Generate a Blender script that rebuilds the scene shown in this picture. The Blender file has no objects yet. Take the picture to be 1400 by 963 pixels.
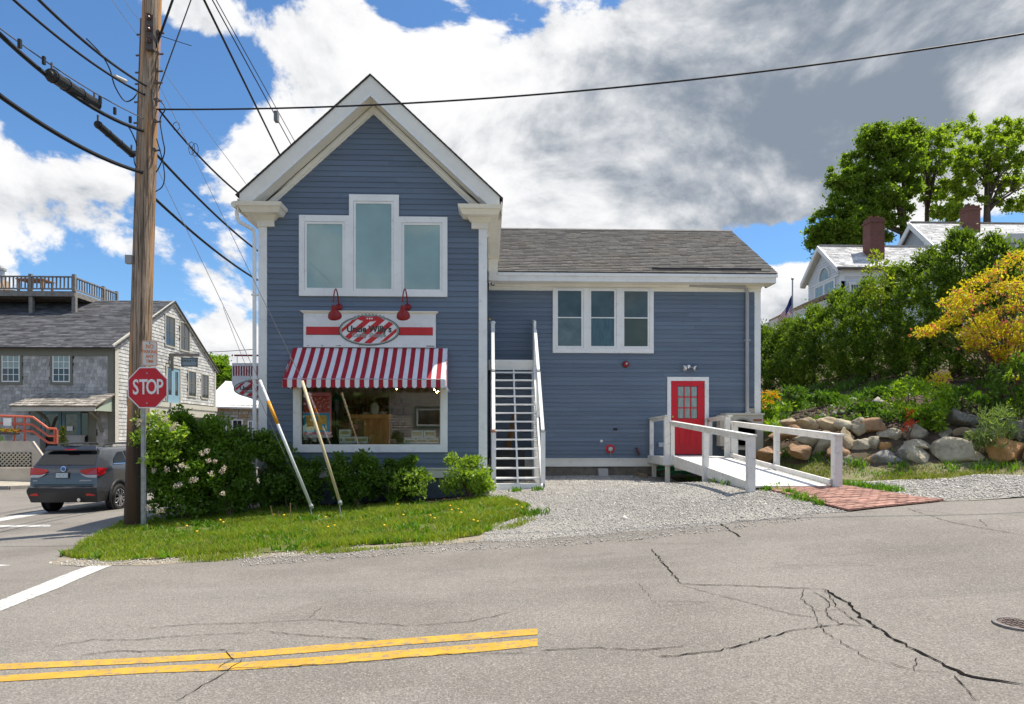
import bpy, math, random
import numpy as np
from mathutils import Vector, Matrix
R = math.radians
random.seed(7)
rng = np.random.default_rng(7)
scene = bpy.context.scene

# ------------------------------------------------------------------ camera
EYE = 1.6
YAW = R(2.03)
FPX = 933.33
cd = bpy.data.cameras.new('camera')
cam = bpy.data.objects.new('camera', cd)
scene.collection.objects.link(cam)
cd.sensor_width = 36
cd.lens = 24
cd.shift_y = 113.5 / 1400
cd.clip_start = 0.1
cd.clip_end = 2000
cam.location = (0, 0, EYE)
cam.rotation_euler = (R(90), 0, -YAW)
scene.camera = cam
scene.view_settings.view_transform = 'Standard'
scene.view_settings.look = 'None'
scene.view_settings.exposure = 1.08
scene.view_settings.gamma = 1.0
scene.cycles.max_bounces = 8
scene.cycles.transparent_max_bounces = 12
scene.render.engine = 'CYCLES'

# ------------------------------------------------------------------ sun and sky
SUN_EL, SUN_AZ = R(65), R(19)      # azimuth: from +X towards +Y
sdir = Vector((math.cos(SUN_EL)*math.cos(SUN_AZ), math.cos(SUN_EL)*math.sin(SUN_AZ), math.sin(SUN_EL)))
sl = bpy.data.lights.new('sun', 'SUN')
sl.energy = 3.0
sl.angle = R(0.53)
sl.color = (1.0, 0.93, 0.81)
so = bpy.data.objects.new('sun', sl)
scene.collection.objects.link(so)
so.rotation_euler = (-sdir).to_track_quat('-Z', 'Y').to_euler()
so.location = (30, 20, 60)

def pdir(px, py):
    u = (px-700)/FPX; v = (595-py)/FPX
    return Vector((u*math.cos(YAW)+math.sin(YAW), -u*math.sin(YAW)+math.cos(YAW), v))

def P(px, py, Y):
    d = pdir(px, py); t = Y/d.y
    return Vector((d.x*t, Y, EYE+d.z*t))

SKY = 0.115
w = bpy.data.worlds.new('World')
scene.world = w
w.use_nodes = True
nt = w.node_tree
nt.nodes.clear()
class NG:
    """small helper for node graphs"""
    def __init__(s, nt): s.nt = nt
    def n(s, t, **kw):
        nd = s.nt.nodes.new(t)
        for k, v in kw.items(): setattr(nd, k, v)
        return nd
    def put(s, sock, v):
        if isinstance(v, bpy.types.NodeSocket): s.nt.links.new(v, sock)
        elif v is not None: sock.default_value = v
    def math(s, op, a, b=None, c=None, clamp=False):
        nd = s.n('ShaderNodeMath', operation=op); nd.use_clamp = clamp
        for i, x in enumerate((a, b, c)): s.put(nd.inputs[i], x)
        return nd.outputs[0]
    def vmath(s, op, a, b=None, out=0):
        nd = s.n('ShaderNodeVectorMath', operation=op)
        s.put(nd.inputs[0], a)
        if b is not None: s.put(nd.inputs[1], b)
        return nd.outputs[out]
    def mix(s, f, a, b, blend='MIX'):
        nd = s.n('ShaderNodeMix', data_type='RGBA', blend_type=blend)
        s.put(nd.inputs[0], f); s.put(nd.inputs[6], a); s.put(nd.inputs[7], b)
        return nd.outputs[2]
    def noise(s, vec, scale, detail=4, rough=0.5, dist=0.0):
        nd = s.n('ShaderNodeTexNoise')
        s.put(nd.inputs['Vector'], vec)
        nd.inputs['Scale'].default_value = scale; nd.inputs['Detail'].default_value = detail
        nd.inputs['Roughness'].default_value = rough; nd.inputs['Distortion'].default_value = dist
        return nd.outputs['Fac']
    def rng(s, v, a, b, c=0.0, d=1.0, smooth=True):
        nd = s.n('ShaderNodeMapRange')
        nd.interpolation_type = 'SMOOTHSTEP' if smooth else 'LINEAR'
        s.put(nd.inputs[0], v)
        for i, x in enumerate((a, b, c, d)): nd.inputs[i+1].default_value = x
        return nd.outputs[0]
g = NG(nt)
sky = g.n('ShaderNodeTexSky', sky_type='NISHITA')
sky.sun_disc = False
sky.sun_elevation = SUN_EL
sky.sun_rotation = math.atan2(sdir.x, sdir.y)
sky.air_density = 1.0; sky.dust_density = 0.25; sky.ozone_density = 2.5
tc = g.n('ShaderNodeTexCoord')
D = tc.outputs['Generated']
def lobes(lst):
    acc = None
    for px, py, rx, ry, wt in lst:
        c = pdir(px, py).normalized()
        df = g.vmath('SUBTRACT', D, tuple(c))
        k = 1.0/FPX*0.88
        df = g.vmath('MULTIPLY', df, (1/(rx*k), 1/(rx*k), 1/(ry*k)))
        ln = g.vmath('LENGTH', df, out=1)
        v = g.rng(ln, 0.0, 1.0, wt, 0.0)
        acc = v if acc is None else g.math('ADD', acc, v)
    return acc
cover = lobes([(980, 60, 330, 160, .25), 
    (70, 300, 240, 150, .47), (-60, 230, 270, 140, .36), (200, 360, 160, 80, .14), (250, 20, 120, 50, .26),
    (440, 70, 170, 120, .48), (370, 185, 120, 80, .40), (640, 140, 240, 210, .50), (860, 200, 420, 260, .60),
    (1120, 120, 430, 260, .60), (1400, 150, 330, 230, .56), (1090, 385, 110, 70, .32), (320, 390, 130, 90, .22),
    (330, 470, 120, 60, .25), (270, 20, 90, 50, .20), (60, -60, 160, 60, .05), (1330, 330, 140, 60, .1),
    (90, 110, 260, 130, -.42), (240, 250, 80, 170, -.36), (545, 5, 90, 80, -.40), (325, 85, 50, 50, -.26),
    (1060, 330, 170, 60, -.50), (1330, 320, 190, 60, -.50), (40, 40, 260, 110, -.3), (200, 400, 260, 60, -.15), (110, 380, 150, 60, -.1)])
gray = lobes([(1120, 100, 470, 240, .78), (1200, 190, 330, 140, .30), (720, 190, 170, 60, .15), (1090, 300, 200, 40, .35),
              (1080, 410, 90, 40, .5), (880, 240, 170, 60, .12), (60, 290, 110, 30, .25), (600, 60, 160, 150, -.5), (1380, 130, 120, 70, -.55), (640, 290, 110, 60, -.3), (400, 180, 100, 70, -.3)])
dn = g.vmath('MULTIPLY', D, (1.0, 1.0, 1.5))
n1 = g.noise(dn, 4.3, 10, .60, .25)
n2 = g.noise(g.vmath('ADD', dn, (0.018, 0.008, 0.036)), 4.3, 10, .60, .25)
dens = g.math('ADD', g.math('MULTIPLY_ADD', n1, 2.5, -.77), cover)
alpha = g.rng(dens, .47, .62)
lit = g.math('MULTIPLY', g.math('SUBTRACT', n1, n2), 2.6)
n3 = g.noise(dn, 5.5, 7, .55, .2)
shade = g.math('ADD', g.math('SUBTRACT', gray, lit), g.math('MULTIPLY', g.math('SUBTRACT', n3, .5), 1.0))
shade = g.math('ADD', shade, .12)
shf = g.rng(shade, -.1, .95)
white = tuple(x/SKY for x in (.475, .475, .478)) + (1,)
greyc = tuple(x/SKY for x in (.122, .146, .180)) + (1,)
cloud = g.mix(shf, white, greyc)
skyc = g.mix(1.0, sky.outputs[0], (0.40, .56, .68, 1), 'MULTIPLY')
col = g.mix(alpha, skyc, cloud)
bg = g.n('ShaderNodeBackground')
g.put(bg.inputs[0], col)
bg.inputs[1].default_value = SKY
out = g.n('ShaderNodeOutputWorld')
nt.links.new(bg.outputs[0], out.inputs[0])

# ------------------------------------------------------------------ object helpers
ORG = {}
def thing(name, label, cat, loc, group=None):
    o = bpy.data.objects.new(name, None)
    scene.collection.objects.link(o)
    o.empty_display_size = 0.3
    o.location = loc
    ORG[o.name] = Vector(loc)
    return tag(o, label, cat, group)

def tag(o, label=None, cat=None, group=None, kind=None):
    if label: o['label'] = label
    if cat: o['category'] = cat
    if group: o['group'] = group
    if kind: o['kind'] = kind
    return o

def link(name, me, parent=None, origin=None):
    o = bpy.data.objects.new(name, me)
    scene.collection.objects.link(o)
    if parent is not None: o.parent = parent
    elif origin is not None: o.location = origin
    return o

class MB:
    def __init__(s, T=None):
        s.v = []; s.f = []; s.mi = []; s.T = T
    def add(s, vs, fs, m=0):
        b = len(s.v)
        if s.T: vs = [s.T(*p) for p in vs]
        s.v.extend(tuple(p) for p in vs)
        for f in fs:
            s.f.append(tuple(i+b for i in f)); s.mi.append(m)
        return s
    def box(s, x0, x1, y0, y1, z0, z1, m=0):
        return s.add([(x0,y0,z0),(x1,y0,z0),(x1,y1,z0),(x0,y1,z0),(x0,y0,z1),(x1,y0,z1),(x1,y1,z1),(x0,y1,z1)],
                     [(0,3,2,1),(4,5,6,7),(0,1,5,4),(1,2,6,5),(2,3,7,6),(3,0,4,7)], m)
    def hexa(s, b, t, m=0):
        return s.add(list(b)+list(t), [(0,3,2,1),(4,5,6,7),(0,1,5,4),(1,2,6,5),(2,3,7,6),(3,0,4,7)], m)
    def beam(s, p0, p1, wd, ht, up=(0,0,1), m=0):
        p0 = Vector(p0); p1 = Vector(p1); d = (p1-p0).normalized(); up = Vector(up)
        sx = d.cross(up)
        if sx.length < 1e-4: sx = d.cross(Vector((1,0,0)))
        sx.normalize(); sz = sx.cross(d)
        a = sx*wd/2; b = sz*ht/2
        q = [-a-b, a-b, a+b, -a+b]
        return s.hexa([p0+k for k in q], [p1+k for k in q], m)
    def prism(s, pts, d0, d1, axis='y', m=0):
        n = len(pts)
        def mk(a, b, d): return {'y': (a, d, b), 'x': (d, a, b), 'z': (a, b, d)}[axis]
        vs = [mk(a, b, d0) for a, b in pts] + [mk(a, b, d1) for a, b in pts]
        fs = [tuple(range(n)), tuple(range(2*n-1, n-1, -1))]
        fs += [(i, i+n, (i+1) % n+n, (i+1) % n) for i in range(n)]
        return s.add(vs, fs, m)
    def tube(s, pts, r, n=8, m=0, caps=True):
        pts = [Vector(p) for p in pts]
        if not hasattr(r, '__len__'): r = [r]*len(pts)
        vs = []; prev = None
        for i, p in enumerate(pts):
            d = pts[min(i+1, len(pts)-1)]-pts[max(i-1, 0)]
            d.normalize()
            if prev is None:
                prev = d.orthogonal().normalized()
            prev = (prev-d*prev.dot(d))
            if prev.length < 1e-5: prev = d.orthogonal()
            prev.normalize(); q = d.cross(prev)
            for k in range(n):
                a = 2*math.pi*k/n
                vs.append(p+(prev*math.cos(a)+q*math.sin(a))*r[i])
        fs = []
        for i in range(len(pts)-1):
            for k in range(n):
                fs.append((i*n+k, i*n+(k+1) % n, (i+1)*n+(k+1) % n, (i+1)*n+k))
        if caps:
            fs.append(tuple(range(n-1, -1, -1))); fs.append(tuple(range((len(pts)-1)*n, len(pts)*n)))
        return s.add(vs, fs, m)
    def lathe(s, prof, c, ax=(0,0,1), n=16, m=0):
        c = Vector(c); ax = Vector(ax).normalized(); e = ax.orthogonal().normalized(); q = ax.cross(e)
        vs = []
        for r, h in prof:
            for k in range(n):
                a = 2*math.pi*k/n
                vs.append(c+ax*h+(e*math.cos(a)+q*math.sin(a))*r)
        fs = []
        for i in range(len(prof)-1):
            for k in range(n):
                fs.append((i*n+k, i*n+(k+1) % n, (i+1)*n+(k+1) % n, (i+1)*n+k))
        fs.append(tuple(range(n-1, -1, -1))); fs.append(tuple(range((len(prof)-1)*n, len(prof)*n)))
        return s.add(vs, fs, m)
    def ball(s, c, r, n=12, k=8, sc=(1,1,1), m=0):
        vs = []; c = Vector(c)
        for i in range(k+1):
            th = math.pi*(0.02+0.96*i/k)
            for j in range(n):
                a = 2*math.pi*j/n
                vs.append(c+Vector((math.sin(th)*math.cos(a)*r*sc[0], math.sin(th)*math.sin(a)*r*sc[1], math.cos(th)*r*sc[2])))
        fs = []
        for i in range(k):
            for j in range(n):
                fs.append((i*n+j, (i+1)*n+j, (i+1)*n+(j+1) % n, i*n+(j+1) % n))
        fs.append(tuple(range(n))); fs.append(tuple(range((k+1)*n-1, k*n-1, -1)))
        return s.add(vs, fs, m)
    def build(s, name, mats, parent=None, smooth=False, origin=None):
        me = bpy.data.meshes.new(name)
        if parent is not None: o0 = ORG[parent.name]
        elif origin is not None: o0 = Vector(origin)
        else:
            a = np.array(s.v); o0 = Vector(((a[:,0].min()+a[:,0].max())/2, (a[:,1].min()+a[:,1].max())/2, a[:,2].min()))
        me.from_pydata([(p[0]-o0.x, p[1]-o0.y, p[2]-o0.z) for p in s.v], [], s.f)
        if not isinstance(mats, (list, tuple)): mats = [mats]
        for m in mats: me.materials.append(m)
        if len(mats) > 1: me.polygons.foreach_set('material_index', s.mi)
        if smooth: me.polygons.foreach_set('use_smooth', [True]*len(s.f))
        me.update()
        o = link(name, me, parent, o0)
        ORG[o.name] = o0
        return o

def raw(name, V, Fq, mats, parent=None, origin=(0,0,0), mi=None, smooth=False):
    """V (n,3) array, Fq (m,k) array of equal-sized faces: fast builder"""
    o0 = ORG[parent.name] if parent is not None else Vector(origin)
    me = bpy.data.meshes.new(name)
    V = np.asarray(V, dtype=np.float32)-np.array(o0, dtype=np.float32)
    Fq = np.asarray(Fq, dtype=np.int32); m, k = Fq.shape
    me.vertices.add(len(V)); me.vertices.foreach_set('co', V.ravel())
    me.loops.add(m*k); me.loops.foreach_set('vertex_index', Fq.ravel())
    me.polygons.add(m)
    me.polygons.foreach_set('loop_start', np.arange(0, m*k, k, dtype=np.int32))
    me.polygons.foreach_set('loop_total', np.full(m, k, dtype=np.int32))
    if not isinstance(mats, (list, tuple)): mats = [mats]
    for x in mats: me.materials.append(x)
    if mi is not None: me.polygons.foreach_set('material_index', np.asarray(mi, dtype=np.int32))
    if smooth: me.polygons.foreach_set('use_smooth', np.ones(m, dtype=bool))
    me.update(calc_edges=True)
    o = link(name, me, parent, o0)
    ORG[o.name] = Vector(o0)
    return o

def copy_tree(o, delta=None, parent=None):
    c = o.copy(); scene.collection.objects.link(c)
    ORG[c.name] = ORG[o.name]+(delta or Vector())
    if parent is not None: c.parent = parent
    elif delta is not None: c.location = o.location+delta
    for ch in list(o.children): copy_tree(ch, delta, c)
    return c

# ------------------------------------------------------------------ materials
def M(name, col, rough=.6, var=0.0, vs=3.0, bump=0.0, bs=40.0, spec=.4, metal=0.0, obj=0.0, isl=0.0, dirt=None, dr=(.52, .72), stretch=None,
      hue=None, detail=4):
    m = bpy.data.materials.new(name); m.use_nodes = True
    k = NG(m.node_tree); b = m.node_tree.nodes['Principled BSDF']
    b.inputs['Roughness'].default_value = rough
    b.inputs['Specular IOR Level'].default_value = spec
    b.inputs['Metallic'].default_value = metal
    vec = k.n('ShaderNodeNewGeometry').outputs['Position']
    if stretch: vec = k.vmath('MULTIPLY', vec, stretch)
    c = tuple(col)+(1,)
    if var:
        f = k.noise(vec, vs, detail, .6)
        c = k.mix(k.rng(f, .25, .75), tuple(x*(1-var) for x in col)+(1,), tuple(min(1, x*(1+var)) for x in col)+(1,))
    if hue:   # second colour in patches
        f2 = k.noise(vec, hue[1], 5, .6)
        c = k.mix(k.rng(f2, .5, .7, 0, hue[2]), c, tuple(hue[0])+(1,))
    if dirt:
        f3 = k.noise(vec, dirt[1], 8, .7)
        c = k.mix(k.rng(f3, dr[0], dr[1], 0, dirt[2]), c, tuple(dirt[0])+(1,))
    for amt, src in ((obj, 'o'), (isl, 'i')):
        if amt:
            rr = k.n('ShaderNodeObjectInfo').outputs['Random'] if src == 'o' else k.n('ShaderNodeNewGeometry').outputs['Random Per Island']
            fac = k.rng(rr, 0, 1, 1-amt, 1+amt, smooth=False)
            hs = k.n('ShaderNodeHueSaturation')
            k.put(hs.inputs['Value'], fac); k.put(hs.inputs['Color'], c)
            c = hs.outputs[0]
    k.put(b.inputs['Base Color'], c)
    if bump:
        bn = k.n('ShaderNodeBump'); bn.inputs['Strength'].default_value = bump; bn.inputs['Distance'].default_value = .02
        k.put(bn.inputs['Height'], k.noise(vec, bs, 6, .6))
        k.put(b.inputs['Normal'], bn.outputs[0])
    return m

def leafmat(name, c0, c1, trans=.35, rough=.45, c2=None, f2=.1, clump=None):
    m = bpy.data.materials.new(name); m.use_nodes = True
    k = NG(m.node_tree); b = m.node_tree.nodes['Principled BSDF']; o = m.node_tree.nodes['Material Output']
    ge = k.n('ShaderNodeNewGeometry'); r = ge.outputs['Random Per Island']
    c = k.mix(r, tuple(c0)+(1,), tuple(c1)+(1,))
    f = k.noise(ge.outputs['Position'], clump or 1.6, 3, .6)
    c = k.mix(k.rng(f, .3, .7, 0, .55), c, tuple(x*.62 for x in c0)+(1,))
    if c2:
        r2 = k.math('FRACT', k.math('MULTIPLY', r, 37.7))
        c = k.mix(k.math('LESS_THAN', r2, f2), c, tuple(c2)+(1,))
    k.put(b.inputs['Base Color'], c)
    b.inputs['Roughness'].default_value = rough; b.inputs['Specular IOR Level'].default_value = .35
    t = k.n('ShaderNodeBsdfTranslucent')
    tcx = k.mix(1.0, c, (1.5, 1.6, .5, 1), 'MULTIPLY'); k.put(t.inputs[0], tcx)
    mx = k.n('ShaderNodeMixShader'); mx.inputs[0].default_value = trans
    m.node_tree.links.new(b.outputs[0], mx.inputs[1]); m.node_tree.links.new(t.outputs[0], mx.inputs[2])
    m.node_tree.links.new(mx.outputs[0], o.inputs[0])
    return m

def glassmat(name, tint=(1,1,1), gloss=.9, ior=1.5):
    m = bpy.data.materials.new(name); m.use_nodes = True
    k = NG(m.node_tree); k.nt.nodes.clear()
    o = k.n('ShaderNodeOutputMaterial'); tr = k.n('ShaderNodeBsdfTransparent'); gl = k.n('ShaderNodeBsdfGlossy')
    tr.inputs[0].default_value = tuple(tint)+(1,); gl.inputs['Roughness'].default_value = 0.0
    gl.inputs[0].default_value = (gloss, gloss, gloss, 1)
    fr = k.n('ShaderNodeFresnel'); fr.inputs[0].default_value = ior
    mx = k.n('ShaderNodeMixShader')
    k.put(mx.inputs[0], k.math('MULTIPLY', fr.outputs[0], 2.0, clamp=True))
    k.nt.links.new(tr.outputs[0], mx.inputs[1]); k.nt.links.new(gl.outputs[0], mx.inputs[2]); k.nt.links.new(mx.outputs[0], o.inputs[0])
    return m

white = M('white_paint', (.86,.855,.83), .5, .05, 2.0, dirt=((.58,.54,.47), 7, .4), bump=.04, bs=18)
trim = M('trim_paint', (.86,.825,.73), .5, .06, 2.0, dirt=((.5,.47,.4), 4, .3))
rampwhite = M('ramp_paint', (.75,.73,.69), .6, .06, 3.0, dirt=((.40,.35,.29), 9, .8), bump=.12)
blue = M('blue_clapboard_paint', (.137,.178,.236), .55, .07, 1.2, obj=.10, bump=.05, bs=20, stretch=(.3,1,3), dirt=((.17,.195,.225), 1.3, .5))
bluef = M('blue_foundation_paint', (.10,.13,.18), .7, .15, 6, bump=.2)
concrete = M('concrete', (.36,.35,.32), .9, .2, 4, bump=.3, bs=60, dirt=((.2,.19,.16), 3, .5))
redpaint = M('red_door_paint', (.62,.008,.02), .35, .05, 3)
darkred = M('dark_red_enamel', (.28,.012,.016), .35, .1, 8, dirt=((.12,.02,.02), 20, .5))
red = M('red_print', (.55,.03,.035), .55, .08, 4)
signwhite = M('sign_white', (.78,.79,.80), .5, .04, 4, dirt=((.5,.48,.45), 9, .3))
inkgreen = M('dark_green_ink', (.03,.06,.045), .6)
greyink = M('grey_green_ink', (.30,.36,.33), .6)
black = M('black_rubber', (.012,.012,.013), .55)
cablem = M('black_cable', (.015,.015,.016), .6, spec=.3)
greycable = M('grey_cable', (.11,.11,.115), .6)
steel = M('galvanised_steel', (.42,.43,.44), .45, .15, 10, metal=.7)
chrome = M('chrome', (.8,.8,.8), .12, metal=1.0)
brass = M('brass', (.6,.42,.12), .3, metal=1.0)
gutter = M('grey_downspout', (.40,.40,.40), .5, .05, 3)
tealpane = M('teal_window_pane', (.31,.44,.42), .03, .14, .9, spec=.55)
darkpane = M('dark_window_pane', (.05,.075,.08), .03, .3, 1.2, spec=.9)
blackpane = M('black_window_pane', (.02,.025,.03), .04, .2, 2, spec=.8)
curtainpane = M('curtained_pane', (.27,.33,.30), .1, .25, 12, spec=.7, stretch=(3,1,.4))
shopglass = glassmat('shop_glass')
beige = M('beige_enamel', (.52,.48,.40), .5, .06, 4)
# ------------------------------------------------------------------ terrain
TP = [(0,0,0),(-4,0,-.12),(5,0,.22),(0,-10,-.2),(0,-40,-.8),(-60,-20,-1.5),(60,-20,4),
 (-8,5,-.18),(0,5,0.02),(6,5,.34),(12,4,.8),(-5.3,8.8,-.1),
 (-6.3,10.1,-.24),(-3,9.7,-.1),(-.2,9.97,.05),(2.5,10,.24),(4.7,10,.46),(7.2,10.7,.57),(12,10,.92),
 (-6.96,13.3,-.2),(-10,17.3,-.34),(-18,24,-.32),(-30,24,-.25),(-18,31,-.15),(-16,42,-.5),(-8.5,30,-.55),(-10,60,-1.1),(-30,60,-.9),
 (-60,40,0),(-60,90,-1),(0,100,-.6),(-20,110,-1.5),
 (-4.9,14.9,.0),(-2.4,14.4,.1),(-.2,15.1,.28),(.7,15.5,.37),(2,15.5,.40),(2.7,18.7,.47),(4,18.7,.47),(5.4,12,.64),(5.4,14.5,.6),(6.5,18.7,.6),
 (-2.5,20,.3),(0,27,.5),(4,27,.9),(8,27,1.9),(-6,20,-.2),
 (8,12,.72),(9.5,13,.8),(7.8,16.9,.75),(9.5,15.9,.8),(11,15.1,.84),(12.6,14.6,.9),(16,13.5,1.1),
 (8.3,18.2,1.7),(10,17.2,1.85),(12,16.5,1.95),(16,15.5,2.2),
 (11,21,2.6),(14,19,2.75),(18,18,3.3),(12,30,3.0),(17,27,5.2),(24,46,8.2),(40,46,9.6),(40,25,7.2),(60,60,12),(30,85,11),(90,40,12),(12,60,3.5)]
_tp = np.array(TP, dtype=float)
def _U(r2):
    return np.where(r2 > 1e-12, .5*r2*np.log(np.maximum(r2, 1e-12)), 0.0)
def _tps(p, lam=.02):
    n = len(p); X = p[:, :2]
    K = _U(((X[:,None,:]-X[None,:,:])**2).sum(2))+np.eye(n)*lam
    Q = np.hstack([np.ones((n,1)), X])
    A = np.zeros((n+3, n+3)); A[:n,:n] = K; A[:n,n:] = Q; A[n:,:n] = Q.T
    return np.linalg.solve(A, np.concatenate([p[:,2], np.zeros(3)]))
_w = _tps(_tp)
def terr(x, y):
    x = np.asarray(x, float); y = np.asarray(y, float); sh = x.shape
    q = np.stack([x.ravel(), y.ravel()], 1)
    d = ((q[:,None,:]-_tp[None,:,:2])**2).sum(2)
    z = _U(d)@_w[:len(_tp)]+_w[-3]+q@_w[-2:]
    r = np.hypot(q[:,0], q[:,1]-10)
    z = np.clip(z, -3, 14)
    return z.reshape(sh)
def tz(x, y): return float(terr(np.array([x]), np.array([y]))[0])
def G(px, py):
    """where the line of sight through a photo point meets the ground"""
    d = pdir(px, py); lo = .5
    for t in np.arange(1, 160, .5):
        if EYE+d.z*t < tz(d.x*t, d.y*t): break
        lo = t
    hi = lo+.5
    for _ in range(24):
        m = (lo+hi)/2
        if EYE+d.z*m < tz(d.x*m, d.y*m): hi = m
        else: lo = m
    return (d.x*lo, d.y*lo)

def inpoly(poly, x, y):
    x = np.asarray(x); y = np.asarray(y); r = np.zeros(x.shape, bool); n = len(poly)
    for i in range(n):
        x0, y0 = poly[i]; x1, y1 = poly[(i+1) % n]
        c = ((y0 > y) != (y1 > y))
        r ^= c & (x < (x1-x0)*(y-y0)/((y1-y0) if y1 != y0 else 1e-9)+x0)
    return r
def clip_conv(sub, clip):
    """Sutherland-Hodgman; clip is convex, counter-clockwise"""
    o = sub
    for i in range(len(clip)):
        ax, ay = clip[i]; bx, by = clip[(i+1) % len(clip)]
        inp, o = o, []
        if not inp: return []
        s = inp[-1]
        sd = (bx-ax)*(s[1]-ay)-(by-ay)*(s[0]-ax)
        for e in inp:
            ed = (bx-ax)*(e[1]-ay)-(by-ay)*(e[0]-ax)
            if (ed >= 0) != (sd >= 0):
                t = sd/(sd-ed); o.append((s[0]+(e[0]-s[0])*t, s[1]+(e[1]-s[1])*t))
            if ed >= 0: o.append(e)
            s, sd = e, ed
    return o
def wob(poly, amp, step, seed=0):
    """uneven edge"""
    r = random.Random(seed); o = []
    for i in range(len(poly)):
        a = poly[i]; b = poly[(i+1) % len(poly)]
        L = math.hypot(b[0]-a[0], b[1]-a[1]); n = max(1, int(L/step))
        for k in range(n):
            t = k/n
            j = amp if k else amp*.3
            o.append((a[0]+(b[0]-a[0])*t+r.uniform(-j, j), a[1]+(b[1]-a[1])*t+r.uniform(-j, j)))
    return o
def sheet(name, poly, mat_, off, step=.3, parent=None, kind='structure', build=True):
    xs = [p[0] for p in poly]; ys = [p[1] for p in poly]
    V = []; Fc = []; cache = {}
    x0, x1, y0, y1 = min(xs), max(xs), min(ys), max(ys)
    ni = int((x1-x0)/step)+1; nj = int((y1-y0)/step)+1
    for i in range(ni):
        cx0 = x0+i*step; cx1 = cx0+step
        col = clip_conv(poly, [(cx0,y0-1),(cx1,y0-1),(cx1,y1+1),(cx0,y1+1)])
        if len(col) < 3: continue
        for j in range(nj):
            cy0 = y0+j*step; cy1 = cy0+step
            c = clip_conv(col, [(cx0,cy0),(cx1,cy0),(cx1,cy1),(cx0,cy1)])
            if len(c) < 3: continue
            f = []
            for p in c:
                k = (round(p[0], 4), round(p[1], 4))
                if k not in cache: cache[k] = len(V); V.append(k)
                if not f or f[-1] != cache[k]: f.append(cache[k])
            if len(f) > 1 and f[0] == f[-1]: f.pop()
            if len(set(f)) >= 3 and len(set(f)) == len(f): Fc.append(f)
    a = np.array(V); z = terr(a[:,0], a[:,1])+off
    mb = MB(); mb.v = [(a[i,0], a[i,1], z[i]) for i in range(len(a))]; mb.f = Fc; mb.mi = [0]*len(Fc)
    o = mb.build(name, mat_, parent)
    if kind and parent is None: o['kind'] = kind
    for p in o.data.polygons:
        pass
    o.data.polygons.foreach_set('use_smooth', [True]*len(o.data.polygons))
    return o

# ground materials
def asphalt_mat():
    m = M('asphalt', (.185,.178,.168), .92)
    k = NG(m.node_tree); b = m.node_tree.nodes['Principled BSDF']
    pos = k.n('ShaderNodeNewGeometry').outputs['Position']
    f = k.noise(pos, .5, 5, .6)
    c = k.mix(k.rng(f, .3, .7), (.186,.168,.147,1), (.25,.228,.202,1))
    st = k.noise(k.vmath('MULTIPLY', pos, (.25,1.2,1)), .8, 5, .65)
    c = k.mix(k.rng(st, .46, .75, 0, .5), c, (.145,.135,.122,1))
    pt = k.noise(k.vmath('MULTIPLY', pos, (.35,.9,1)), .35, 3, .55, 1.2)
    c = k.mix(k.rng(pt, .50, .56, 0, .28), c, (.27,.25,.225,1))
    oil = k.noise(pos, 1.7, 4, .6)
    c = k.mix(k.rng(oil, .66, .74, 0, .35), c, (.09,.085,.08,1))
    vo = k.n('ShaderNodeTexVoronoi'); k.put(vo.inputs['Vector'], pos); vo.inputs['Scale'].default_value = 95
    v1 = k.n('ShaderNodeSeparateColor'); k.put(v1.inputs[0], vo.outputs['Color'])
    agg = k.rng(v1.outputs[0], .0, 1.0, .70, 1.22, smooth=False)
    hs = k.n('ShaderNodeHueSaturation'); k.put(hs.inputs['Value'], agg); k.put(hs.inputs['Color'], c)
    spk = k.math('GREATER_THAN', v1.outputs[1], .93)
    c = k.mix(k.math('MULTIPLY', spk, .42), hs.outputs[0], (.46,.41,.35,1))
    dk = k.noise(pos, 60, 4, .7)
    c = k.mix(k.rng(dk, .58, .70, 0, .55), c, (.06,.058,.055,1))
    k.put(b.inputs['Base Color'], c)
    bn = k.n('ShaderNodeBump'); bn.inputs['Strength'].default_value = .55; bn.inputs['Distance'].default_value = .006
    k.put(bn.inputs['Height'], k.math('ADD', vo.outputs['Distance'], k.noise(pos, 30, 4, .6)))
    k.put(b.inputs['Normal'], bn.outputs[0])
    return m
asphalt = asphalt_mat()
def gravel_mat():
    m = M('gravel_bed', (.4,.38,.35), .95)
    k = NG(m.node_tree); b = m.node_tree.nodes['Principled BSDF']
    pos = k.n('ShaderNodeNewGeometry').outputs['Position']
    vo = k.n('ShaderNodeTexVoronoi'); k.put(vo.inputs['Vector'], pos); vo.inputs['Scale'].default_value = 48
    sc = k.n('ShaderNodeSeparateColor'); k.put(sc.inputs[0], vo.outputs['Color'])
    c = k.mix(sc.outputs[0], (.31,.292,.262,1), (.55,.525,.48,1))
    c = k.mix(k.rng(vo.outputs['Distance'], .35, .7, 0, .7), c, (.13,.12,.105,1))
    c = k.mix(k.rng(k.noise(pos, .9, 5, .6), .55, .75, 0, .5), c, (.30,.27,.19,1))
    k.put(b.inputs['Base Color'], c)
    bn = k.n('ShaderNodeBump'); bn.inputs['Strength'].default_value = .9; bn.inputs['Distance'].default_value = .015
    k.put(bn.inputs['Height'], k.math('MULTIPLY', vo.outputs['Distance'], -1.0)); k.put(b.inputs['Normal'], bn.outputs[0])
    return m
gravelm = gravel_mat()
soil = M('soil', (.115,.085,.055), .95, .3, 3, bump=.6, bs=30, hue=((.06,.09,.025), 1.2, .7))
lawnsoil = M('lawn_soil', (.10,.13,.025), .95, .3, 4, bump=.5, bs=50, hue=((.19,.15,.08), 1.1, .8))
sandm = M('sandy_verge', (.30,.255,.19), .95, .2, 4, bump=.6, bs=80, dirt=((.14,.12,.08), 6, .6))
mulchm = M('mulch', (.035,.024,.017), .95, .4, 8, bump=.9, bs=40)
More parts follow.
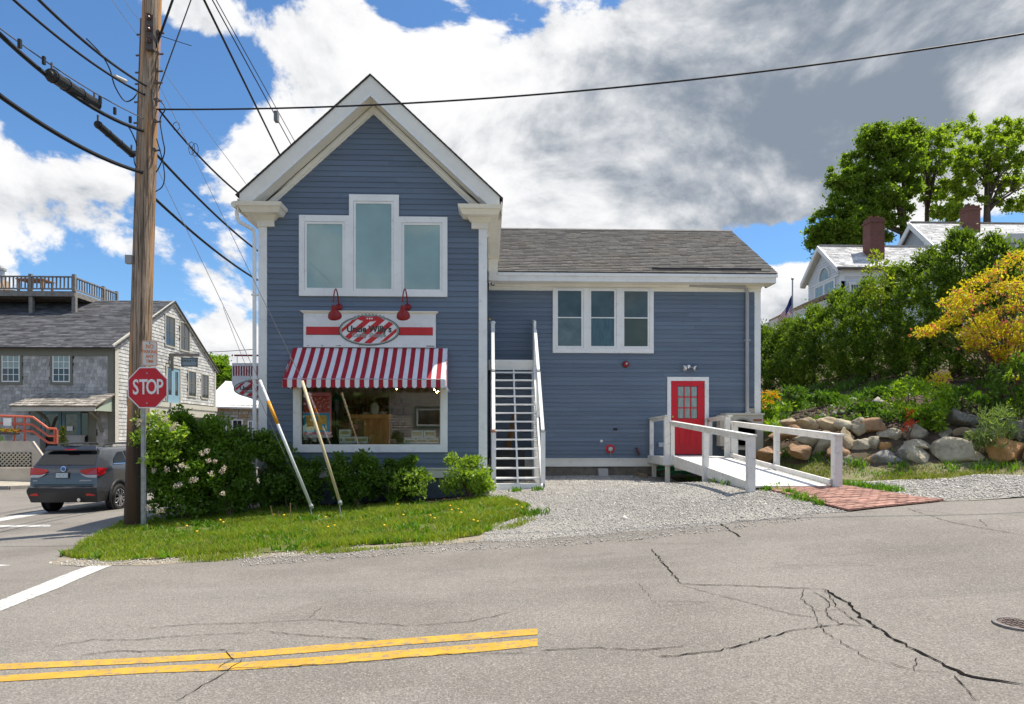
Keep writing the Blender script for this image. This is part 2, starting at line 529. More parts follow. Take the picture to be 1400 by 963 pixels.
yellowp = M('yellow_road_paint', (.56,.325,.035), .75, .15, 5, bump=.3, bs=120, dirt=((.24,.2,.15), 18, .95), dr=(.47, .66), detail=6)
whitep = M('white_road_paint', (.60,.595,.57), .75, .15, 5, bump=.3, bs=120, dirt=((.25,.24,.22), 16, .9), dr=(.47, .66))
crackm = M('road_crack_dark', (.018,.016,.014), 1.0, .3, 20, spec=0.0)  # cracks are road wear, laid on as near-black strips

# one sheet of ground to the horizon
def grid_ground():
    near = np.arange(-26, 30.01, .4)
    xs = np.concatenate([np.array([-600,-380,-240,-160,-110,-80,-60,-48,-40,-34,-30]), near, np.array([33,37,42,48,56,66,80,100,140,200,320,600])])
    ny = np.arange(-6, 46.01, .4)
    ys = np.concatenate([np.array([-300,-150,-80,-50,-30,-20,-12,-9]), ny, np.array([49,53,58,64,72,82,95,120,160,230,340,500,800])])
    Xg, Yg = np.meshgrid(xs, ys)
    cx = np.clip(Xg, -80, 95); cy = np.clip(Yg, -50, 110)
    Z = terr(cx, cy)
    V = np.stack([Xg.ravel(), Yg.ravel(), Z.ravel()], 1)
    nx = len(xs); F_ = []
    I, J = np.meshgrid(np.arange(nx-1), np.arange(len(ys)-1))
    a = (J*nx+I).ravel()
    return raw('ground', V, np.stack([a, a+1, a+nx+1, a+nx], 1), soil, smooth=True)
tag(grid_ground(), kind='structure')

# road: the street in front and the side street that drops away on the left
edge = [G(*p) for p in ((80,763),(112,769),(200,769),(300,762),(400,758),(500,749),(600,743),(660,741),(700,741),(760,735),(860,727),(950,720),(1050,709),(1110,703),(1165,701),(1290,687),(1400,682))]
up = [G(*p) for p in ((168,716),(128,738))]
road_poly = [(-45,-30),(40,-30),(40,edge[-1][1]+2.2)] + [(14, edge[-1][1]+.35)] + edge[::-1] + [up[1], up[0], (-7.35,14.5),(-7.3,20),(-7.9,30),(-9,60),(-10,95),(-17,95),(-15.4,60),(-15.0,40),(-15.2,26.8),(-17,24.6),(-22,23.6),(-45,22.4)]
road = sheet('road', road_poly, asphalt, .012, .5)
# sidewalk with kerb on the far side of the side street
walk = M('sidewalk_concrete', (.40,.36,.29), .9, .15, 3, bump=.3, bs=50)
sw = [(-15.05,26.9),(-16.9,24.75),(-22,23.75),(-45,22.55),(-45,25.6),(-22,26.4),(-17.6,27.5),(-16.6,29),(-16.6,45),(-15.0,45)]
mb = MB()
o = sheet('sidewalk', sw, walk, .13, .6)
kb = MB()
kp = [(-15.0,45),(-15.05,26.9),(-16.9,24.75),(-22,23.75),(-45,22.55)]
for a, b in zip(kp[:-1], kp[1:]):
    n = max(1, int(math.hypot(b[0]-a[0], b[1]-a[1])/1.5))
    for i in range(n):
        p = [(a[0]+(b[0]-a[0])*t, a[1]+(b[1]-a[1])*t) for t in (i/n, (i+1)/n)]
        kb.beam((p[0][0], p[0][1], tz(*p[0])+.04), (p[1][0], p[1][1], tz(*p[1])+.04), .15, .19)
kb.build('kerb', M('granite_kerb', (.30,.28,.25), .9, .2, 5), o)

# paint on the road
def strip(name, pts, wd, mat_, off=.022, parent=road, seg=.25, jag=0.0, seed=1):
    """thin strip of paint or crack lying on the road along a world polyline"""
    r = random.Random(seed); Q = []
    for a, b in zip(pts[:-1], pts[1:]):
        L = math.hypot(b[0]-a[0], b[1]-a[1]); n = max(1, int(L/seg))
        for i in range(n): Q.append((a[0]+(b[0]-a[0])*i/n, a[1]+(b[1]-a[1])*i/n))
    Q.append(pts[-1])
    if jag: Q = [Q[0]]+[(x+r.gauss(0, jag), y+r.gauss(0, jag)) for x, y in Q[1:-1]]+[Q[-1]]
    V = []
    for i, q in enumerate(Q):
        a = Q[max(i-1,0)]; b = Q[min(i+1,len(Q)-1)]
        dx, dy = b[0]-a[0], b[1]-a[1]; L = math.hypot(dx, dy) or 1
        ww = wd/2
        if jag: ww *= r.uniform(.35, 1.25)*(0.35 if i in (0, len(Q)-1) else 1)
        V += [(q[0]-dy/L*ww, q[1]+dx/L*ww), (q[0]+dy/L*ww, q[1]-dx/L*ww)]
    a = np.array(V); z = terr(a[:,0], a[:,1])+off
    mb = MB(); mb.v = [(a[i,0], a[i,1], z[i]) for i in range(len(a))]
    mb.f = [(2*i, 2*i+1, 2*i+3, 2*i+2) for i in range(len(Q)-1)]; mb.mi = [0]*len(mb.f)
    return mb.build(name, mat_, parent)
def band(pxs): return [G(*p) for p in pxs]
def quadband(name, top, bot, mat_, off=.0165):
    """paint between two edges given as photo points on the road"""
    t = band(top); b = band(bot)
    poly = t+b[::-1]
    A = sum(poly[i][0]*poly[(i+1)%len(poly)][1]-poly[(i+1)%len(poly)][0]*poly[i][1] for i in range(len(poly)))
    if A < 0: poly = poly[::-1]
    return sheet(name, poly, mat_, off, .3, parent=road)
quadband('yellow_line', [(-260,924),(0,911),(200,902),(330,894.5),(450,884),(560,875),(660,867.5),(735,862)], [(-260,932),(0,919),(200,910),(330,902.5),(450,893),(560,884),(660,876.5),(735,870.5)], yellowp)
quadband('yellow_line', [(-260,943),(0,927),(200,914.5),(330,909),(450,900),(560,891),(660,883),(735,876)], [(-260,952),(0,935.5),(200,923.5),(330,919),(450,911),(560,902),(660,894),(735,886.5)], yellowp)
quadband('stop_line', [(0,823),(60,799),(122,775.5)], [(0,838),(80,806),(153,775)], whitep)
quadband('white_line', [(-80,774),(0,773.5)], [(-80,781),(18,774.5)], whitep)
quadband('white_line', [(-30,714),(0,709.5),(66,698)], [(-30,719),(0,714),(66,702.5)], whitep)
quadband('white_line', [(0,719.3),(70,718.6)], [(0,721.8),(68,721.2)], whitep)
# cracks and seams
CR = [([(890,752),(905,770),(932,801)], .018), ([(932,801),(1000,803),(1125,808)], .020), ([(1125,808),(1160,827),(1185,852),(1230,880),(1285,910),(1330,929),(1400,940)], .036),
      ([(985,718),(1013,736)], .03), ([(740,893),(800,889),(880,892),(935,886)], .016), ([(900,901),(985,893),(1080,866),(1150,856),(1185,860)], .018),
      ([(932,803),(1000,821),(1080,842),(1115,848)], .010), ([(1100,808),(1095,820),(1112,835),(1118,852)], .009), ([(1112,812),(1135,826),(1130,842),(1150,858)], .010),
      ([(1128,810),(1145,832),(1160,845),(1178,858)], .012), ([(1095,832),(1120,838),(1160,836)], .008), ([(1118,852),(1130,870),(1190,905),(1250,920)], .009),
      ([(1255,902),(1250,920),(1300,925)], .008), ([(1305,927),(1320,945),(1335,962)], .012), ([(1240,697),(1300,716),(1400,734)], .014), ([(1245,698),(1300,704),(1400,706)], .008),
      ([(1340,712),(1350,722)], .010), ([(870,797),(900,832),(980,826)], .005), ([(900,825),(975,825)], .007),
      ([(200,862),(260,857),(330,855),(430,850),(500,855),(560,858),(640,853),(700,840)], .012), ([(60,888),(130,878),(180,878),(260,872),(350,868)], .012),
      ([(360,866),(400,870),(450,874),(520,878)], .012), ([(110,899),(160,893),(260,893),(320,892)], .016), ([(330,905),(310,922),(280,940),(240,963)], .012),
      ([(298,920),(340,917),(450,912),(560,902),(640,896),(720,897)], .010), ([(310,893),(316,905),(298,918)], .010), ([(420,850),(440,832)], .006),
      ([(1060,775),(1200,776)], .006), ([(1050,773),(1100,769),(1200,776)], .005), ([(860,743),(930,746),(1000,744)], .006)]
for i, (pp, wd) in enumerate(CR):
    strip('crack', band(pp), wd*.70, crackm, .0195, seg=.05, jag=.009, seed=i)

# manhole cover
mc = G(1401, 856); mz = tz(*mc)
mh = thing('manhole_cover', 'rusty round iron utility cover set in the asphalt at the right edge', 'manhole cover', (mc[0], mc[1], mz))
rust = M('rusty_iron', (.14,.105,.09), .8, .35, 14, bump=.5, bs=60)
MB().lathe([(.20,-.02),(.20,.018),(.17,.018),(.17,-.02)], (mc[0],mc[1],mz), n=28).build('rim', M('worn_iron', (.2,.18,.17), .6, .3, 20), mh)
c = MB(); c.lathe([(.165,-.03),(.165,.014)], (mc[0],mc[1],mz), n=28)
for i in range(-3, 4):
    for j in range(-3, 4):
        if i*i+j*j < 11: c.box(mc[0]+i*.042-.012, mc[0]+i*.042+.012, mc[1]+j*.042-.012, mc[1]+j*.042+.012, mz+.0145, mz+.020)
c.build('lid', rust, mh)

# gravel lot
gl = [G(*p) for p in ((655,741),(700,742.5),(760,736.5),(860,728.5),(950,721.5),(1050,710.5),(1112,704),(1160,702))]
gtop = [G(1048,671.5),(4.9,15),(5.0,18.68),(-.0,18.68),(-.0,15.2)]
glot = gl + gtop + [G(*p) for p in ((680,690),(672,712))]
gravel = sheet('gravel_lot', wob(glot, .07, .3, 3), gravelm, .016, .3)
g2 = [G(*p) for p in ((1292,686),(1400,680.5))]+[(13,11.6),(14,13.2),(11.4,13.9)]+[G(*p) for p in ((1400,651),(1300,655),(1200,657),(1150,660))]+[(6.35,12.6)]
gravel2 = sheet('gravel_verge', wob(g2, .08, .35, 4), gravelm, .0155, .3)

# lawn in front of the shop
bot = [G(*p) for p in ((84,761),(110,767),(200,767.5),(300,760),(400,756),(500,747),(600,741),(655,734),(690,716),(722,703))]
top = [G(*p) for p in ((722,694),(690,684),(660,683),(600,690),(560,691),(480,696),(400,694),(340,700),(300,706),(240,712),(190,716),(172,714),(158,722),(120,740))]
lawn_poly = bot+top
sand = sheet('sandy_verge', wob([G(*p) for p in ((58,772),(110,776),(200,775),(300,767),(400,761.5),(500,752),(600,746),(660,742),(690,730),(700,712),(600,720),(300,730),(130,740))], .04, .4, 6), sandm, .015, .3)
lawn = sheet('lawn', wob(lawn_poly, .05, .35, 5), lawnsoil, .026, .3)
mulch = sheet('mulch_bed', wob([G(172,716), G(240,714), G(300,708), G(400,696), G(480,698), G(560,693), G(600,692), G(660,685), (.05,15.0), (-7,15.0)], .04, .4, 8), mulchm, .020, .3)

def tri_blades(name, pts, h, wd, mat_, lean=.5, parent=None, kind='stuff', curve=True, seed=0):
    r = np.random.default_rng(seed); n = len(pts)
    p = np.asarray(pts); hh = h*r.uniform(.45, 1.25, n); a = r.uniform(0, 2*np.pi, n)
    dx = np.cos(a); dy = np.sin(a); ww = wd*r.uniform(.7, 1.3, n)
    la = r.uniform(0, 2*np.pi, n); ll = hh*lean*r.uniform(.1, 1.2, n)
    V = np.zeros((n, 5, 3))
    V[:,0] = p-np.stack([dx*ww/2, dy*ww/2, 0*dx+.01], 1); V[:,1] = p+np.stack([dx*ww/2, dy*ww/2, 0*dx-.01], 1)
    mid = p+np.stack([np.cos(la)*ll*.35, np.sin(la)*ll*.35, hh*.6], 1)
    V[:,2] = mid+np.stack([dx*ww*.4, dy*ww*.4, 0*dx], 1); V[:,3] = mid-np.stack([dx*ww*.4, dy*ww*.4, 0*dx], 1)
    V[:,4] = p+np.stack([np.cos(la)*ll, np.sin(la)*ll, hh*.95], 1)
    b = np.arange(n)*5
    T = np.concatenate([np.stack([b,b+1,b+2],1), np.stack([b,b+2,b+3],1), np.stack([b+3,b+2,b+4],1)])
    o = raw(name, V.reshape(-1,3), T, mat_, parent, origin=tuple(p.mean(0)) if parent is None else (0,0,0))
    if kind: o['kind'] = kind
    return o
def scatter(poly, n, seed=0, dens=None):
    r = np.random.default_rng(seed); P_ = np.array(poly)
    x0, y0 = P_.min(0); x1, y1 = P_.max(0); out = np.zeros((0,2))
    while len(out) < n:
        q = np.stack([r.uniform(x0, x1, n*2), r.uniform(y0, y1, n*2)], 1)
        k = inpoly(poly, q[:,0], q[:,1])
        if dens is not None: k &= r.uniform(0, 1, len(q)) < dens(q[:,0], q[:,1])
        out = np.concatenate([out, q[k]])
    out = out[:n]
    return np.column_stack([out, terr(out[:,0], out[:,1])+.02])
def vnoise(x, y, s, seed=0):
    return (np.sin(x*s+seed)+np.sin(y*s*1.3+seed*2.1)+np.sin((x+y)*s*.7+seed*.7)+np.sin((x-y*1.7)*s*.9+seed*3))/4
grassm = leafmat('grass_blades', (.15,.235,.016), (.36,.42,.045), .45, .6, (.42,.34,.14), .08, clump=1.4)
def ld(x, y): return np.clip(.55+.95*vnoise(x, y, 3.1, 2)-.5*(vnoise(x, y, 1.9, 7) > .38), .03, 1)
grass = tri_blades('grass', scatter(lawn_poly, 62000, 1, ld), .10, .012, grassm, .95, seed=1)
# fringe of sparser grass creeping onto sand and gravel
fr = [G(*p) for p in ((70,766),(200,775),(400,762),(600,747),(690,731),(745,706),(720,690),(690,684),(655,730),(500,744),(300,757),(110,764))]
tri_blades('grass_fringe', scatter(fr, 5200, 2, lambda x, y: np.clip(.1+1.0*vnoise(x, y, 4.3, 5), 0, 1)), .05, .011, grassm, 1.1, seed=2)
# lush broad leaved weeds within the lawn
weedm = leafmat('weed_leaves', (.085,.20,.016), (.20,.36,.03), .4, .5)
wp = scatter(lawn_poly, 420, 9)
pp = np.repeat(wp, 14, axis=0)+np.random.default_rng(3).normal(0, .035, (420*14, 3))*np.array([1,1,.1])
tri_blades('lawn_weeds', pp, .10, .032, weedm, 1.3, seed=3)
# right hand grass: strip before the boulder wall
gr_r = [G(1148,661),G(1200,659),G(1240,658),G(1300,657),G(1400,652),(13.6,14.5),(11.4,15.2),(9.4,15.9),(7.9,17.0),(6.6,18.2),(6.3,15.5)]
sheet('side_lawn', wob(gr_r, .06, .4, 9), M('sparse_lawn_soil', (.20,.185,.10), .95, .25, 4, bump=.5, bs=50, hue=((.17,.20,.05), 1.6, .8)), .026, .35)
grassd = leafmat('dry_grass_blades', (.13,.19,.02), (.30,.30,.06), .35, .6, (.38,.32,.15), .15, clump=1.4)
tri_blades('side_grass', scatter(gr_r, 15000, 4, lambda x, y: np.clip(.4+1.1*vnoise(x, y, 2.6, 1), .03, 1)), .075, .014, grassd, 1.0, seed=4)
# small weed clumps at the ramp foot, along the brick path, in the gravel
def weeds(name, lst, h, wd, mat_, per=60, seed=0):
    r = np.random.default_rng(seed); A = []
    for px, py, rad in lst:
        x, y = G(px, py)
        q = r.normal(0, 1, (per, 2))*rad*.5+np.array([x, y]); A.append(q)
    A = np.concatenate(A)
    return tri_blades(name, np.column_stack([A, terr(A[:,0], A[:,1])+.02]), h, wd, mat_, .9, seed=seed)
weeds('path_weeds', [(1150+i*9, 664+i*1.1, .22) for i in range(9)]+[(1065,668,.2),(1052,672,.12),(1080,676,.12),(1098,684,.2),(1105,687,.15),(1090,681,.14),(1120,692,.1),(960,658,.3),(985,661,.25),(940,656,.25),(1000,664,.2),(722,706,.3),(712,703,.2),(735,704,.2),(660,672,.2),(705,673,.12),(735,672,.12),(1230,652,.3),(1260,655,.3),(1305,652,.3),(1210,650,.3),(1180,648,.3)], .10, .022, weedm, 55, 6)

# loose stones on the gravel
def pebbles(name, pts, size, mat_, seed=0):
    r = np.random.default_rng(seed); n = len(pts)
    base = np.array([(0,0,1),(1,0,0),(0,1,0),(-1,0,0),(0,-1,0),(0,0,-1)], float)
    Fq = np.array([(0,1,2),(0,2,3),(0,3,4),(0,4,1),(5,2,1),(5,3,2),(5,4,3),(5,1,4)])
    s = size*r.lognormal(0, .4, n)
    V = base[None]*s[:,None,None]*r.uniform(.55, 1.2, (n,6,1))*np.array([1,1,.7])
    a = r.uniform(0, 6.28, n); c, q = np.cos(a), np.sin(a)
    X = V[:,:,0]*c[:,None]-V[:,:,1]*q[:,None]; Y = V[:,:,0]*q[:,None]+V[:,:,1]*c[:,None]
    V = np.stack([X, Y, V[:,:,2]], 2)+np.asarray(pts)[:,None,:]
    T = (Fq[None]+np.arange(n)[:,None,None]*6).reshape(-1,3)
    o = raw(name, V.reshape(-1,3), T, mat_, origin=tuple(np.mean(pts, 0)))
    o['kind'] = 'stuff'
    return o
pebm = M('crushed_stone', (.47,.445,.405), .9, .15, 2, isl=.42)
pebbles('loose_gravel', scatter(glot, 40000, 11, lambda x, y: np.clip(.6+.7*vnoise(x, y, 1.7, 4), .10, 1)), .0105, pebm, 11)
pebbles('verge_gravel', scatter(g2, 12000, 12), .014, pebm, 12)
edgeb = [G(*p) for p in ((330,776),(500,764),(660,754),(800,746),(960,731),(1110,712),(1112,700),(960,716),(800,731),(660,739),(500,749),(330,762))]
pebbles('edge_gravel', scatter(edgeb, 3000, 13), .009, pebm, 13)
pebbles('sand_grains', scatter([G(*p) for p in ((60,772),(110,777),(300,769),(500,754),(500,747),(300,758),(110,766))], 1500, 14), .011, pebm, 14)
mp = scatter([(-6.6,14.2),(.0,14.4),(.0,14.9),(-6.6,14.9)], 2600, 15)
pebbles('mulch_chips', mp, .022, M('mulch_chip', (.045,.030,.020), .9, isl=.6), 15)

# dandelions
def dandelion(px, py, i):
    x, y = G(px, py); z = tz(x, y)
    d = thing('dandelion', 'small yellow dandelion flower standing in the front lawn', 'flower', (x,y,z), 'dandelions in the front lawn')
    MB().tube([(x,y,z),(x+.005,y,z+.1)], .004, 5).build('stem', weedm, d)
    MB().lathe([(.005,0),(.021,.006),(.018,.014),(.006,.018)], (x+.005,y,z+.1), (.1,-.35,1), 9).build('flower_head', DAND, d)
DAND = M('dandelion_yellow', (.85,.52,.01), .6)
for i, p in enumerate([(239,712),(255,727),(301,719),(305,722),(269,735),(374,711),(388,712),(445,715),(457,727),(448,729),(543,697),(551,712),(588,713),(594,717),(615,699),(617,705),(626,704),(630,709),(647,720),(653,722),(525,727),(706,698),(713,702)]):
    dandelion(p[0], p[1], i)
# brick path from the ramp foot to the street
bp = [G(*p) for p in ((1046,671),(1146,666),(1291,686.5),(1160,701))]
brickbed = sheet('brick_path', bp if True else bp, M('path_sand', (.22,.13,.10), .95, .2, 10), .030, .3)
bm_ = M('path_brick', (.37,.20,.155), .85, .25, 4, bump=.4, bs=50, obj=.20, dirt=((.3,.25,.2), 5, .6))
a0 = Vector(bp[0]); a1 = Vector(bp[1]); a2 = Vector(bp[2]); a3 = Vector(bp[3])
nb = 0; cols, rows = 9, 24
rr = random.Random(4); proto = None
for j in range(rows):
    for i in range(-1, cols):
        for_u = []
        u0 = (i+(j % 2)*.5)/cols; u1 = u0+1/cols; v0 = j/rows; v1 = (j+1)/rows
        u0 = max(0, u0); u1 = min(1, u1)
        if u1-u0 < .02: continue
        gp = .10
        def Q(u, v): return (a0*(1-u)+a1*u)*(1-v)+(a3*(1-u)+a2*u)*v
        mu = (u1-u0)*gp*.35; mv = (v1-v0)*gp
        c4 = [Q(u0+mu, v0+mv), Q(u1-mu, v0+mv), Q(u1-mu, v1-mv), Q(u0+mu, v1-mv)]
        h = .046+rr.uniform(-.004, .005)
        cz = [tz(c.x, c.y) for c in c4]
        MB().hexa([(c.x, c.y, z+.02) for c, z in zip(c4, cz)], [(c.x, c.y, z+h) for c, z in zip(c4, cz)]).build('brick', bm_, brickbed)
# ------------------------------------------------------------------ the shop
YF, YW = 14.93, 18.7
XL, XR, XC = -4.94, -.015, -2.476
shop = thing('candy_shop', 'slate blue clapboard shop with white trim, steep front gable and lower side wing', 'shop building', (XC, YF, .1))
def fx(px, Y=YF): return P(px, 500, Y).x
def fz(py, Y=YF, px=510): return P(px, py, Y).z

# structure behind the boards
wm = M('sheathing', (.09,.125,.175), .8)
dX0, dX1, dZ0, dZ1 = fx(412.5), fx(601.6), fz(607.8), 2.80
wb = MB()
wb.box(XL+.01, dX0, YF+.002, YF+.15, .6, 6.4); wb.box(dX1, XR-.01, YF+.002, YF+.15, .6, 6.4)
wb.box(dX0, dX1, YF+.002, YF+.15, .6, dZ0); wb.box(dX0, dX1, YF+.002, YF+.15, dZ1, 6.4)
wb.prism([(XL+.01,6.4),(XR-.01,6.4),(XC,8.65)], YF+.002, YF+.15)
wb.box(XL+.01, XL+.15, YF+.15, 26, -.2, 6.4); wb.box(XR-.15, XR-.01, YF+.15, 26, .2, 6.4)
wb.box(XL+.01, XR-.01, 25.85, 26, 0, 6.4); wb.prism([(XL+.01,6.4),(XR-.01,6.4),(XC,8.65)], 25.85, 26)
wb.box(XR+.0, 7.54, YW+.002, YW+.15, .75, 5.9); wb.box(7.40, 7.54, YW+.15, 25.2, .75, 5.9); wb.box(0, 7.54, 25.1, 25.25, .3, 5.9)
wb.prism([(YW+.1,5.9),(25.1,5.9),(21.75,7.95)], 7.42, 7.54, 'x')
wb.build('wall', wm, shop)
fb = MB(); fb.box(XL+.012, XR-.012, YF+.012, YF+.2, -.4, .70); fb.box(XR-.2, XR-.012, YF+.2, 18.7, -.3, .70)
fb.box(XL+.012, XL+.2, YF+.2, 26, -.6, .70)
fb.build('foundation', bluef, shop)
fb = MB(); fb.box(0, 7.5, YW+.03, YW+.2, 0, .74); fb.box(7.35, 7.5, YW+.2, 25.2, 0, .74); fb.build('foundation', M('old_foundation', (.20,.175,.14), .95, .3, 4, bump=.4, bs=40), shop)

CBR = random.Random(17)
def clapboards(z0, z1, e, xlim, holes, Y, th=.02):
    n = int(round((z1-z0)/e)); e = (z1-z0)/n
    for i in range(n):
        za, zb_ = z0+i*e, z0+(i+1)*e
        la, ra = xlim(za); lb, rb = xlim(zb_)
        if ra-la < .03: continue
        segs = [(la, ra)]
        for hx0, hx1, hz0, hz1 in holes:
            if hz0 < za+.5*e < hz1:
                ns = []
                for a, b in segs:
                    if hx0 > a: ns.append((a, min(b, hx0)))
                    if hx1 < b: ns.append((max(a, hx1), b))
                segs = [s for s in ns if s[1]-s[0] > .02]
        for a, b in segs:
            at = lb if a == la else a; bt = rb if b == ra else b
            if bt-at < .02: at = bt = (at+bt)/2
            # long runs are two boards butted with a hairline joint
            cuts = [0, 1]
            if b-a > 2.2: q_ = CBR.uniform(.25, .75); cuts = [0, q_, 1]
            for t0, t1 in zip(cuts[:-1], cuts[1:]):
                A0, B0, A1, B1 = a+(b-a)*t0, a+(b-a)*t1-.003, at+(bt-at)*t0, at+(bt-at)*t1-.003
                w0, w1 = CBR.uniform(-.0025, .0025), CBR.uniform(-.0025, .0025)
                MB().hexa([(A0, Y-th, za+w0), (B0, Y-th-.001, za+w1), (B0, Y, za), (A0, Y, za)],
                          [(A1, Y-.004, zb_+.004), (B1, Y-.004, zb_+.004), (B1, Y, zb_+.004), (A1, Y, zb_+.004)]).build('clapboard', blue, shop)
slope = .925
def lim_front(z):
    h = max(0.0, min(XR-.16-XC, (8.66-z)/slope)) if z > 6.35 else XR-.16-XC
    return XC-h, XC+h
clapboards(.86, 8.62, .118, lim_front, [(dX0-.1, dX1+.1, dZ0-.08, 2.92), (fx(413), fx(608), fz(402), fz(300)), (fx(481), fx(543), fz(310), fz(272))], YF)
clapboards(.955, 5.58, .118, lambda z: (.0, 7.40), [(fx(914,YW), fx(966,YW), .9, fz(518,YW,940)), (fx(758,YW), fx(891,YW), fz(481,YW,820), 6)], YW)
# side of the front block facing the wing, seen edge on
sd = MB()
for i in range(46):
    z = .86+i*.118
    sd.hexa([(XR-.012, YF+.16, z), (XR+.008, YF+.16, z), (XR+.008, YW-.02, z), (XR-.012, YW-.02, z)],
              [(XR-.012, YF+.16, z+.117), (XR-.008, YF+.16, z+.117), (XR-.008, YW-.02, z+.117), (XR-.012, YW-.02, z+.117)])
tag(sd.build('side_clapboards', blue, shop), kind='stuff')

# corner boards, water tables
b = None
for x0, x1 in ((XL, fx(365.5)), (fx(654.5), XR)):
    MB().box(x0, x1, YF-.036, YF+.16, .86, 6.32).build('corner_board', white, shop)
MB().box(7.388, 7.56, YW-.036, YW+.16, .72, 5.62).build('corner_board', white, shop)
b = MB(); b.box(XL-.02, XR+.02, YF-.035, YF+.01, .67, .855); b.box(XL-.035, XR+.035, YF-.062, YF+.01, .8555, .885); b.build('water_table', trim, shop)
b = MB(); b.box(XR+.04, 7.58, YW-.035, YW+.01, .735, .935); b.box(XR+.04, 7.6, YW-.06, YW+.01, .9355, .962); b.build('water_table', trim, shop)

# front gable: roof, rake, soffit, frieze, returns
def zt(x): return 9.20-slope*abs(x-XC)
YE = 14.50
shm = M('asphalt_shingle', (.15,.14,.13), .9, .25, 6, bump=.5, bs=60, isl=.42, dirt=((.16,.15,.13), 1.1, .5))
roofm = M('roof_underlay', (.05,.048,.046), .9)
for sgn in (-1, 1):
    xe = XC+sgn*2.785
    r = MB()
    r.prism([(XC, 9.205), (xe, zt(xe)+.005), (xe, zt(xe)-.018), (XC, 9.182)], YE-.03, 26.3)
    r.build('roof', roofm, shop)
    f = MB(); f.prism([(XC, 9.18), (xe-sgn*.06, zt(xe-sgn*.06)-.02), (xe-sgn*.06, 6.48), (XC+sgn*2.49, 6.48), (XC, 9.185-.40)], YE, YE+.03)
    f.build('rake_board', trim, shop)
    f = MB(); f.prism([(XC, 9.18-.43), (XC, 9.18-.37), (xe-sgn*.5, zt(xe-sgn*.5)-.39), (xe-sgn*.5, zt(xe-sgn*.5)-.45)], YE-.02, YE-.001)
    f.build('rake_moulding', white, shop)
    f = MB(); xk = XC+sgn*2.44
    f.prism([(XC, 9.18-.38), (XC, 9.18-.41), (xk, zt(xk)-.42), (xk, zt(xk)-.39)], YE+.031, YF-.04); f.build('soffit', trim, shop)
    f = MB(); f.prism([(XC, 9.20-.44), (XC, 8.56), (XC+sgn*2.12, 8.56-slope*2.12), (XC+sgn*2.36, 8.56-slope*2.12), (xk, zt(xk)-.44)], YF-.036, YF+.02)
    f.build('frieze_board', trim, shop)
    f = MB(); f.prism([(XC, 8.70), (XC, 8.60), (XC+sgn*2.2, 8.60-slope*2.2), (XC+sgn*2.3, 8.60-slope*2.2), (XC+sgn*2.3, 8.70-slope*2.3)], YF-.075, YF-.037); f.build('bed_moulding', trim, shop)
    # cornice return
    xo = XC+sgn*2.775; xi = XC+sgn*1.86
    a, c = min(xo, xi), max(xo, xi)
    q = MB()
    q.hexa([(a, YE-.06, 6.40), (c, YE-.06, 6.40), (c, YF+.01, 6.40), (a, YF+.01, 6.40)], [(a-.02, YE-.1, 6.475), (c+.02, YE-.1, 6.475), (c+.02, YF+.01, 6.475), (a-.02, YF+.01, 6.475)])
    q.hexa([(a+.08, YE+.06, 6.30), (c-.08, YE+.06, 6.30), (c-.08, YF+.01, 6.30), (a+.08, YF+.01, 6.30)], [(a+.02, YE-.02, 6.399), (c-.02, YE-.02, 6.399), (c-.02, YF+.01, 6.399), (a+.02, YF+.01, 6.399)])
    x1 = XL-.02 if sgn < 0 else XR-.34; x2 = XL+.34 if sgn < 0 else XR+.02
    q.hexa([(x1, YF-.075, 6.22), (x2, YF-.075, 6.22), (x2, YF+.01, 6.22), (x1, YF+.01, 6.22)], [(x1-.09, YF-.20, 6.299), (x2+.09, YF-.20, 6.299), (x2+.09, YF+.01, 6.299), (x1-.09, YF+.01, 6.299)])
    q.box(x1, x2, YF-.07, YF+.01, 6.09, 6.2195)
    q.build('cornice_return', trim, shop)
    # boxed eave running back along the side wall
    q = MB(); ex = XR if sgn > 0 else XL
    q.box(min(ex, xe-sgn*.03), max(ex, xe-sgn*.03), YF+.012, 26, 6.30, 6.40)
    q.box(min(ex, ex+sgn*.04), max(ex, ex+sgn*.04), YF+.17, 26, 5.98, 6.2995)
    q.box(min(xe-sgn*.03, xe-sgn*.005), max(xe-sgn*.03, xe-sgn*.005), YE+.02, 26, 6.32, 6.56)
    q.build('eave_box', trim, shop)
# front roof shingles: courses that show along the rake edge
sb = MB()
for sgn in (-1, 1):
    L = 2.80*math.hypot(1, slope); n = 26
    for i in range(n):
        d0 = L*(1-i/n); d1 = L*(1-(i+1.5)/n)
        c_ = 1/math.hypot(1, slope)
        y = YE-.045
        while y < 18.5:
            wdt = random.uniform(.2, .34)
            pts = []
            for d, hh in ((d0, .016), (max(d1, 0), .010)):
                x = XC+sgn*d*c_; pts.append((x, zt(x)+hh))
            (xa, za), (xb, zb_) = pts
            sb.hexa([(xa, y, za-.012), (xa, y+wdt-.006, za-.012), (xb, y+wdt-.006, zb_-.012), (xb, y, zb_-.012)], [(xa, y, za), (xa, y+wdt-.006, za), (xb, y+wdt-.006, zb_), (xb, y, zb_)])
            y += wdt
tag(sb.build('shingles', shm, shop), kind='stuff')

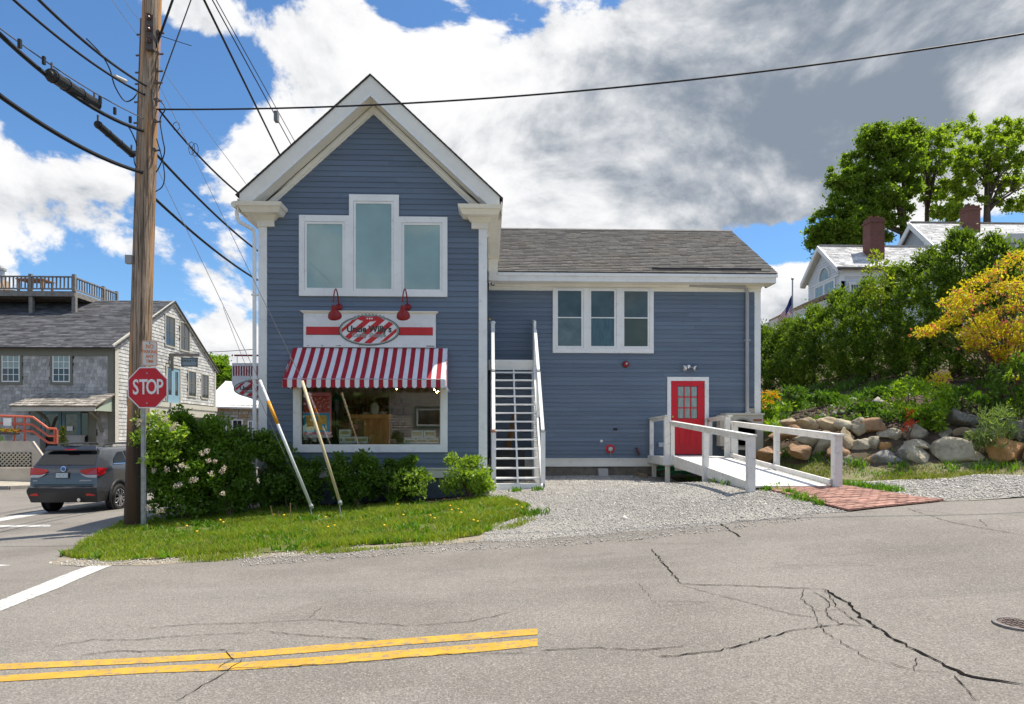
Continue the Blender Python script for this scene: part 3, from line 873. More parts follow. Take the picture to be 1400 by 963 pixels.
# wing roof
def zr(y): return 5.975+(y-18.22)*(8.17-5.975)/(21.75-18.22)
q = MB()
q.prism([(18.22, 5.975), (21.75, 8.17), (25.3, 5.975), (25.3, 5.94), (21.75, 8.13), (18.22, 5.94)], .27, 7.82, 'x')
q.build('roof', roofm, shop)
sb = MB(); n = 31; dy = (21.75-18.20)/n
for i in range(n):
    y0 = 18.19+i*dy; y1 = y0+dy*1.25
    x = .28-random.uniform(0, .2)
    while x < 7.84:
        wdt = random.uniform(.14, .36); xe = min(x+wdt-.005, 7.85); h = .020+random.uniform(0, .012)
        x_ = max(x, .28)
        if xe-x_ > .02:
            sb.hexa([(x_, y0, zr(y0)), (xe, y0, zr(y0)), (xe, y1, zr(y1)-.003), (x_, y1, zr(y1)-.003)], [(x_, y0, zr(y0)+h), (xe, y0, zr(y0)+h), (xe, y1, zr(y1)+.004), (x_, y1, zr(y1)+.004)])
        x += wdt
wingsh = M('weathered_asphalt_shingle', (.116,.109,.100), .9, .14, 5, bump=.5, bs=60, isl=.22, hue=((.13,.108,.085), .7, .5), dirt=((.09,.085,.07), 1.3, .4))
tag(sb.build('shingles', wingsh, shop), kind='stuff')
MB().prism([(21.62, 8.125), (21.75, 8.205), (21.88, 8.125), (21.75, 8.17)], .28, 7.86, 'x').build('ridge_cap', shm, shop)
MB().beam((4.45, 18.36, zr(18.36)+.05), (7.45, 18.36, zr(18.36)+.05), .05, .035).build('roof_strip', M('dark_strip', (.03,.03,.032), .4), shop)
q = MB(); q.box(.27, 7.80, 18.22, 18.25, 5.72, 5.938); q.box(.27, 7.83, 18.17, 18.219, 5.86, 5.935); q.build('fascia', white, shop)
q = MB(); q.box(.27, 7.80, 18.251, YW, 5.72, 5.745); q.build('soffit', trim, shop)
q = MB(); q.box(.03, 7.565, YW-.04, YW+.01, 5.56, 5.7195); q.box(.03, 7.57, YW-.10, YW-.041, 5.66, 5.7195); q.build('frieze_board', trim, shop)
q = MB(); q.box(.02, .268, 18.20, YW-.045, 5.72, 6.298); q.build('eave_return', trim, shop)
# rake of the wing
q = MB(); q.prism([(18.25, 5.72), (18.25, 5.935), (21.75, 8.125), (25.3, 5.935), (25.3, 5.75), (21.75, 7.93), (18.9, 5.72)], 7.78, 7.815, 'x'); q.build('rake_board', white, shop)

# windows
def rect_window(x0, x1, z0, z1, Y, casing, pane_m, sash=.045, rail=None, muntin=None, nm='window', parent=shop, T=None, case_m=white, sash_m=white):
    """casing = outer rectangle (x0,x1,z0,z1); the pane lies inside its sash"""
    cx0, cx1, cz0, cz1 = casing
    f = MB(T)
    f.box(cx0, x0-sash, Y-.045, Y+.01, cz0, cz1); f.box(x1+sash, cx1, Y-.045, Y+.01, cz0, cz1)
    f.box(x0-sash, x1+sash, Y-.045, Y+.01, cz0, z0-sash); f.box(x0-sash, x1+sash, Y-.045, Y+.01, z1+sash, cz1)
    w_ = f.build(nm, case_m, parent)
    s = MB(T); y0, y1 = Y-.030, Y+.012
    s.box(x0-sash+.004, x0, y0, y1, z0-sash+.004, z1+sash-.004); s.box(x1, x1+sash-.004, y0, y1, z0-sash+.004, z1+sash-.004)
    s.box(x0, x1, y0, y1, z0-sash+.004, z0); s.box(x0, x1, y0, y1, z1, z1+sash-.004)
    if rail is not None: s.box(x0, x1, y0-.004, y1, rail-.014, rail+.014)
    if muntin:
        nx, nz = muntin
        for k in range(1, nx): xx = x0+(x1-x0)*k/nx; s.box(xx-.012, xx+.012, y0+.006, y1, z0, z1)
        for k in range(1, nz): zz = z0+(z1-z0)*k/nz; s.box(x0, x1, y0+.007, y1, zz-.012, zz+.012)
    s.build('sash', sash_m, w_)
    panes = [(z0, z1)] if rail is None else [(z0, rail), (rail, z1)]
    for i, (a, c) in enumerate(panes):
        p = MB(T); p.box(x0, x1, Y-.012, Y-.006, a, c)
        p.build('pane', pane_m[i] if isinstance(pane_m, (list, tuple)) else pane_m, w_)
    return w_
for (a, b_, t, bt), (ca, cb, ct) in zip([(420.3,468.7,308,395),(487,535.5,279.5,395.7),(553,601.6,308,396)], [(409.8,478,296.4),(478,545.8,267.5),(545.8,611.8,297)]):
    rect_window(fx(a), fx(b_), fz(bt), fz(t), YF-.02, (fx(ca), fx(cb), fz(406), fz(ct)), tealpane, .05)
W2 = lambda px: fx(px, YW); Z2 = lambda py, px=820: fz(py, YW, px)
greyrail = M('grey_rail', (.42,.42,.42), .5)
dp = [M('curtained_dark_pane', (.13,.17,.17), .06, .25, 3, spec=.4), M('blue_curtained_pane', (.075,.13,.145), .06, .3, 9, spec=.4, stretch=(2,1,.3)), M('olive_pane', (.075,.09,.065), .06, .15, 2, spec=.4)]
tp_ = M('upper_dark_pane', (.075,.105,.105), .05, .3, 1.5, spec=.45)
for k, (a, b_, ca, cb) in enumerate([(762.5,794.5,755.5,801),(807.8,839.4,801,846),(853,885,846,893)]):
    rect_window(W2(a), W2(b_), Z2(473.7), Z2(398.5), YW-.02, (W2(ca), W2(cb), Z2(483.2), Z2(394.5)), [dp[k], tp_], .06, rail=Z2(435))

# display window: casing, sill, glass
f = MB(); cx0, cx1 = fx(401.5), fx(612); cz0 = fz(618.5)
f.box(cx0, dX0-.02, YF-.05, YF+.12, cz0, 2.92); f.box(dX1+.02, cx1, YF-.05, YF+.12, cz0, 2.92); f.box(dX0-.02, dX1+.02, YF-.05, YF+.12, cz0, dZ0-.02); f.box(dX0-.02, dX1+.02, YF-.05, YF+.12, dZ1+.02, 2.92)
dw = f.build('display_window', white, shop)
f = MB(); f.box(dX0-.0195, dX0, YF-.02, YF+.1, dZ0-.0195, dZ1+.0195); f.box(dX1, dX1+.0195, YF-.02, YF+.1, dZ0-.0195, dZ1+.0195); f.box(dX0, dX1, YF-.02, YF+.1, dZ0-.0195, dZ0); f.build('sash', trim, dw)
MB().box(dX0, dX1, YF+.03, YF+.036, dZ0, dZ1).build('pane', shopglass, dw)
# room behind the display window
rm = M('shop_interior_brown', (.38,.28,.18), .8, .2, 2)
f = MB(); f.box(XL+.2, XR-.2, YF+.16, 18.4, 1.24, 1.32); f.box(XL+.2, XR-.2, YF+.16, 18.4, 3.3, 3.35)
f.build('floor', rm, shop)
f = MB(); f.box(XL+.2, XR-.2, 18.3, 18.35, 1.33, 3.3); f.box(XL+.16, XL+.2, YF+.16, 18.4, 1.33, 3.3); f.box(XR-.2, XR-.16, YF+.16, 18.4, 1.33, 3.3)
f.build('interior_wall', M('interior_wall_green', (.52,.54,.36), .85, .3, 2), shop)

# door
dr = MB(); x0, x1, z0, z1 = W2(917), W2(962.8), 1.07, Z2(521.3, 940)
f = MB(); f.box(W2(911.8), x0-.004, YW-.05, YW+.01, 1.05, Z2(515.8,940)); f.box(x1+.004, W2(968.4), YW-.05, YW+.01, 1.05, Z2(515.8,940)); f.box(x0-.004, x1+.004, YW-.05, YW+.01, z1+.004, Z2(515.8,940))
f.build('door_frame', white, shop)
gx0, gx1, gz0, gz1 = W2(926), W2(953.2), Z2(572.7,940), Z2(528.3,940)
f = MB(); f.box(x0, gx0, YW-.03, YW+.008, z0, z1); f.box(gx1, x1, YW-.03, YW+.008, z0, z1); f.box(gx0, gx1, YW-.03, YW+.008, gz1, z1); f.box(gx0, gx1, YW-.03, YW+.008, z0, gz0)
for k in (1, 2):
    xx = gx0+(gx1-gx0)*k/3; f.box(xx-.014, xx+.014, YW-.028, YW+.008, gz0, gz1)
    zz = gz0+(gz1-gz0)*k/3; f.box(gx0, gx1, YW-.027, YW+.008, zz-.014, zz+.014)
for a, b_ in ((W2(926.5), W2(938)), (W2(941), W2(952.5))):   # raised panel mouldings
    za, zb_ = 1.30, Z2(581, 940)
    f.box(a, b_, YW-.040, YW-.031, za, za+.03); f.box(a, b_, YW-.040, YW-.031, zb_-.03, zb_); f.box(a, a+.025, YW-.040, YW-.031, za+.03, zb_-.03); f.box(b_-.025, b_, YW-.040, YW-.031, za+.03, zb_-.03)
    f.box(a+.05, b_-.05, YW-.044, YW-.031, za+.06, zb_-.06)
door = f.build('door', redpaint, shop)
for i in range(3):
    for j in range(3):
        a = gx0+(gx1-gx0)*i/3; c = gz0+(gz1-gz0)*j/3
        MB().box(a+.015, a+(gx1-gx0)/3-.015, YW-.012, YW-.004, c+.015, c+(gz1-gz0)/3-.015).build('pane', curtainpane, door)
kx = W2(919.2)
MB().lathe([(.028,0),(.028,.008),(.012,.012),(.012,.04),(.03,.05),(.032,.065),(.02,.08)], (kx, YW-.031, Z2(577,940)), (0,-1,0), 14).build('handle', brass, door, True)
MB().lathe([(.026,0),(.026,.02)], (kx, YW-.031, Z2(570,940)), (0,-1,0), 14).build('deadbolt', brass, door)
hg = MB()
for zz in (1.22, 1.95, 2.9): hg.box(x1-.012, x1+.012, YW-.06, YW-.032, zz, zz+.1)
hg.build('hinges', steel, door)

# downspouts
f = MB(); y = YW-.09
f.tube([(W2(941), y-.02, Z2(391,940)), (W2(1016), y-.02, Z2(394,1016)), (W2(1020), y, Z2(399,1020)), (W2(1020), y, 1.2)], .05, 8)
for zz in (4.2, 2.2): f.box(W2(1020)-.07, W2(1020)+.07, y-.055, YW-.02, zz, zz+.04)
f.build('downspout', gutter, shop)
dsx = XL-.085
f = MB(); f.tube([(-5.29, YE+.08, 6.33), (-5.28, YE+.1, 6.18), (-5.24, YE+.14, 6.10), (dsx-.02, YF-.05, 6.02), (dsx, YF-.03, 5.9), (dsx, YF-.03, .35), (dsx-.05, YF-.15, .22)], .042, 8)
for zz in (4.6, 2.8, 1.2): f.box(dsx-.055, dsx+.08, YF-.08, YF-.01, zz, zz+.035)
f.build('downspout', white, shop)
f = MB(); f.tube([(-5.31, YE-.04, 6.43), (-5.31, 26.1, 6.43)], .06, 8); f.build('gutter', trim, shop)

# fixtures on the walls
def fixture(nm, label, cat, loc): return thing(nm, label, cat, loc)
bx, bz = W2(855), Z2(498.5, 855)
t = fixture('alarm_bell', 'small round red alarm bell on the blue wall under the triple window', 'alarm bell', (bx, YW-.02, bz))
MB().lathe([(.045,0),(.045,.03)], (bx,YW-.015,bz), (0,-1,0), 14).build('back_box', darkred, t)
MB().lathe([(.09,.03),(.088,.06),(.065,.085),(.02,.097)], (bx,YW-.015,bz), (0,-1,0), 18).build('gong', darkred, t, True)
MB().lathe([(.03,.09),(.028,.115),(.012,.13)], (bx+.01,YW-.015,bz), (0,-1,.1), 12).build('lens', M('clear_lens', (.7,.68,.66), .15), t, True)
bx, bz = W2(941), Z2(503, 941)
t = fixture('floodlight', 'twin chrome floodlight fixed above the red door', 'floodlight', (bx, YW-.02, bz))
MB().lathe([(.065,0),(.06,.04),(.03,.06)], (bx,YW-.015,bz+.03), (0,-1,0), 16).build('base', chrome, t, True)
for s_ in (-1, 1):
    MB().lathe([(.03,0),(.035,.05),(.075,.10),(.085,.16),(.08,.165)], (bx+s_*.05,YW-.08,bz+.02), (s_*.8,-.6,-.35), 16).build('lamp_head', chrome, t, True)
bx, bz = W2(834), Z2(614, 834)
t = fixture('fire_hose_connection', 'red ringed round fire hose inlet low on the blue wall', 'hose connection', (bx, YW-.02, bz))
MB().lathe([(.125,0),(.125,.02),(.075,.022),(.075,0)], (bx,YW-.015,bz), (0,-1,0), 24).build('collar', redpaint, t)
MB().lathe([(.07,0),(.07,.07),(.055,.09),(.02,.095)], (bx,YW-.015,bz), (0,-1,0), 18).build('cap', M('dull_silver', (.5,.5,.48), .35, .1, 30, metal=.8), t)
MB().tube([(bx+.01,YW-.05,bz-.07),(bx+.012,YW-.055,bz-.22)], .012, 6).build('chain', steel, t)
bx, bz = W2(871), Z2(617, 871)
t = fixture('drain_pipe', 'short angled dark pipe stub sticking out low on the wall left of the ramp', 'pipe', (bx, YW-.02, bz))
MB().tube([(bx-.05,YW-.01,bz+.09),(bx-.05,YW-.09,bz+.09)], .028, 8).build('elbow', steel, t)
MB().tube([(bx-.045,YW-.10,bz+.1),(bx+.04,YW-.13,bz-.12)], .032, 8).build('pipe', M('rusty_pipe', (.09,.03,.025), .6, .3, 20), t)
bx, bz = W2(822), Z2(603.5, 822)
MB().lathe([(.04,0),(.04,.03),(.02,.05)], (bx,YW-.015,bz), (0,-1,.2), 12).build('vent', white)
tag(bpy.data.objects['vent'], 'small white vent cap on the wall beside the red hose inlet', 'vent')
bx, bz = W2(841), Z2(587, 841)
o = MB().box(bx-.055, bx+.055, YW-.035, YW-.015, bz-.03, bz+.03).box(bx-.045, bx+.045, YW-.04, YW-.0355, bz-.004, bz+.004).build('wall_grille', black); tag(o, 'tiny black grille on the blue wall above the red hose inlet', 'grille')
bx, bz = W2(903), Z2(608.5, 903)
t = fixture('outdoor_outlet', 'grey outdoor electrical outlet box on the wall behind the ramp railing', 'electrical outlet', (bx, YW-.02, bz))
MB().box(bx-.07, bx+.07, YW-.07, YW-.018, bz-.06, bz+.06).build('box', steel, t)
MB().hexa([(bx-.075,YW-.11,bz-.02),(bx+.075,YW-.11,bz-.02),(bx+.075,YW-.0705,bz-.02),(bx-.075,YW-.0705,bz-.02)],[(bx-.075,YW-.085,bz+.07),(bx+.075,YW-.085,bz+.07),(bx+.075,YW-.0705,bz+.07),(bx-.075,YW-.0705,bz+.07)]).build('cover', steel, t)
bx, bz = P(671, 385, YW-.35).x, P(671, 385, YW-.35).z
t = fixture('security_camera', 'little chrome security lamp in the eave corner where gable block meets wing', 'security camera', (bx, YW-.2, bz))
MB().lathe([(.04,0),(.04,.03)], (bx+.02, YW-.13, bz+.02), (0,-1,0), 10).build('mount', white, t)
MB().lathe([(.03,0),(.05,.06),(.055,.11)], (bx+.03, YW-.16, bz), (.3,-1,-.5), 12).build('lamp_head', chrome, t, True)
MB().lathe([(.03,0),(.045,.05),(.05,.09)], (bx-.02, YW-.16, bz+.02), (-.5,-1,-.3), 12).build('lamp_head', chrome, t, True)
# yellow caution light by the corner
bx, bz = .05, Z2(437, 668)
o = MB().lathe([(.03,0),(.035,.03),(.02,.06)], (bx, YW-.02, bz), (0,-1,0), 10).build('porch_light', M('amber_lens', (.7,.45,.12), .3)); tag(o, 'tiny amber light on the wall beside the stair top', 'light')

# exterior stair
st = thing('exterior_stair', 'steep white wooden stair with open treads climbing to a landing at the wall', 'staircase', (.7, 15.5, .35))
SX0, SX1 = .13, 1.25
sy = lambda z: 15.6+(z-.63)/.22*.2
for i in range(13):
    z = .63+.22*i; y = sy(z)
    MB().box(SX0+.05, SX1-.05, y-.02, y+.20, z-.038, z).build('tread', white, st)
def rake_plate(x0, x1, za, zb_, dz0, dz1):
    m = MB(); m.prism([(sy(za), za+dz0), (sy(zb_), zb_+dz0), (sy(zb_), zb_+dz1), (sy(za), za+dz1)], x0, x1, 'x'); return m
for x in (SX0, SX1-.045): rake_plate(x, x+.045, .40, 3.45, -.17, .06).build('stringer', white, st)
rake_plate(.665, .705, .40, 3.40, -.20, -.04).build('stringer', white, st)
MB().box(SX0-.04, SX1+.04, 15.46, 15.58, .33, .50).build('bottom_board', white, st)
MB().box(.0+.02, SX1+.03, 18.14, 18.19, 3.33, 3.56).build('landing_beam', trim, st)
for i in range(4): MB().box(.02, SX1+.03, 18.14+i*.137, 18.14+i*.137+.13, 3.561, 3.60).build('landing_board', white, st)
for x in (.08, SX1-.03): MB().box(x, x+.09, 18.5, 18.6, .4, 3.55).build('support_post', trim, st)
greycap = M('grey_cap', (.45,.45,.44), .6); rustcap = M('rusty_cap', (.5,.2,.08), .8)
for s_, x in ((0, SX0-.045), (1, SX1-.045)):
    MB().box(x, x+.10, 15.46, 15.56, .36, 1.66).build('newel_post', white, st)
    MB().box(x-.015, x+.115, 15.445, 15.575, 1.661, 1.69).build('post_cap', greycap if s_ else rustcap, st)
    MB().beam((x+.05, 15.57, 1.70), (x+.05, 16.86, 3.12), .075, .09).build('handrail', white, st)
    MB().box(x, x+.10, 16.84, 16.94, 2.05, 3.15).build('newel_post', white, st)
    MB().box(x-.01, x+.11, 16.83, 16.95, 3.151, 3.175).build('post_cap', greycap, st)
    MB().beam((x+.05, 16.95, 3.20), (x+.05, 18.05, 4.36), .075, .09).build('handrail', white, st)
MB().box(SX0-.045, SX0+.055, 18.06, 18.16, 3.40, 4.56).lathe([(.07,0),(.075,.03),(.05,.06)], (SX0+.005, 18.11, 4.56), n=10).build('newel_post', white, st)
MB().hexa([(SX1-.03,18.06,3.45),(SX1+.03,18.06,3.45),(SX1+.03,18.64,3.45),(SX1-.03,18.64,3.45)],[(SX1-.03,18.06,4.62),(SX1+.03,18.06,4.62),(SX1+.03,18.64,4.75),(SX1-.03,18.64,4.75)]).build('guard_panel', white, st)
lat = MB()
for k in range(-28, 30):
    for dsg in (-1, 1):
        y0 = 15.6; z0 = 1.6+k*.11
        # clip the diagonal slat to the triangle beneath the stringer
        ptsl = []
        for t_ in np.linspace(0, 2.9, 59):
            yy = y0+t_; zz = z0+dsg*t_
            if .42 < zz < (.63+(yy-15.6)*1.1-.2): ptsl.append((yy, zz))
        if len(ptsl) > 1:
            lat.beam((SX1-.055-.006*dsg, *ptsl[0]), (SX1-.055-.006*dsg, *ptsl[-1]), .03, .01, up=(1,0,0))
tag(lat.build('lattice', white, st), kind='stuff')
# under the stair: stored boards
o = MB().box(.2,.95,17.6,18.2,.42,1.15).box(.19,.96,17.59,18.21,1.151,1.18).build('storage_bin', M('dark_bin', (.05,.05,.055), .6)); tag(o, 'dark storage bin tucked under the white stair', 'bin')
o = MB().beam((.35,18.0,.5),(.75,18.35,2.2),.2,.03).build('leaning_board', M('old_plank', (.3,.16,.07), .8, .3, 6)); tag(o, 'brown plank leaning against the wall under the stair', 'plank')

# ramp
rp = thing('access_ramp', 'white wooden access ramp with post and rail sides leading down from the red door', 'ramp', (5.4, 14.6, .6))
def zd(y): return .70+(y-11.95)/(17.0-11.95)*(1.04-.70)
MB().box(4.45, 6.12, 17.0, 18.66, 1.0, 1.04).build('landing_deck', rampwhite, rp)
MB().box(4.40, 4.62, 16.96, 16.995, .84, 1.045).build('landing_fascia', rampwhite, rp)
MB().box(4.40, 4.445, 16.996, 18.66, .84, 1.045).build('landing_fascia', rampwhite, rp)
for x, y in ((4.5,17.1),(4.5,18.5),(6.0,18.5)): MB().box(x, x+.1, y, y+.1, .4, .999).build('support_post', trim, rp)
MB().box(4.72, 5.5, 17.05, 17.09, .70, .86).build('landing_beam', trim, rp)
nb_ = 5
for i in range(nb_):
    ya = 11.95+i*(17.0-11.95)/nb_; yb = 11.95+(i+1)*(17.0-11.95)/nb_-.006
    MB().hexa([(4.72,ya,zd(ya)-.03),(6.08,ya,zd(ya)-.03),(6.08,yb,zd(yb)-.03),(4.72,yb,zd(yb)-.03)],[(4.72,ya,zd(ya)),(6.08,ya,zd(ya)),(6.08,yb,zd(yb)),(4.72,yb,zd(yb))]).build('deck_panel', rampwhite, rp)
# left side board, right kerb, posts, rails
MB().prism([(11.9, .58), (16.95, .80), (16.95, 1.08), (11.9, .75)], 4.66, 4.70, 'x').build('side_board', rampwhite, rp)
MB().prism([(11.95, .60), (17.0, .85), (17.0, 1.03), (11.95, .68)], 6.14, 6.17, 'x').build('side_board', rampwhite, rp)
MB().prism([(11.95, .715), (16.95, 1.055), (16.95, 1.145), (11.95, .805)], 6.085, 6.135, 'x').build('kerb_rail', rampwhite, rp)
rw = rampwhite
def post(x, y, z0, z1, w_=.10, d_=.10): MB().box(x-w_/2, x+w_/2, y-d_/2, y+d_/2, z0, z1).build('post', rw, rp)
post(4.63, 17.0, .85, 1.93); post(4.64, 14.4, .50, 1.76, .12); post(4.63, 11.88, .56, 1.57, .13, .13)
post(6.20, 16.95, .7, 1.92, .13, .13); post(6.20, 14.45, .6, 1.75); post(6.20, 11.93, .6, 1.58, .14, .14)
for x, za, zb_ in ((4.63, 1.945, 1.59), (6.20, 1.935, 1.60)):
    MB().beam((x, 17.08, za), (x, 11.75, zb_), .13, .032).build('top_rail', rw, rp)
    MB().beam((x, 17.02, za-.065), (x, 11.82, zb_-.065), .04, .09).build('under_rail', rw, rp)
post(4.50, 17.02, 1.041, 2.06, .14); post(4.48, 18.55, 1.041, 2.02); post(6.10, 18.55, 1.041, 2.02); post(6.05, 17.05, 1.041, 2.06, .12)
for x in (4.49, 6.07):
    MB().beam((x, 16.90, 2.085), (x, 18.66, 2.05), .13, .032).build('top_rail', rw, rp)
    MB().beam((x, 17.0, 2.03), (x, 18.6, 2.0), .04, .08).build('under_rail', rw, rp)

# heat pump
hx0, hx1, hy0, hy1 = 6.42, 7.42, 18.15, 18.55
hp = thing('heat_pump', 'beige outdoor heat pump unit standing by the wing corner behind the ramp', 'heat pump', (6.9, 18.35, .65))
MB().box(hx0, hx1, hy0, hy1, 1.20, 2.14).build('casing', beige, hp)
MB().box(hx0-.02, hx1+.03, hy0-.03, hy1+.02, 2.141, 2.19).build('lid', M('pale_lid', (.62,.58,.47), .5), hp)
gr = MB()
for k in range(9): gr.lathe([(.06+k*.04,0),(.067+k*.04,0),(.067+k*.04,.012),(.06+k*.04,.012)], (6.85, hy0-.004, 1.66), (0,-1,0), 28)
gr.build('fan_grille', M('dark_beige', (.25,.24,.20), .6), hp)
MB().box(7.15,7.38,hy0-.008,hy0-.001,1.97,2.03).build('badge', M('rust_badge', (.35,.12,.06), .6), hp)
for x in (6.55, 7.2):
    MB().beam((x, hy0-.05, 1.17), (x, YW-.03, 1.17), .05, .05).build('bracket', beige, hp)
    MB().beam((x+.02, hy0, 1.15), (x+.1, YW-.05, .62), .035, .035).build('bracket', beige, hp)
MB().box(hx0-.14, hx0-.02, hy0+.1, hy1, 1.3, 2.15).build('side_pipe_cover', beige, hp)
o = MB().box(7.2, 7.36, YW-.12, YW-.02, 2.22, 2.34).build('junction_box', M('grey_box', (.25,.24,.22), .6)); tag(o, 'small grey junction box above the beige heat pump', 'junction box')

# clutter against the wing wall
cx = P(824, 645, 18.6)
o = MB().box(cx.x-.13, cx.x+.13, 18.48, 18.66, .47, .68).box(cx.x-.09, cx.x-.02, 18.5, 18.62, .681, .684).build('concrete_block', M('pale_concrete', (.5,.49,.46), .9, .1, 20, bump=.4)); tag(o, 'pale concrete block on the gravel against the wing foundation', 'concrete block')
o = MB().beam((4.02,18.55,.56),(4.34,18.40,.49),.09,.09).build('timber_offcut', M('old_timber', (.22,.17,.11), .9, .3, 9)); tag(o, 'short weathered timber offcut on the gravel left of the ramp', 'timber')
hz = .54; hs = []
rr = random.Random(3)
for k in range(150):
    a = k*.42; rad = .22+.10*math.sin(k*.13)+rr.uniform(-.02, .02)
    hs.append((4.95+math.cos(a)*rad*1.5+.25*math.sin(k*.03), 17.7+math.sin(a)*rad*.8, hz+.05+.0012*k+.04*math.sin(a*1.7)))
o = MB().tube(hs, .014, 6).build('garden_hose', M('green_hose', (.01,.24,.10), .4), smooth=True); tag(o, 'tangled green garden hose under the ramp landing', 'hose')
# ------------------------------------------------------------------ awning
aX0, aX1 = -4.20, -.875
aw = thing('striped_awning', 'red and white striped fabric awning with scalloped edge over the display window', 'awning', ((aX0+aX1)/2, YF, 2.6))
awr = M('awning_red_fabric', (.36,.014,.028), .8, .08, 6, bump=.1); aww = M('awning_white_fabric', (.72,.73,.76), .8, .05, 6, bump=.1, dirt=((.5,.5,.48), 3, .3))
yb0, yb1, zt0, zt1 = YF-.03, YF-.80, 3.485, 2.745
NS = 34; mb = MB(); va = MB()
for i in range(NS):
    xa = aX0+(aX1-aX0)*i/NS; xb = aX0+(aX1-aX0)*(i+1)/NS; m = i % 2
    for k in range(4):   # a slight sag between the bars
        t0, t1 = k/4, (k+1)/4
        sag = lambda t: -.03*math.sin(math.pi*t)
        p = lambda x, t, h=0: (x, yb0+(yb1-yb0)*t, zt0+(zt1-zt0)*t+sag(t)+h)
        mb.hexa([p(xa,t0,-.006), p(xb,t0,-.006), p(xb,t1,-.006), p(xa,t1,-.006)], [p(xa,t0), p(xb,t0), p(xb,t1), p(xa,t1)], m)
    # valance with scallops
    n = 6; top_ = 2.742; y = yb1
    pts = [(xa, top_), ] + [(xa+(xb-xa)*j/n, 2.595-.030*math.sin(math.pi*j/n)) for j in range(n+1)] + [(xb, top_)]
    va.prism(pts, y-.004, y+.004, 'y', m)
mb.build('canopy', [awr, aww], aw); va.build('valance', [awr, aww], aw)
for x, s_ in ((aX0, -1), (aX1, 1)):
    e = MB()
    for i in range(6):
        ya = yb0+(yb1-yb0)*i/6; yb_ = yb0+(yb1-yb0)*(i+1)/6
        za = zt0+(zt1-zt0)*i/6-.02; zb_ = zt0+(zt1-zt0)*(i+1)/6-.02
        e.prism([(ya, za), (yb_, zb_), (yb_, 2.60-.02*(i % 2)), (ya, 2.60-.02*((i+1) % 2))], x-.004, x+.004, 'x', i % 2)
    e.build('side_flap', [awr, aww], aw)
f = MB(); f.tube([(aX0+.02, yb1+.012, 2.745), (aX1-.02, yb1+.012, 2.745)], .014, 6)
for x in (aX0+.03, (aX0+aX1)/2, aX1-.03): f.tube([(x, yb0, zt0-.04), (x, yb1+.02, 2.73)], .012, 6); f.tube([(x, YF-.06, 2.75), (x, yb1+.02, 2.73)], .012, 6)
f.build('frame', steel, aw)
f = MB()
for k in range(3): f.prism([(aX1-.01+k*.012, 2.60), (aX1+.05+k*.03, 2.50-.02*k), (aX1+.02, 2.62)], yb1-.01-.02*k, yb1-.006-.02*k)
f.build('frayed_tail', aww, aw)

# ------------------------------------------------------------------ lettering and the oval emblem
FONT = None
def text_mesh(body, size, mat_, name, parent, mp, depth=.003, align='CENTER', sx=1.0, thick=0.0, shear=0.0):
    """flat letters turned into a mesh; mp maps (u, v, d) of the sign face into the world"""
    cu = bpy.data.curves.new(name, 'FONT'); cu.body = body; cu.size = size; cu.align_x = align; cu.align_y = 'CENTER'
    cu.extrude = depth/2; cu.resolution_u = 3; cu.offset = thick; cu.shear = shear
    to = bpy.data.objects.new(name+'_curve', cu); scene.collection.objects.link(to)
    dg = bpy.context.evaluated_depsgraph_get(); dg.update()
    me = bpy.data.meshes.new_from_object(to.evaluated_get(dg))
    bpy.data.objects.remove(to)
    o0 = ORG[parent.name]
    for v in me.vertices:
        p = Vector(mp(v.co.x*sx, v.co.y, v.co.z+depth/2)); v.co = p-o0
    me.materials.clear(); me.materials.append(mat_)
    me.name = name
    o = link(name, me, parent); ORG[o.name] = o0
    return o
def ell(rx, rz, n=40): return [(rx*math.cos(2*math.pi*k/n), rz*math.sin(2*math.pi*k/n)) for k in range(n)]
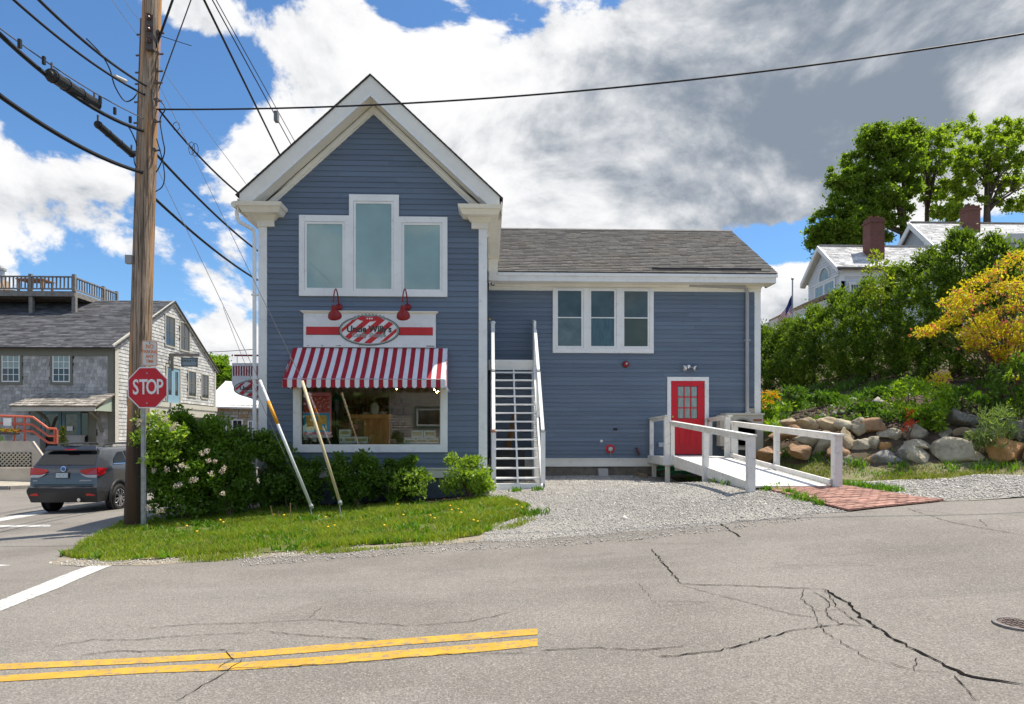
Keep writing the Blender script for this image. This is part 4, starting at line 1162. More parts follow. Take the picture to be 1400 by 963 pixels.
def emblem(parent, mp, rx, rz):
    """oval candy emblem: mp(u, v, d)"""
    def part(nm, mat_, polys, d0, d1):
        m = MB()
        for pl in polys:
            n = len(pl)
            m.add([mp(u, v, d0) for u, v in pl]+[mp(u, v, d1) for u, v in pl], [tuple(range(n, 2*n))]+[(i, (i+1) % n, (i+1) % n+n, i+n) for i in range(n)])
        return m.build(nm, mat_, parent)
    part('oval_rim', inkgreen, [ell(rx, rz)], 0, .012)
    part('oval_band', greyink, [ell(rx*.975, rz*.955)], .012, .016)
    part('oval_face', signwhite, [ell(rx*.915, rz*.88)], .016, .020)
    e = ell(rx*.905, rz*.865)
    st_ = []
    for k, (c, hw) in enumerate([(-.86,.07), (-.42,.12), (.0,.12), (.42,.12), (.86,.075)]):
        c0 = c*rx*1.02; h = hw*rx
        # slanting candy stripes, leaning right
        lean = rz*1.15
        q = [(c0-h-lean, -rz), (c0+h-lean, -rz), (c0+h+lean, rz), (c0-h+lean, rz)]
        r_ = clip_conv(q, e)
        if len(r_) > 2: st_.append(r_)
    part('candy_stripes', red, st_, .020, .023)
    text_mesh("Uncle Willy's", rz*.60, inkgreen, 'lettering', parent, lambda u, v, d: mp(u, v+rz*.07, d+.024), sx=.92*rx/(rz*2.0), thick=.006*rz/.33)
    text_mesh("Candy Shoppe", rz*.40, greyink, 'lettering', parent, lambda u, v, d: mp(u, v-rz*.32, d+.024), sx=.95*rx/(rz*2.0), thick=.003)
    # ribbon on top of the oval
    rb = []; n = 9
    up_ = [(-.42*rx, .78*rz), (-.22*rx, .96*rz), (-.10*rx, .90*rz), (.10*rx, .90*rz), (.24*rx, .96*rz), (.42*rx, .80*rz)]
    lo_ = [(.30*rx, .66*rz), (.12*rx, .60*rz), (-.10*rx, .58*rz), (-.28*rx, .66*rz)]
    part('ribbon', red, [up_+lo_], .023, .030)
    sc = []
    for k in range(9):
        a = (k-4)/4; cx_ = a*.46*rx; cz_ = (1.02-.14*a*a)*rz
        sc.append([(cx_+.045*rx*math.cos(t), cz_+.05*rx*math.sin(t)) for t in np.linspace(0, 2*math.pi, 9)[:-1]])
    part('ribbon_scallops', greyink, sc, .001, .014)
    part('ribbon_flower', signwhite, [[(cx_+.03*rx*math.cos(t), .78*rz+.03*rx*math.sin(t)) for t in np.linspace(0, 2*math.pi, 7)[:-1]] for cx_ in (-.06*rx, .02*rx, .09*rx)], .030, .033)

# main sign board
sX0, sX1, sZ0, sZ1 = fx(416.3), fx(596), fz(475.6), fz(430)
YS = YF-.085
sg = thing('shop_sign', 'long white shop sign board with red band and striped oval above the awning', 'shop sign', ((sX0+sX1)/2, YF, sZ0))
MB().box(sX0, sX1, YS, YF-.02, sZ0, sZ1).build('board', signwhite, sg)
f = MB(); f.hexa([(sX0-.01,YS-.01,sZ1+.001),(sX1+.01,YS-.01,sZ1+.001),(sX1+.01,YF-.02,sZ1+.001),(sX0-.01,YF-.02,sZ1+.001)],[(sX0-.055,YS-.06,sZ1+.035),(sX1+.055,YS-.06,sZ1+.035),(sX1+.055,YF-.02,sZ1+.035),(sX0-.055,YF-.02,sZ1+.035)])
f.box(sX0-.055, sX1+.055, YS-.06, YF-.02, sZ1+.0355, sZ1+.05); f.build('crown_moulding', trim, sg)
ex, ez = fx(505.9), fz(453.0)
MB().box(fx(420), ex-.63, YS-.006, YS-.0005, fz(458.7), fz(448.2)).build('red_band', red, sg); MB().box(ex+.63, fx(592.3), YS-.006, YS-.0005, fz(458.7), fz(448.2)).build('red_band', red, sg)
MB().box(fx(420), ex-.63, YS-.004, YS-.0004, fz(459.3), fz(458.75)).build('band_edge_line', inkgreen, sg); MB().box(ex+.63, fx(592.3), YS-.004, YS-.0004, fz(459.3), fz(458.75)).build('band_edge_line', inkgreen, sg)
emblem(sg, lambda u, v, d: (ex+u, YS-.001-d, ez+v), .655, .325)
r_ = random.Random(2); f = MB()
for k in range(16):
    x = r_.choice([r_.uniform(sX0+.05, sX0+1.3), r_.uniform(sX1-.35, sX1-.05)]); w_ = r_.uniform(.01, .05)
    f.box(x, x+w_, YS-.0025, YS-.0003, sZ0+.02, sZ0+.02+r_.uniform(.008, .022))
f.build('paint_chips', M('chipped_paint', (.18,.12,.10), .9), sg)

# gooseneck lamps
def gooseneck(px, py_, label):
    cx_ = fx(px); c = P(px, 428.5, YF-.50)
    t = thing('gooseneck_lamp', label, 'wall lamp', (c.x+.07, YF-.02, fz(420)), 'red lamps above the shop sign')
    wx = c.x+.12; wz = P(px+6.5, 420, YF-.03).z; wx = P(px+6.5, 420, YF-.03).x
    MB().lathe([(.075,0),(.072,.02),(.035,.035)], (wx, YF-.022, wz), (0,-1,0), 16).build('wall_plate', darkred, t, True)
    topz = P(px, 399, YF-.3).z
    pts = []
    for k in range(15):
        a = k/14
        x = wx+(c.x-wx)*a; y = (YF-.05)+(-.55)*a
        z = (wz*(1-a)+(c.z+.22)*a)+(topz-wz+.05)*(math.sin(math.pi*min(1, a*1.0)))**.7
        pts.append((x, y, z))
    MB().tube(pts, .014, 7).build('arm', darkred, t, True)
    ax = (0, .62, -.8)
    o = (c.x, YF-.58, c.z+.12)
    MB().lathe([(.035,-.03),(.042,0),(.05,.06),(.075,.10),(.115,.14),(.14,.19),(.145,.24),(.137,.25),(.11,.20),(.05,.13)], o, ax, 20).build('shade', darkred, t, True)
    b = Vector(o)+Vector(ax).normalized()*.19
    MB().ball(b, .045, 10, 6).build('bulb', M('frosted_bulb', (.75,.74,.7), .3), t, True)
gooseneck(457, 0, 'left dark red gooseneck lamp arching out over the shop sign')
gooseneck(551, 0, 'right dark red gooseneck lamp arching out over the shop sign')

# hanging corner sign on the far side of the gable block, seen past the corner
hy = 17.6
hp_ = lambda px, py: P(px, py, hy)
hX0, hX1 = hp_(317.2, 540).x, -5.07
hs_ = thing('hanging_sign', 'white hanging shop sign with striped top and oval at the left house corner', 'hanging sign', ((hX0+hX1)/2, hy, hp_(330,553).z))
zT, zM = hp_(317,496.5).z, hp_(317,523).z; zB = hp_(340,553).z
rxs = (hX1-hX0)
pts = [(hX0, zT), (hX0, zM)]
for k in range(1, 13):
    a = k/12*math.pi/2
    pts.append((hX1-rxs*math.cos(a), zM-(zM-zB)*math.sin(a)))
pts.append((hX1, zT))
MB().prism(pts, hy, hy+.05).build('board', signwhite, hs_)
f = MB()
for k in range(13):
    x = hX0+.025+k*.065
    if x+.032 < hX1: f.box(x, x+.034, hy-.005, hy-.0004, hp_(320,514).z, hp_(320,500.5).z)
f.build('stripes', awr, hs_)
ecx, ecz = hX0+.02+.62, hp_(330,532).z
def mpc(u, v, d): return (min(ecx+u, hX1-.0+.0001*u), hy-.001-d, ecz+v)
emblem(hs_, mpc, .60, .23)
f = MB(); f.tube([(hX0+.05, hy+.025, hp_(325,486).z), (-4.95, hy+.025, hp_(340,486).z)], .022, 8); f.lathe([(.0,0),(.03,.02),(.0,.05)], (hX0+.02, hy+.025, hp_(325,486).z), (-1,0,0), 8); f.build('bracket_arm', darkred, hs_)
f = MB(); f.tube([(-4.96, hy+.025, hp_(340,478).z), (-5.25, hy-.1, hp_(337,480).z), (-5.55, hy-.25, hp_(340,470).z)], .014, 6); f.lathe([(.03,0),(.06,.05),(.07,.12)], (-5.53, hy-.25, hp_(340,470.5).z), (-.6,0,-.35), 12); f.build('sign_light', M('bronze_lamp', (.10,.08,.07), .5), hs_)
f = MB()
for x in (hX0+.12, hX1-.15): f.tube([(x, hy+.025, hp_(325,486).z), (x, hy+.025, zT)], .008, 5)
f.build('hanger_chain', steel, hs_)

# ------------------------------------------------------------------ things behind the shop window
def P3(px, py, Y): return P(px, py, Y)
def ibox(name, mat_, px0, px1, py0, py1, Y, d, label=None, cat=None, group=None, parent=None):
    a = P(px0, py1, Y); b = P(px1, py0, Y)
    o = MB().box(a.x, b.x, Y, Y+d, a.z, b.z).build(name, mat_, parent)
    if label: tag(o, label, cat, group)
    return o
# poster: two printed fields
pa, pb = P(413.5, 599, 15.12), P(453, 537, 15.12)
po = thing('window_poster', 'pink bordered bright poster with red and turquoise fields in the shop window', 'poster', ((pa.x+pb.x)/2, 15.12, pa.z))
pk = M('poster_pink', (.80,.26,.32), .6); tq = M('poster_turquoise', (.08,.52,.72), .6, .1, 8); yl = M('poster_yellow', (.85,.55,.10), .6, .15, 25, hue=((.55,.12,.12), 18, .8)); wp_ = M('poster_white', (.62,.66,.62), .6)
rdp = M('poster_red_print', (.60,.07,.06), .6, .1, 20, hue=((.75,.75,.66), 17, .95), detail=2)
MB().box(pa.x, pb.x, 15.12, 15.135, pa.z, pb.z).build('sheet', pk, po)
H = pb.z-pa.z; W_ = pb.x-pa.x
MB().box(pa.x+.02, pb.x-.04, 15.116, 15.1195, pa.z+H*.57, pb.z-H*.07).build('printed_field', rdp, po)
MB().box(pa.x+.005, pb.x-.04, 15.116, 15.1195, pa.z+H*.13, pa.z+H*.55).build('printed_field', tq, po)
MB().box(pa.x+.08, pb.x-.10, 15.112, 15.1155, pa.z+H*.17, pa.z+H*.50).build('printed_field', yl, po)
MB().box(pa.x+.005, pb.x-.03, 15.116, 15.1195, pa.z+H*.005, pa.z+H*.07).build('printed_field', wp_, po)
f = MB(); f.box(pa.x+.24, pa.x+.34, 15.108, 15.1115, pa.z+H*.36, pa.z+H*.47); f.box(pa.x+.42, pa.x+.50, 15.108, 15.1115, pa.z+H*.22, pa.z+H*.31); f.build('printed_field', tq, po)
# lantern post
lp = P(460, 600, 15.6); lt_ = P(461, 538, 15.6)
ln = thing('display_lantern', 'dark green street lantern on a post standing in the shop window', 'lantern', (lp.x, 15.6, lp.z))
gm = M('lantern_green', (.01,.11,.09), .35); 
z0, z1 = 1.33, lt_.z
MB().tube([(lp.x,15.6,z0),(lp.x,15.6,z1-.42)], .035, 8).lathe([(.11,0),(.09,.05),(.04,.12)], (lp.x,15.6,z0)).build('post', M('lantern_black', (.015,.02,.02), .4), ln)
MB().lathe([(.06,-.42),(.10,-.40),(.13,-.17),(.12,-.16)], (lp.x,15.6,z1), n=8).build('glass_cage', M('lantern_glass', (.05,.06,.06), .15), ln)
MB().lathe([(.15,-.17),(.13,-.13),(.07,-.05),(.02,0),(.015,.05)], (lp.x,15.6,z1), n=10).build('cap', gm, ln)
# candy boxes
bxm = M('printed_box', (.62,.74,.66), .6, .12, 22, hue=((.62,.60,.35), 14, .6))
def cbox(px0, px1, py0, py1, lab):
    a = P(px0, py1, 15.2); b = P(px1, py0, 15.2)
    t = MB().box(a.x+.004, b.x-.004, 15.2, 15.36, a.z+.002, b.z-.002).build('candy_box', bxm); tag(t, lab, 'box', 'pale green candy boxes in the window')
    ORG[t.name] = ORG[t.name]
    MB().box(a.x+.03, b.x-.03, 15.197, 15.1995, a.z+.05, b.z-.04).build('label', M('box_label', (.40,.36,.12), .6, .3, 30), t)
    return t
cbox(463.5, 479.5, 587.3, 597, 'single pale green candy box on top of the left window stack')
for i, (a, b) in enumerate(((463.5,470),(470,486.5),(487,503))): cbox(a, b, 597.2, 606.6, ['small pale green candy box at the left end of the left bottom row', 'pale green candy box in the middle of the left bottom row', 'pale green candy box at the right end of the left bottom row'][i])
for i, (a, b) in enumerate(((562.5,579),(579.5,596))): cbox(a, b, 588.5, 598.8, ['left one of two upper pale green candy boxes at the window right', 'right one of two upper pale green candy boxes at the window right'][i])
for i, (a, b) in enumerate(((552,568.5),(569,585),(585.5,600.5))): cbox(a, b, 599, 607.2, ['left pale green candy box of the right bottom row', 'middle pale green candy box of the right bottom row', 'right pale green candy box of the right bottom row'][i])
JARS = [M("jar_%d" % i, c, .3) for i, c in enumerate([(.3,.06,.05),(.35,.25,.08),(.12,.2,.1),(.4,.4,.36),(.2,.09,.05)])]
# cabinet, plate, wall shelves
wd = M('amber_wood', (.62,.33,.09), .5, .25, 3, stretch=(4,1,.6)); wd2 = M('dark_wood', (.26,.13,.06), .5, .3, 5)
cb = thing('wooden_cabinet', 'amber wooden cabinet standing in the middle of the shop window', 'cabinet', (P(505,600,16.3).x, 16.3, 1.33))
a, b = P(481, 606, 16.3), P(532.5, 572, 16.3)
MB().box(a.x, b.x, 16.3, 16.8, 1.33, b.z).build('carcass', wd, cb)
MB().box(a.x-.05, b.x+.05, 16.24, 16.85, b.z+.001, b.z+.09).build('top', M('pale_oak', (.75,.45,.14), .45, .2, 4), cb)
for k in range(3):
    xa = a.x+.04+(b.x-a.x-.06)*k/3; xb = xa+(b.x-a.x-.06)/3-.03
    MB().box(xa, xb, 16.28, 16.2995, 1.38, b.z-.05).build('door', wd2 if k == 0 else wd, cb)
pl_ = P(512.5, 559.5, 16.4)
o = MB().lathe([(.13,0),(.12,.02),(.06,.03)], (0,0,0), (0,-1,.1), 18)
o.v = [(x*.78+pl_.x, y+pl_.y, z*1.3+pl_.z) for x, y, z in o.v]
o = o.build('display_plate', M('pale_plate', (.52,.62,.55), .3)); tag(o, 'pale oval plate standing on the amber cabinet', 'plate')
for i, (px, py, r0, lab) in enumerate([(501,567,.09,'low pale dish on the amber cabinet left of the oval plate'), (523,566,.10,'low white dish on the amber cabinet right of the oval plate')]):
    q = P(px, py, 16.45)
    o = MB().lathe([(.04,-.05),(r0,.0),(r0+.02,.05),(r0,.05)], q, n=14).build('dish', M('dish_glaze', (.5,.55,.52), .3)); tag(o, lab, 'dish')
sh = thing('wall_shelves', 'wall shelves crowded with jars at the back of the shop window', 'shelves', (P(490,600,17.8).x, 17.8, 1.33))
for py in (552, 566, 583):
    a = P(470, py, 17.8); b = P(560, py, 17.8)
    MB().box(a.x, b.x, 17.8, 18.25, a.z-.03, a.z).build('shelf', wd2, sh)
    x = a.x+.05; r_ = random.Random(py)
    while x < b.x-.1:
        w_ = r_.uniform(.06, .12); h = r_.uniform(.1, .24)
        MB().lathe([(w_*.5,0),(w_*.5,h*.8),(w_*.3,h),(w_*.1,h)], (x+w_/2, 17.95, a.z+.001), n=8).build('jar', r_.choice(JARS) if 'JARS' in globals() else bxm, sh)
        x += w_+r_.uniform(.02, .09)
tbl = ibox('low_table', wd2, 463, 482, 578, 606, 16.0, .4, 'dark wooden low table beside the lantern in the window', 'table')
dol = MB().lathe([(.06,0),(.07,.2),(.03,.26)], (P(487,596,15.7).x, 15.7, P(487,588,15.7).z-.35), n=10).ball((P(487,596,15.7).x, 15.7, P(487,584,15.7).z), .07, 10, 6).build('rag_doll', M('rag_doll_pink', (.45,.22,.20), .8)); tag(dol, 'small pink rag doll in front of the cabinet', 'doll')
emit = bpy.data.materials.new('warm_bulb_glow'); emit.use_nodes = True
bs_ = emit.node_tree.nodes['Principled BSDF']; bs_.inputs['Emission Color'].default_value = (1, .62, .12, 1); bs_.inputs['Emission Strength'].default_value = 60
stl = thing('string_lights', 'few warm string light bulbs hanging at the top of the display window', 'string lights', (fx(560), 15.1, 2.55))
f = MB(); pts = [P(px, 533+2*math.sin(px*.4), 15.1) for px in range(520, 602, 6)]; f.tube(pts, .005, 5); f.build('wire', cablem, stl)
for px, py in ((542.5,532),(594,533),(597,536.5),(604.5,535)):
    q = P(min(px, 599), py, 15.09); MB().ball(q, .013, 8, 5).build('bulb', emit, stl)

# ------------------------------------------------------------------ utility pole and wires
def pole_c(z):   # the pole leans a little to the right
    a = P(184.5, 715, 13.4); b = P(208, 0, 13.4)
    t = (z-a.z)/(b.z-a.z)
    return Vector((a.x+(b.x-a.x)*t, 13.4, z))
def wood_mat():
    m = M('weathered_pole_wood', (.3,.2,.12), .9)
    k = NG(m.node_tree); b = m.node_tree.nodes['Principled BSDF']
    pos = k.n('ShaderNodeNewGeometry').outputs['Position']
    st_ = k.noise(k.vmath('MULTIPLY', pos, (16,16,.45)), 1.6, 9, .72, .5)
    big = k.noise(k.vmath('MULTIPLY', pos, (3,3,.25)), 1.0, 4, .6)
    c = k.mix(k.rng(st_, .36, .62), (.06,.04,.027,1), (.46,.345,.25,1))
    c = k.mix(k.rng(k.math('ADD', big, k.math('MULTIPLY', k.math('ADD', k.n('ShaderNodeSeparateXYZ').outputs[0], 0.0), 0.0)), .48, .60, 0, .8), c, (.55,.26,.085,1))
    c = k.mix(k.rng(k.noise(pos, 9, 5, .7), .60, .75, 0, .6), c, (.05,.035,.025,1))
    sz = k.n('ShaderNodeSeparateXYZ'); k.put(sz.inputs[0], pos)
    tar = k.rng(k.math('ADD', sz.outputs[2], k.math('MULTIPLY', big, .9)), 1.7, 2.9, 1.0, 0.0)
    c = k.mix(k.math('MULTIPLY', tar, .88), c, (.030,.020,.015,1))   # creosoted butt
    k.put(b.inputs['Base Color'], c)
    bn = k.n('ShaderNodeBump'); bn.inputs['Strength'].default_value = .8; bn.inputs['Distance'].default_value = .02
    k.put(bn.inputs['Height'], st_); k.put(b.inputs['Normal'], bn.outputs[0])
    return m
polewood = wood_mat()
pz = tz(*pole_c(-.2).xy)
up_ = thing('utility_pole', 'tall weathered wooden utility pole with wires behind the stop sign', 'utility pole', tuple(pole_c(pz)))
MB().tube([pole_c(z) for z in (pz-.3, 0, 2, 4, 6, 8, 10, 12.6)], [.195,.192,.188,.183,.178,.172,.166,.155], 20).build('pole_shaft', polewood, up_, True)
for k in range(7):   # pole hardware
    z = 8.35+[0,.22,.55,.95,-.35,-.75,-1.3][k]
    c = pole_c(z)
    MB().tube([c+Vector((-.26,-.02,0)), c+Vector((.28,-.06,.02))], .018, 6).lathe([(.035,0),(.035,.05)], c+Vector((.20,-.10,0)), (0,-1,0), 8).build('bolt', rust, up_)
f = MB(); c = pole_c(9.2)
f.box(c.x+.02, c.x+.17, c.y-.26, c.y-.16, 8.9, 9.55); f.build('secondary_rack', M('rack_iron', (.10,.08,.07), .6), up_)
for zz in (9.0, 9.22, 9.44): MB().lathe([(.03,0),(.045,.03),(.03,.06),(.045,.09),(.02,.11)], (c.x+.10, c.y-.30, zz), n=10).build('insulator', M('brown_insulator', (.10,.05,.035), .25), up_)
f = MB()
for x0, zz0 in ((.17,9.3),(.12,8.2)):
    c = pole_c(zz0); pts = [c+Vector((x0+.02*math.sin(k*.9), -.14+.01*k, -.28*k)) for k in range(6)]
    f.tube(pts, .012, 5)
f.tube([pole_c(z)+Vector((-.172,-.06,0)) for z in (.2,2,4,6,8,9.6)], .012, 5); f.build('ground_wire', greycable, up_)
c = pole_c(4.95); MB().box(c.x-.25, c.x-.13, c.y-.20, c.y-.10, 4.86, 5.02).build('junction_box', M('grey_pvc', (.33,.33,.33), .6), up_)
f = MB(); c = pole_c(12.3); f.beam(c+Vector((-1.2,-.2,0)), c+Vector((1.2,-.2,0)), .09, .11); f.build('crossarm', polewood, up_)

def sagline(a, b, sag, n=14):
    a = Vector(a); b = Vector(b)
    return [a.lerp(b, i/n)-Vector((0,0,sag*4*(i/n)*(1-i/n))) for i in range(n+1)]
def wire(label, a, b, r, sag=.1, mat_=None, nm='overhead_wire', grp='wires strung from the utility pole', n=14, extra=None):
    pts = sagline(a, b, sag, n)
    if extra: d_ = (pts[-1]-pts[-2]); pts += [pts[-1]+d_*k for k in (4, 9, 15)]   # runs on past the picture towards the next pole
    m = MB().tube(pts, r, 6)
    o = m.build(nm, mat_ or cablem); tag(o, label, 'wire', grp); return o
FARX, FARY = -9.4, 62
def pa_(py): 
    for z in np.arange(1, 14, .02):
        c = pole_c(z); d = c-Vector((0,0,EYE)); v = d.z/(d.x*math.sin(YAW)+d.y*math.cos(YAW))
        if 595-v*FPX <= py: return c
    return pole_c(13)
# toward the upper left of the picture: they run back along the street past the camera's left
def left_end(px, py, Y): return P(px, py, Y)
wire('bundled black cable from pole to the upper left, uppermost of the left wires', pa_(121), left_end(50, -3, 9.4), .022, .10, extra=True)
wire('second black cable left of the pole passing a pale sleeve', pa_(133), left_end(12, -6, 9.6), .020, .12, extra=True)
wire('thin steel strand left of the pole carrying the upper splice case', pa_(166), left_end(-12, 30, 9.6), .010, .10, greycable, extra=True)
wire('thick black telephone cable left of the pole slung under the thin strand', pa_(181), left_end(-12, 36, 9.6), .034, .22, extra=True)
wire('lowest thick bundled cable left of the pole', pa_(238), left_end(-14, 121, 9.4), .036, .15, extra=True)
wire('faint thin line crossing the upper left sky behind the pole', P(150,-4,16), P(336,251,YF-.2), .006, .02, greycable)
wire('faint second line in the upper left corner sky', P(165,-6,17), P(196,34,13.5), .006, .02, greycable)
# splice cases
def splice(label, p0, p1, r):
    t = thing('splice_case', label, 'splice case', tuple(p0), 'black splice cases on the wires')
    d = (p1-p0)
    MB().tube([p0, p0+d*.02, p0+d*.03, p0+d*.97, p0+d*.98, p1], [r*.5, r*.6, r, r, r*.6, r*.5], 12).build('body', M('splice_black', (.02,.02,.021), .5, .3, 20), t)
    f = MB()
    for k in (.06,.3,.6,.94): f.tube([p0+d*k, p0+d*(k+.012)], r*1.12, 12)
    f.build('clamp_bands', M('band_black', (.03,.03,.03), .4), t)
    f = MB()
    for k in (.05,.93): f.box(*(lambda q: (q.x-.012,q.x+.012,q.y-.012,q.y+.012,q.z+r*.8,q.z+r+.10))(p0+d*k))
    f.build('hanger', greycable, t)
splice('long black splice case slung on the left cables', P(67,101,10.6), P(133,145,12.1), .095)
splice('shorter black splice case hanging below the left cables', P(131,168,12.0), P(183,213,13.1), .062)
for i, (px, py) in enumerate([(27,60),(60,83),(137,137),(157,152),(178,164)]):
    q = P(px, py, 9.6+i*.9); 
    o = MB().box(q.x-.02, q.x+.02, q.y-.02, q.y+.02, q.z-.06, q.z+.06).build('cable_spacer', M('spacer_black', (.02,.02,.02), .5)); tag(o, ['leftmost small black spacer between strand and cable, nearest the left picture edge','small black spacer just left of the long splice case','small black spacer at the right end of the long splice case','small black spacer midway between long splice case and pole','small black spacer closest to the pole on its left'][i], 'cable clip', 'cable spacers on the left cables')
MB().tube([P(157,104,12.4), P(172,111,12.8)], .03, 8).build('wire_sleeve', M('pale_sleeve', (.6,.6,.58), .5)); tag(bpy.data.objects['wire_sleeve'], 'pale sleeve on the second cable left of the pole', 'wire sleeve')
def loopw(label, pts, r=.012):
    P_ = []
    n = len(pts)
    for i in range(n-1):
        p0 = Vector(pts[max(i-1,0)]); p1 = Vector(pts[i]); p2 = Vector(pts[i+1]); p3 = Vector(pts[min(i+2,n-1)])
        for t in (0,.2,.4,.6,.8): P_.append(.5*((2*p1)+(p2-p0)*t+(2*p0-5*p1+4*p2-p3)*t*t+(3*p1-p0-3*p2+p3)*t**3))
    P_.append(Vector(pts[-1]))
    o = MB().tube(P_, r, 5).build('wire_loop', cablem); tag(o, label, 'wire', 'slack wire loops round the pole')
loopw('slack drop loop from the upper left cable to the pole', [P(118,53,12), P(138,74,12.3), P(150,95,12.5), P(157,118,12.7), P(170,138,12.9), P(182,135,13.0), P(190,122,13.2)])
loopw('curved lead from the long splice case to the pole', [P(135,150,12.2), P(158,166,12.6), P(174,172,12.9), P(184,190,13.1), P(187,200,13.2)])
loopw('lead from the shorter splice case back to the pole', [P(183,214,13.1), P(184,224,13.15), P(187,229,13.2)], .010)
loopw('hanging loop of wire right of the pole', [P(214,133,13.2), P(226,148,13.1), P(219,163,13.1), P(222,188,13.1), P(225,208,13.15), P(218,228,13.2), P(213,236,13.2)], .011)
loopw('second hanging loop close to the right of the pole', [P(214,190,13.2), P(221,215,13.1), P(225,240,13.1), P(222,255,13.1), P(213,262,13.2)], .010)
for i, (px, py) in enumerate([(241,173),(262,200),(267,202)]):
    loopw(['small wire ring right of the pole on the upper drop wire','left large wire coil hanging from the drop wire','right large wire coil hanging from the drop wire'][i], [P(px+5*math.sin(k*.9)*(.8 if i else .9), py+(9 if i else 6)*(1-math.cos(k*.9))/1-6, 14.5) for k in range(8)], .006)
# to the right
wire('long black service wire crossing the whole sky in front of the gable', pa_(150), P(1420, 43, 10.5), .016, .34, n=30, extra=True)
def along(label, py, px2, py2, Y2, r):
    wire(label, pa_(py), P(px2, py2, Y2), r, .12)
along('drop wire from the pole to the left gable eave', 134, 328, 266, 16.0, .020)
along('black street cable right of the pole, middle of the three descending lines', 199, 352, 343, 21, .026)
along('lowest black street cable right of the pole running behind the house corner', 261, 352, 383, 21, .028)
wire('thin service line crossing above the hanging sign', P(225, 481, 30), P(345, 478, 16), .008, .05)
# primaries high above the street
for i, (px0, px1, py1, lab, r) in enumerate([(276,385,217,'leftmost thick line dropping behind the gable at top left', .030), (287,398,198,'middle line dropping behind the gable at top left', .016), (292,402,192,'right thin line dropping behind the gable at top left', .012)]):
    a = P(px0, -6, 16.3); b = P(px1, py1, 25.5); d = (b-a)
    wire(lab, a-d*.25, a+d*2.2, r, 0)
q = P(378,160,22.7)
o = MB().box(q.x-.06,q.x+.06,q.y-.1,q.y+.1,q.z-.16,q.z+.16).build('line_clamp', M('clamp_grey', (.2,.2,.21), .6)); tag(o, 'small grey clamp on the lines above the left gable slope', 'wire clamp')
wire('steep wire climbing right from the pole past the top of the picture', pa_(129)+Vector((.15,0,0)), P(272,-30,13.9), .012, .0)
wire('double lead rising steeply from the pole top on its right side', pa_(70)+Vector((.15,-.1,0)), P(241,-14,13.2), .022, .0)
wire('thin guy strand from pole to the cream guy guard', pa_(91), P(413.5,521,13.2), .006, .0, greycable)
wire('thin guy strand from pole to the white guy guard', pa_(203), P(355,521,13.2), .006, .0, greycable)
wire('short stub wire sticking out right of the pole top', pa_(51)+Vector((.1,-.1,0)), P(262,63,13.6), .007, .0)

# guy guards
def guard(label, p0, p1, r, m0, band=None):
    a = P(*p0, 13.2); b = P(*p1, 13.2); 
    t = thing('guy_guard', label, 'guy wire guard', (a.x, a.y, a.z), 'guy wire guards on the lawn')
    d = b-a
    MB().tube([a+d*.03, b], r, 10).build('tube', m0, t, True)
    if band: MB().tube([a+d*band[0], a+d*band[1]], r*1.12, 10).build('reflector_band', M('orange_reflector', (.75,.33,.02), .5), t, True)
    MB().tube([a-d*.015-Vector((0,0,.25)), a+d*.05], .014, 6).lathe([(.03,-.05),(.045,0),(.03,.05)], a+d*.02, d, 8).build('anchor_rod', steel, t)
guard('white guy wire guard with orange band leaning over the lawn', (427,696), (355,520), .030, M('guard_white', (.72,.73,.74), .45, .05, 3), (.66,.84))
guard('cream guy wire guard leaning in front of the display window', (466,691), (413,521), .030, M('guard_cream', (.66,.55,.34), .5, .08, 3))
a = P(352,520,13.25); wire('slack thin strand beside the white guy guard', P(305,420,13.25), P(424,690,13.2), .005, .18, greycable)

# ------------------------------------------------------------------ stop sign
sp = P(195.5, 713, 13.05); sz = tz(sp.x, sp.y)
ss = thing('stop_sign', 'red octagonal stop sign on a steel post in front of the utility pole', 'stop sign', (sp.x, sp.y, sz))
f = MB()
f.box(sp.x-.022, sp.x+.022, 13.055, 13.067, sz-.1, 3.15); f.box(sp.x-.045, sp.x-.0225, 13.06, 13.085, sz-.1, 3.15); f.box(sp.x+.0225, sp.x+.045, 13.06, 13.085, sz-.1, 3.15)
f.box(sp.x-.045, sp.x+.045, 13.0875, 13.1, sz-.1, 1.3)
f.build('post', M('post_steel', (.36,.37,.36), .5, .2, 12, metal=.5), ss)
sc_ = P(202, 530.2, 13.02)
rot = R(-5)
def smap(u, v, d): return (sc_.x+u*math.cos(rot)+d*math.sin(rot)*0, sc_.y-.0+u*math.sin(rot)-d, sc_.z+v+u*.012)
def octo(r): return [(r/math.cos(R(22.5))*math.cos(R(22.5+45*k)), r/math.cos(R(22.5))*math.sin(R(22.5+45*k))) for k in range(8)]
def plate(nm, poly, d0, d1, mat_, parent, mp):
    n = len(poly)
    return MB().add([mp(u, v, d0) for u, v in poly]+[mp(u, v, d1) for u, v in poly], [tuple(range(n-1,-1,-1)), tuple(range(n, 2*n))]+[(i, (i+1) % n, (i+1) % n+n, i+n) for i in range(n)]).build(nm, mat_, parent)
sred = M('sign_red_sheeting', (.56,.006,.018), .35, .05, 6); swht = M('sign_white_sheeting', (.80,.80,.80), .35)
plate('plate', octo(.384), 0, .006, swht, ss, smap)
plate('red_face', octo(.364), .006, .009, sred, ss, smap)
for u, ch in ((-.227,'S'),(-.078,'T'),(.078,'O'),(.235,'P')):
    text_mesh(ch, .40, swht, 'letter', ss, lambda a, b, d, u=u: smap(a*.66+u, b*.98, d+.0095), thick=.007)
for v in (.27, -.29): plate('rivet', [(.014*math.cos(t)-.01, v+.014*math.sin(t)) for t in np.linspace(0, 6.283, 9)[:-1]], .009, .014, steel, ss, smap)
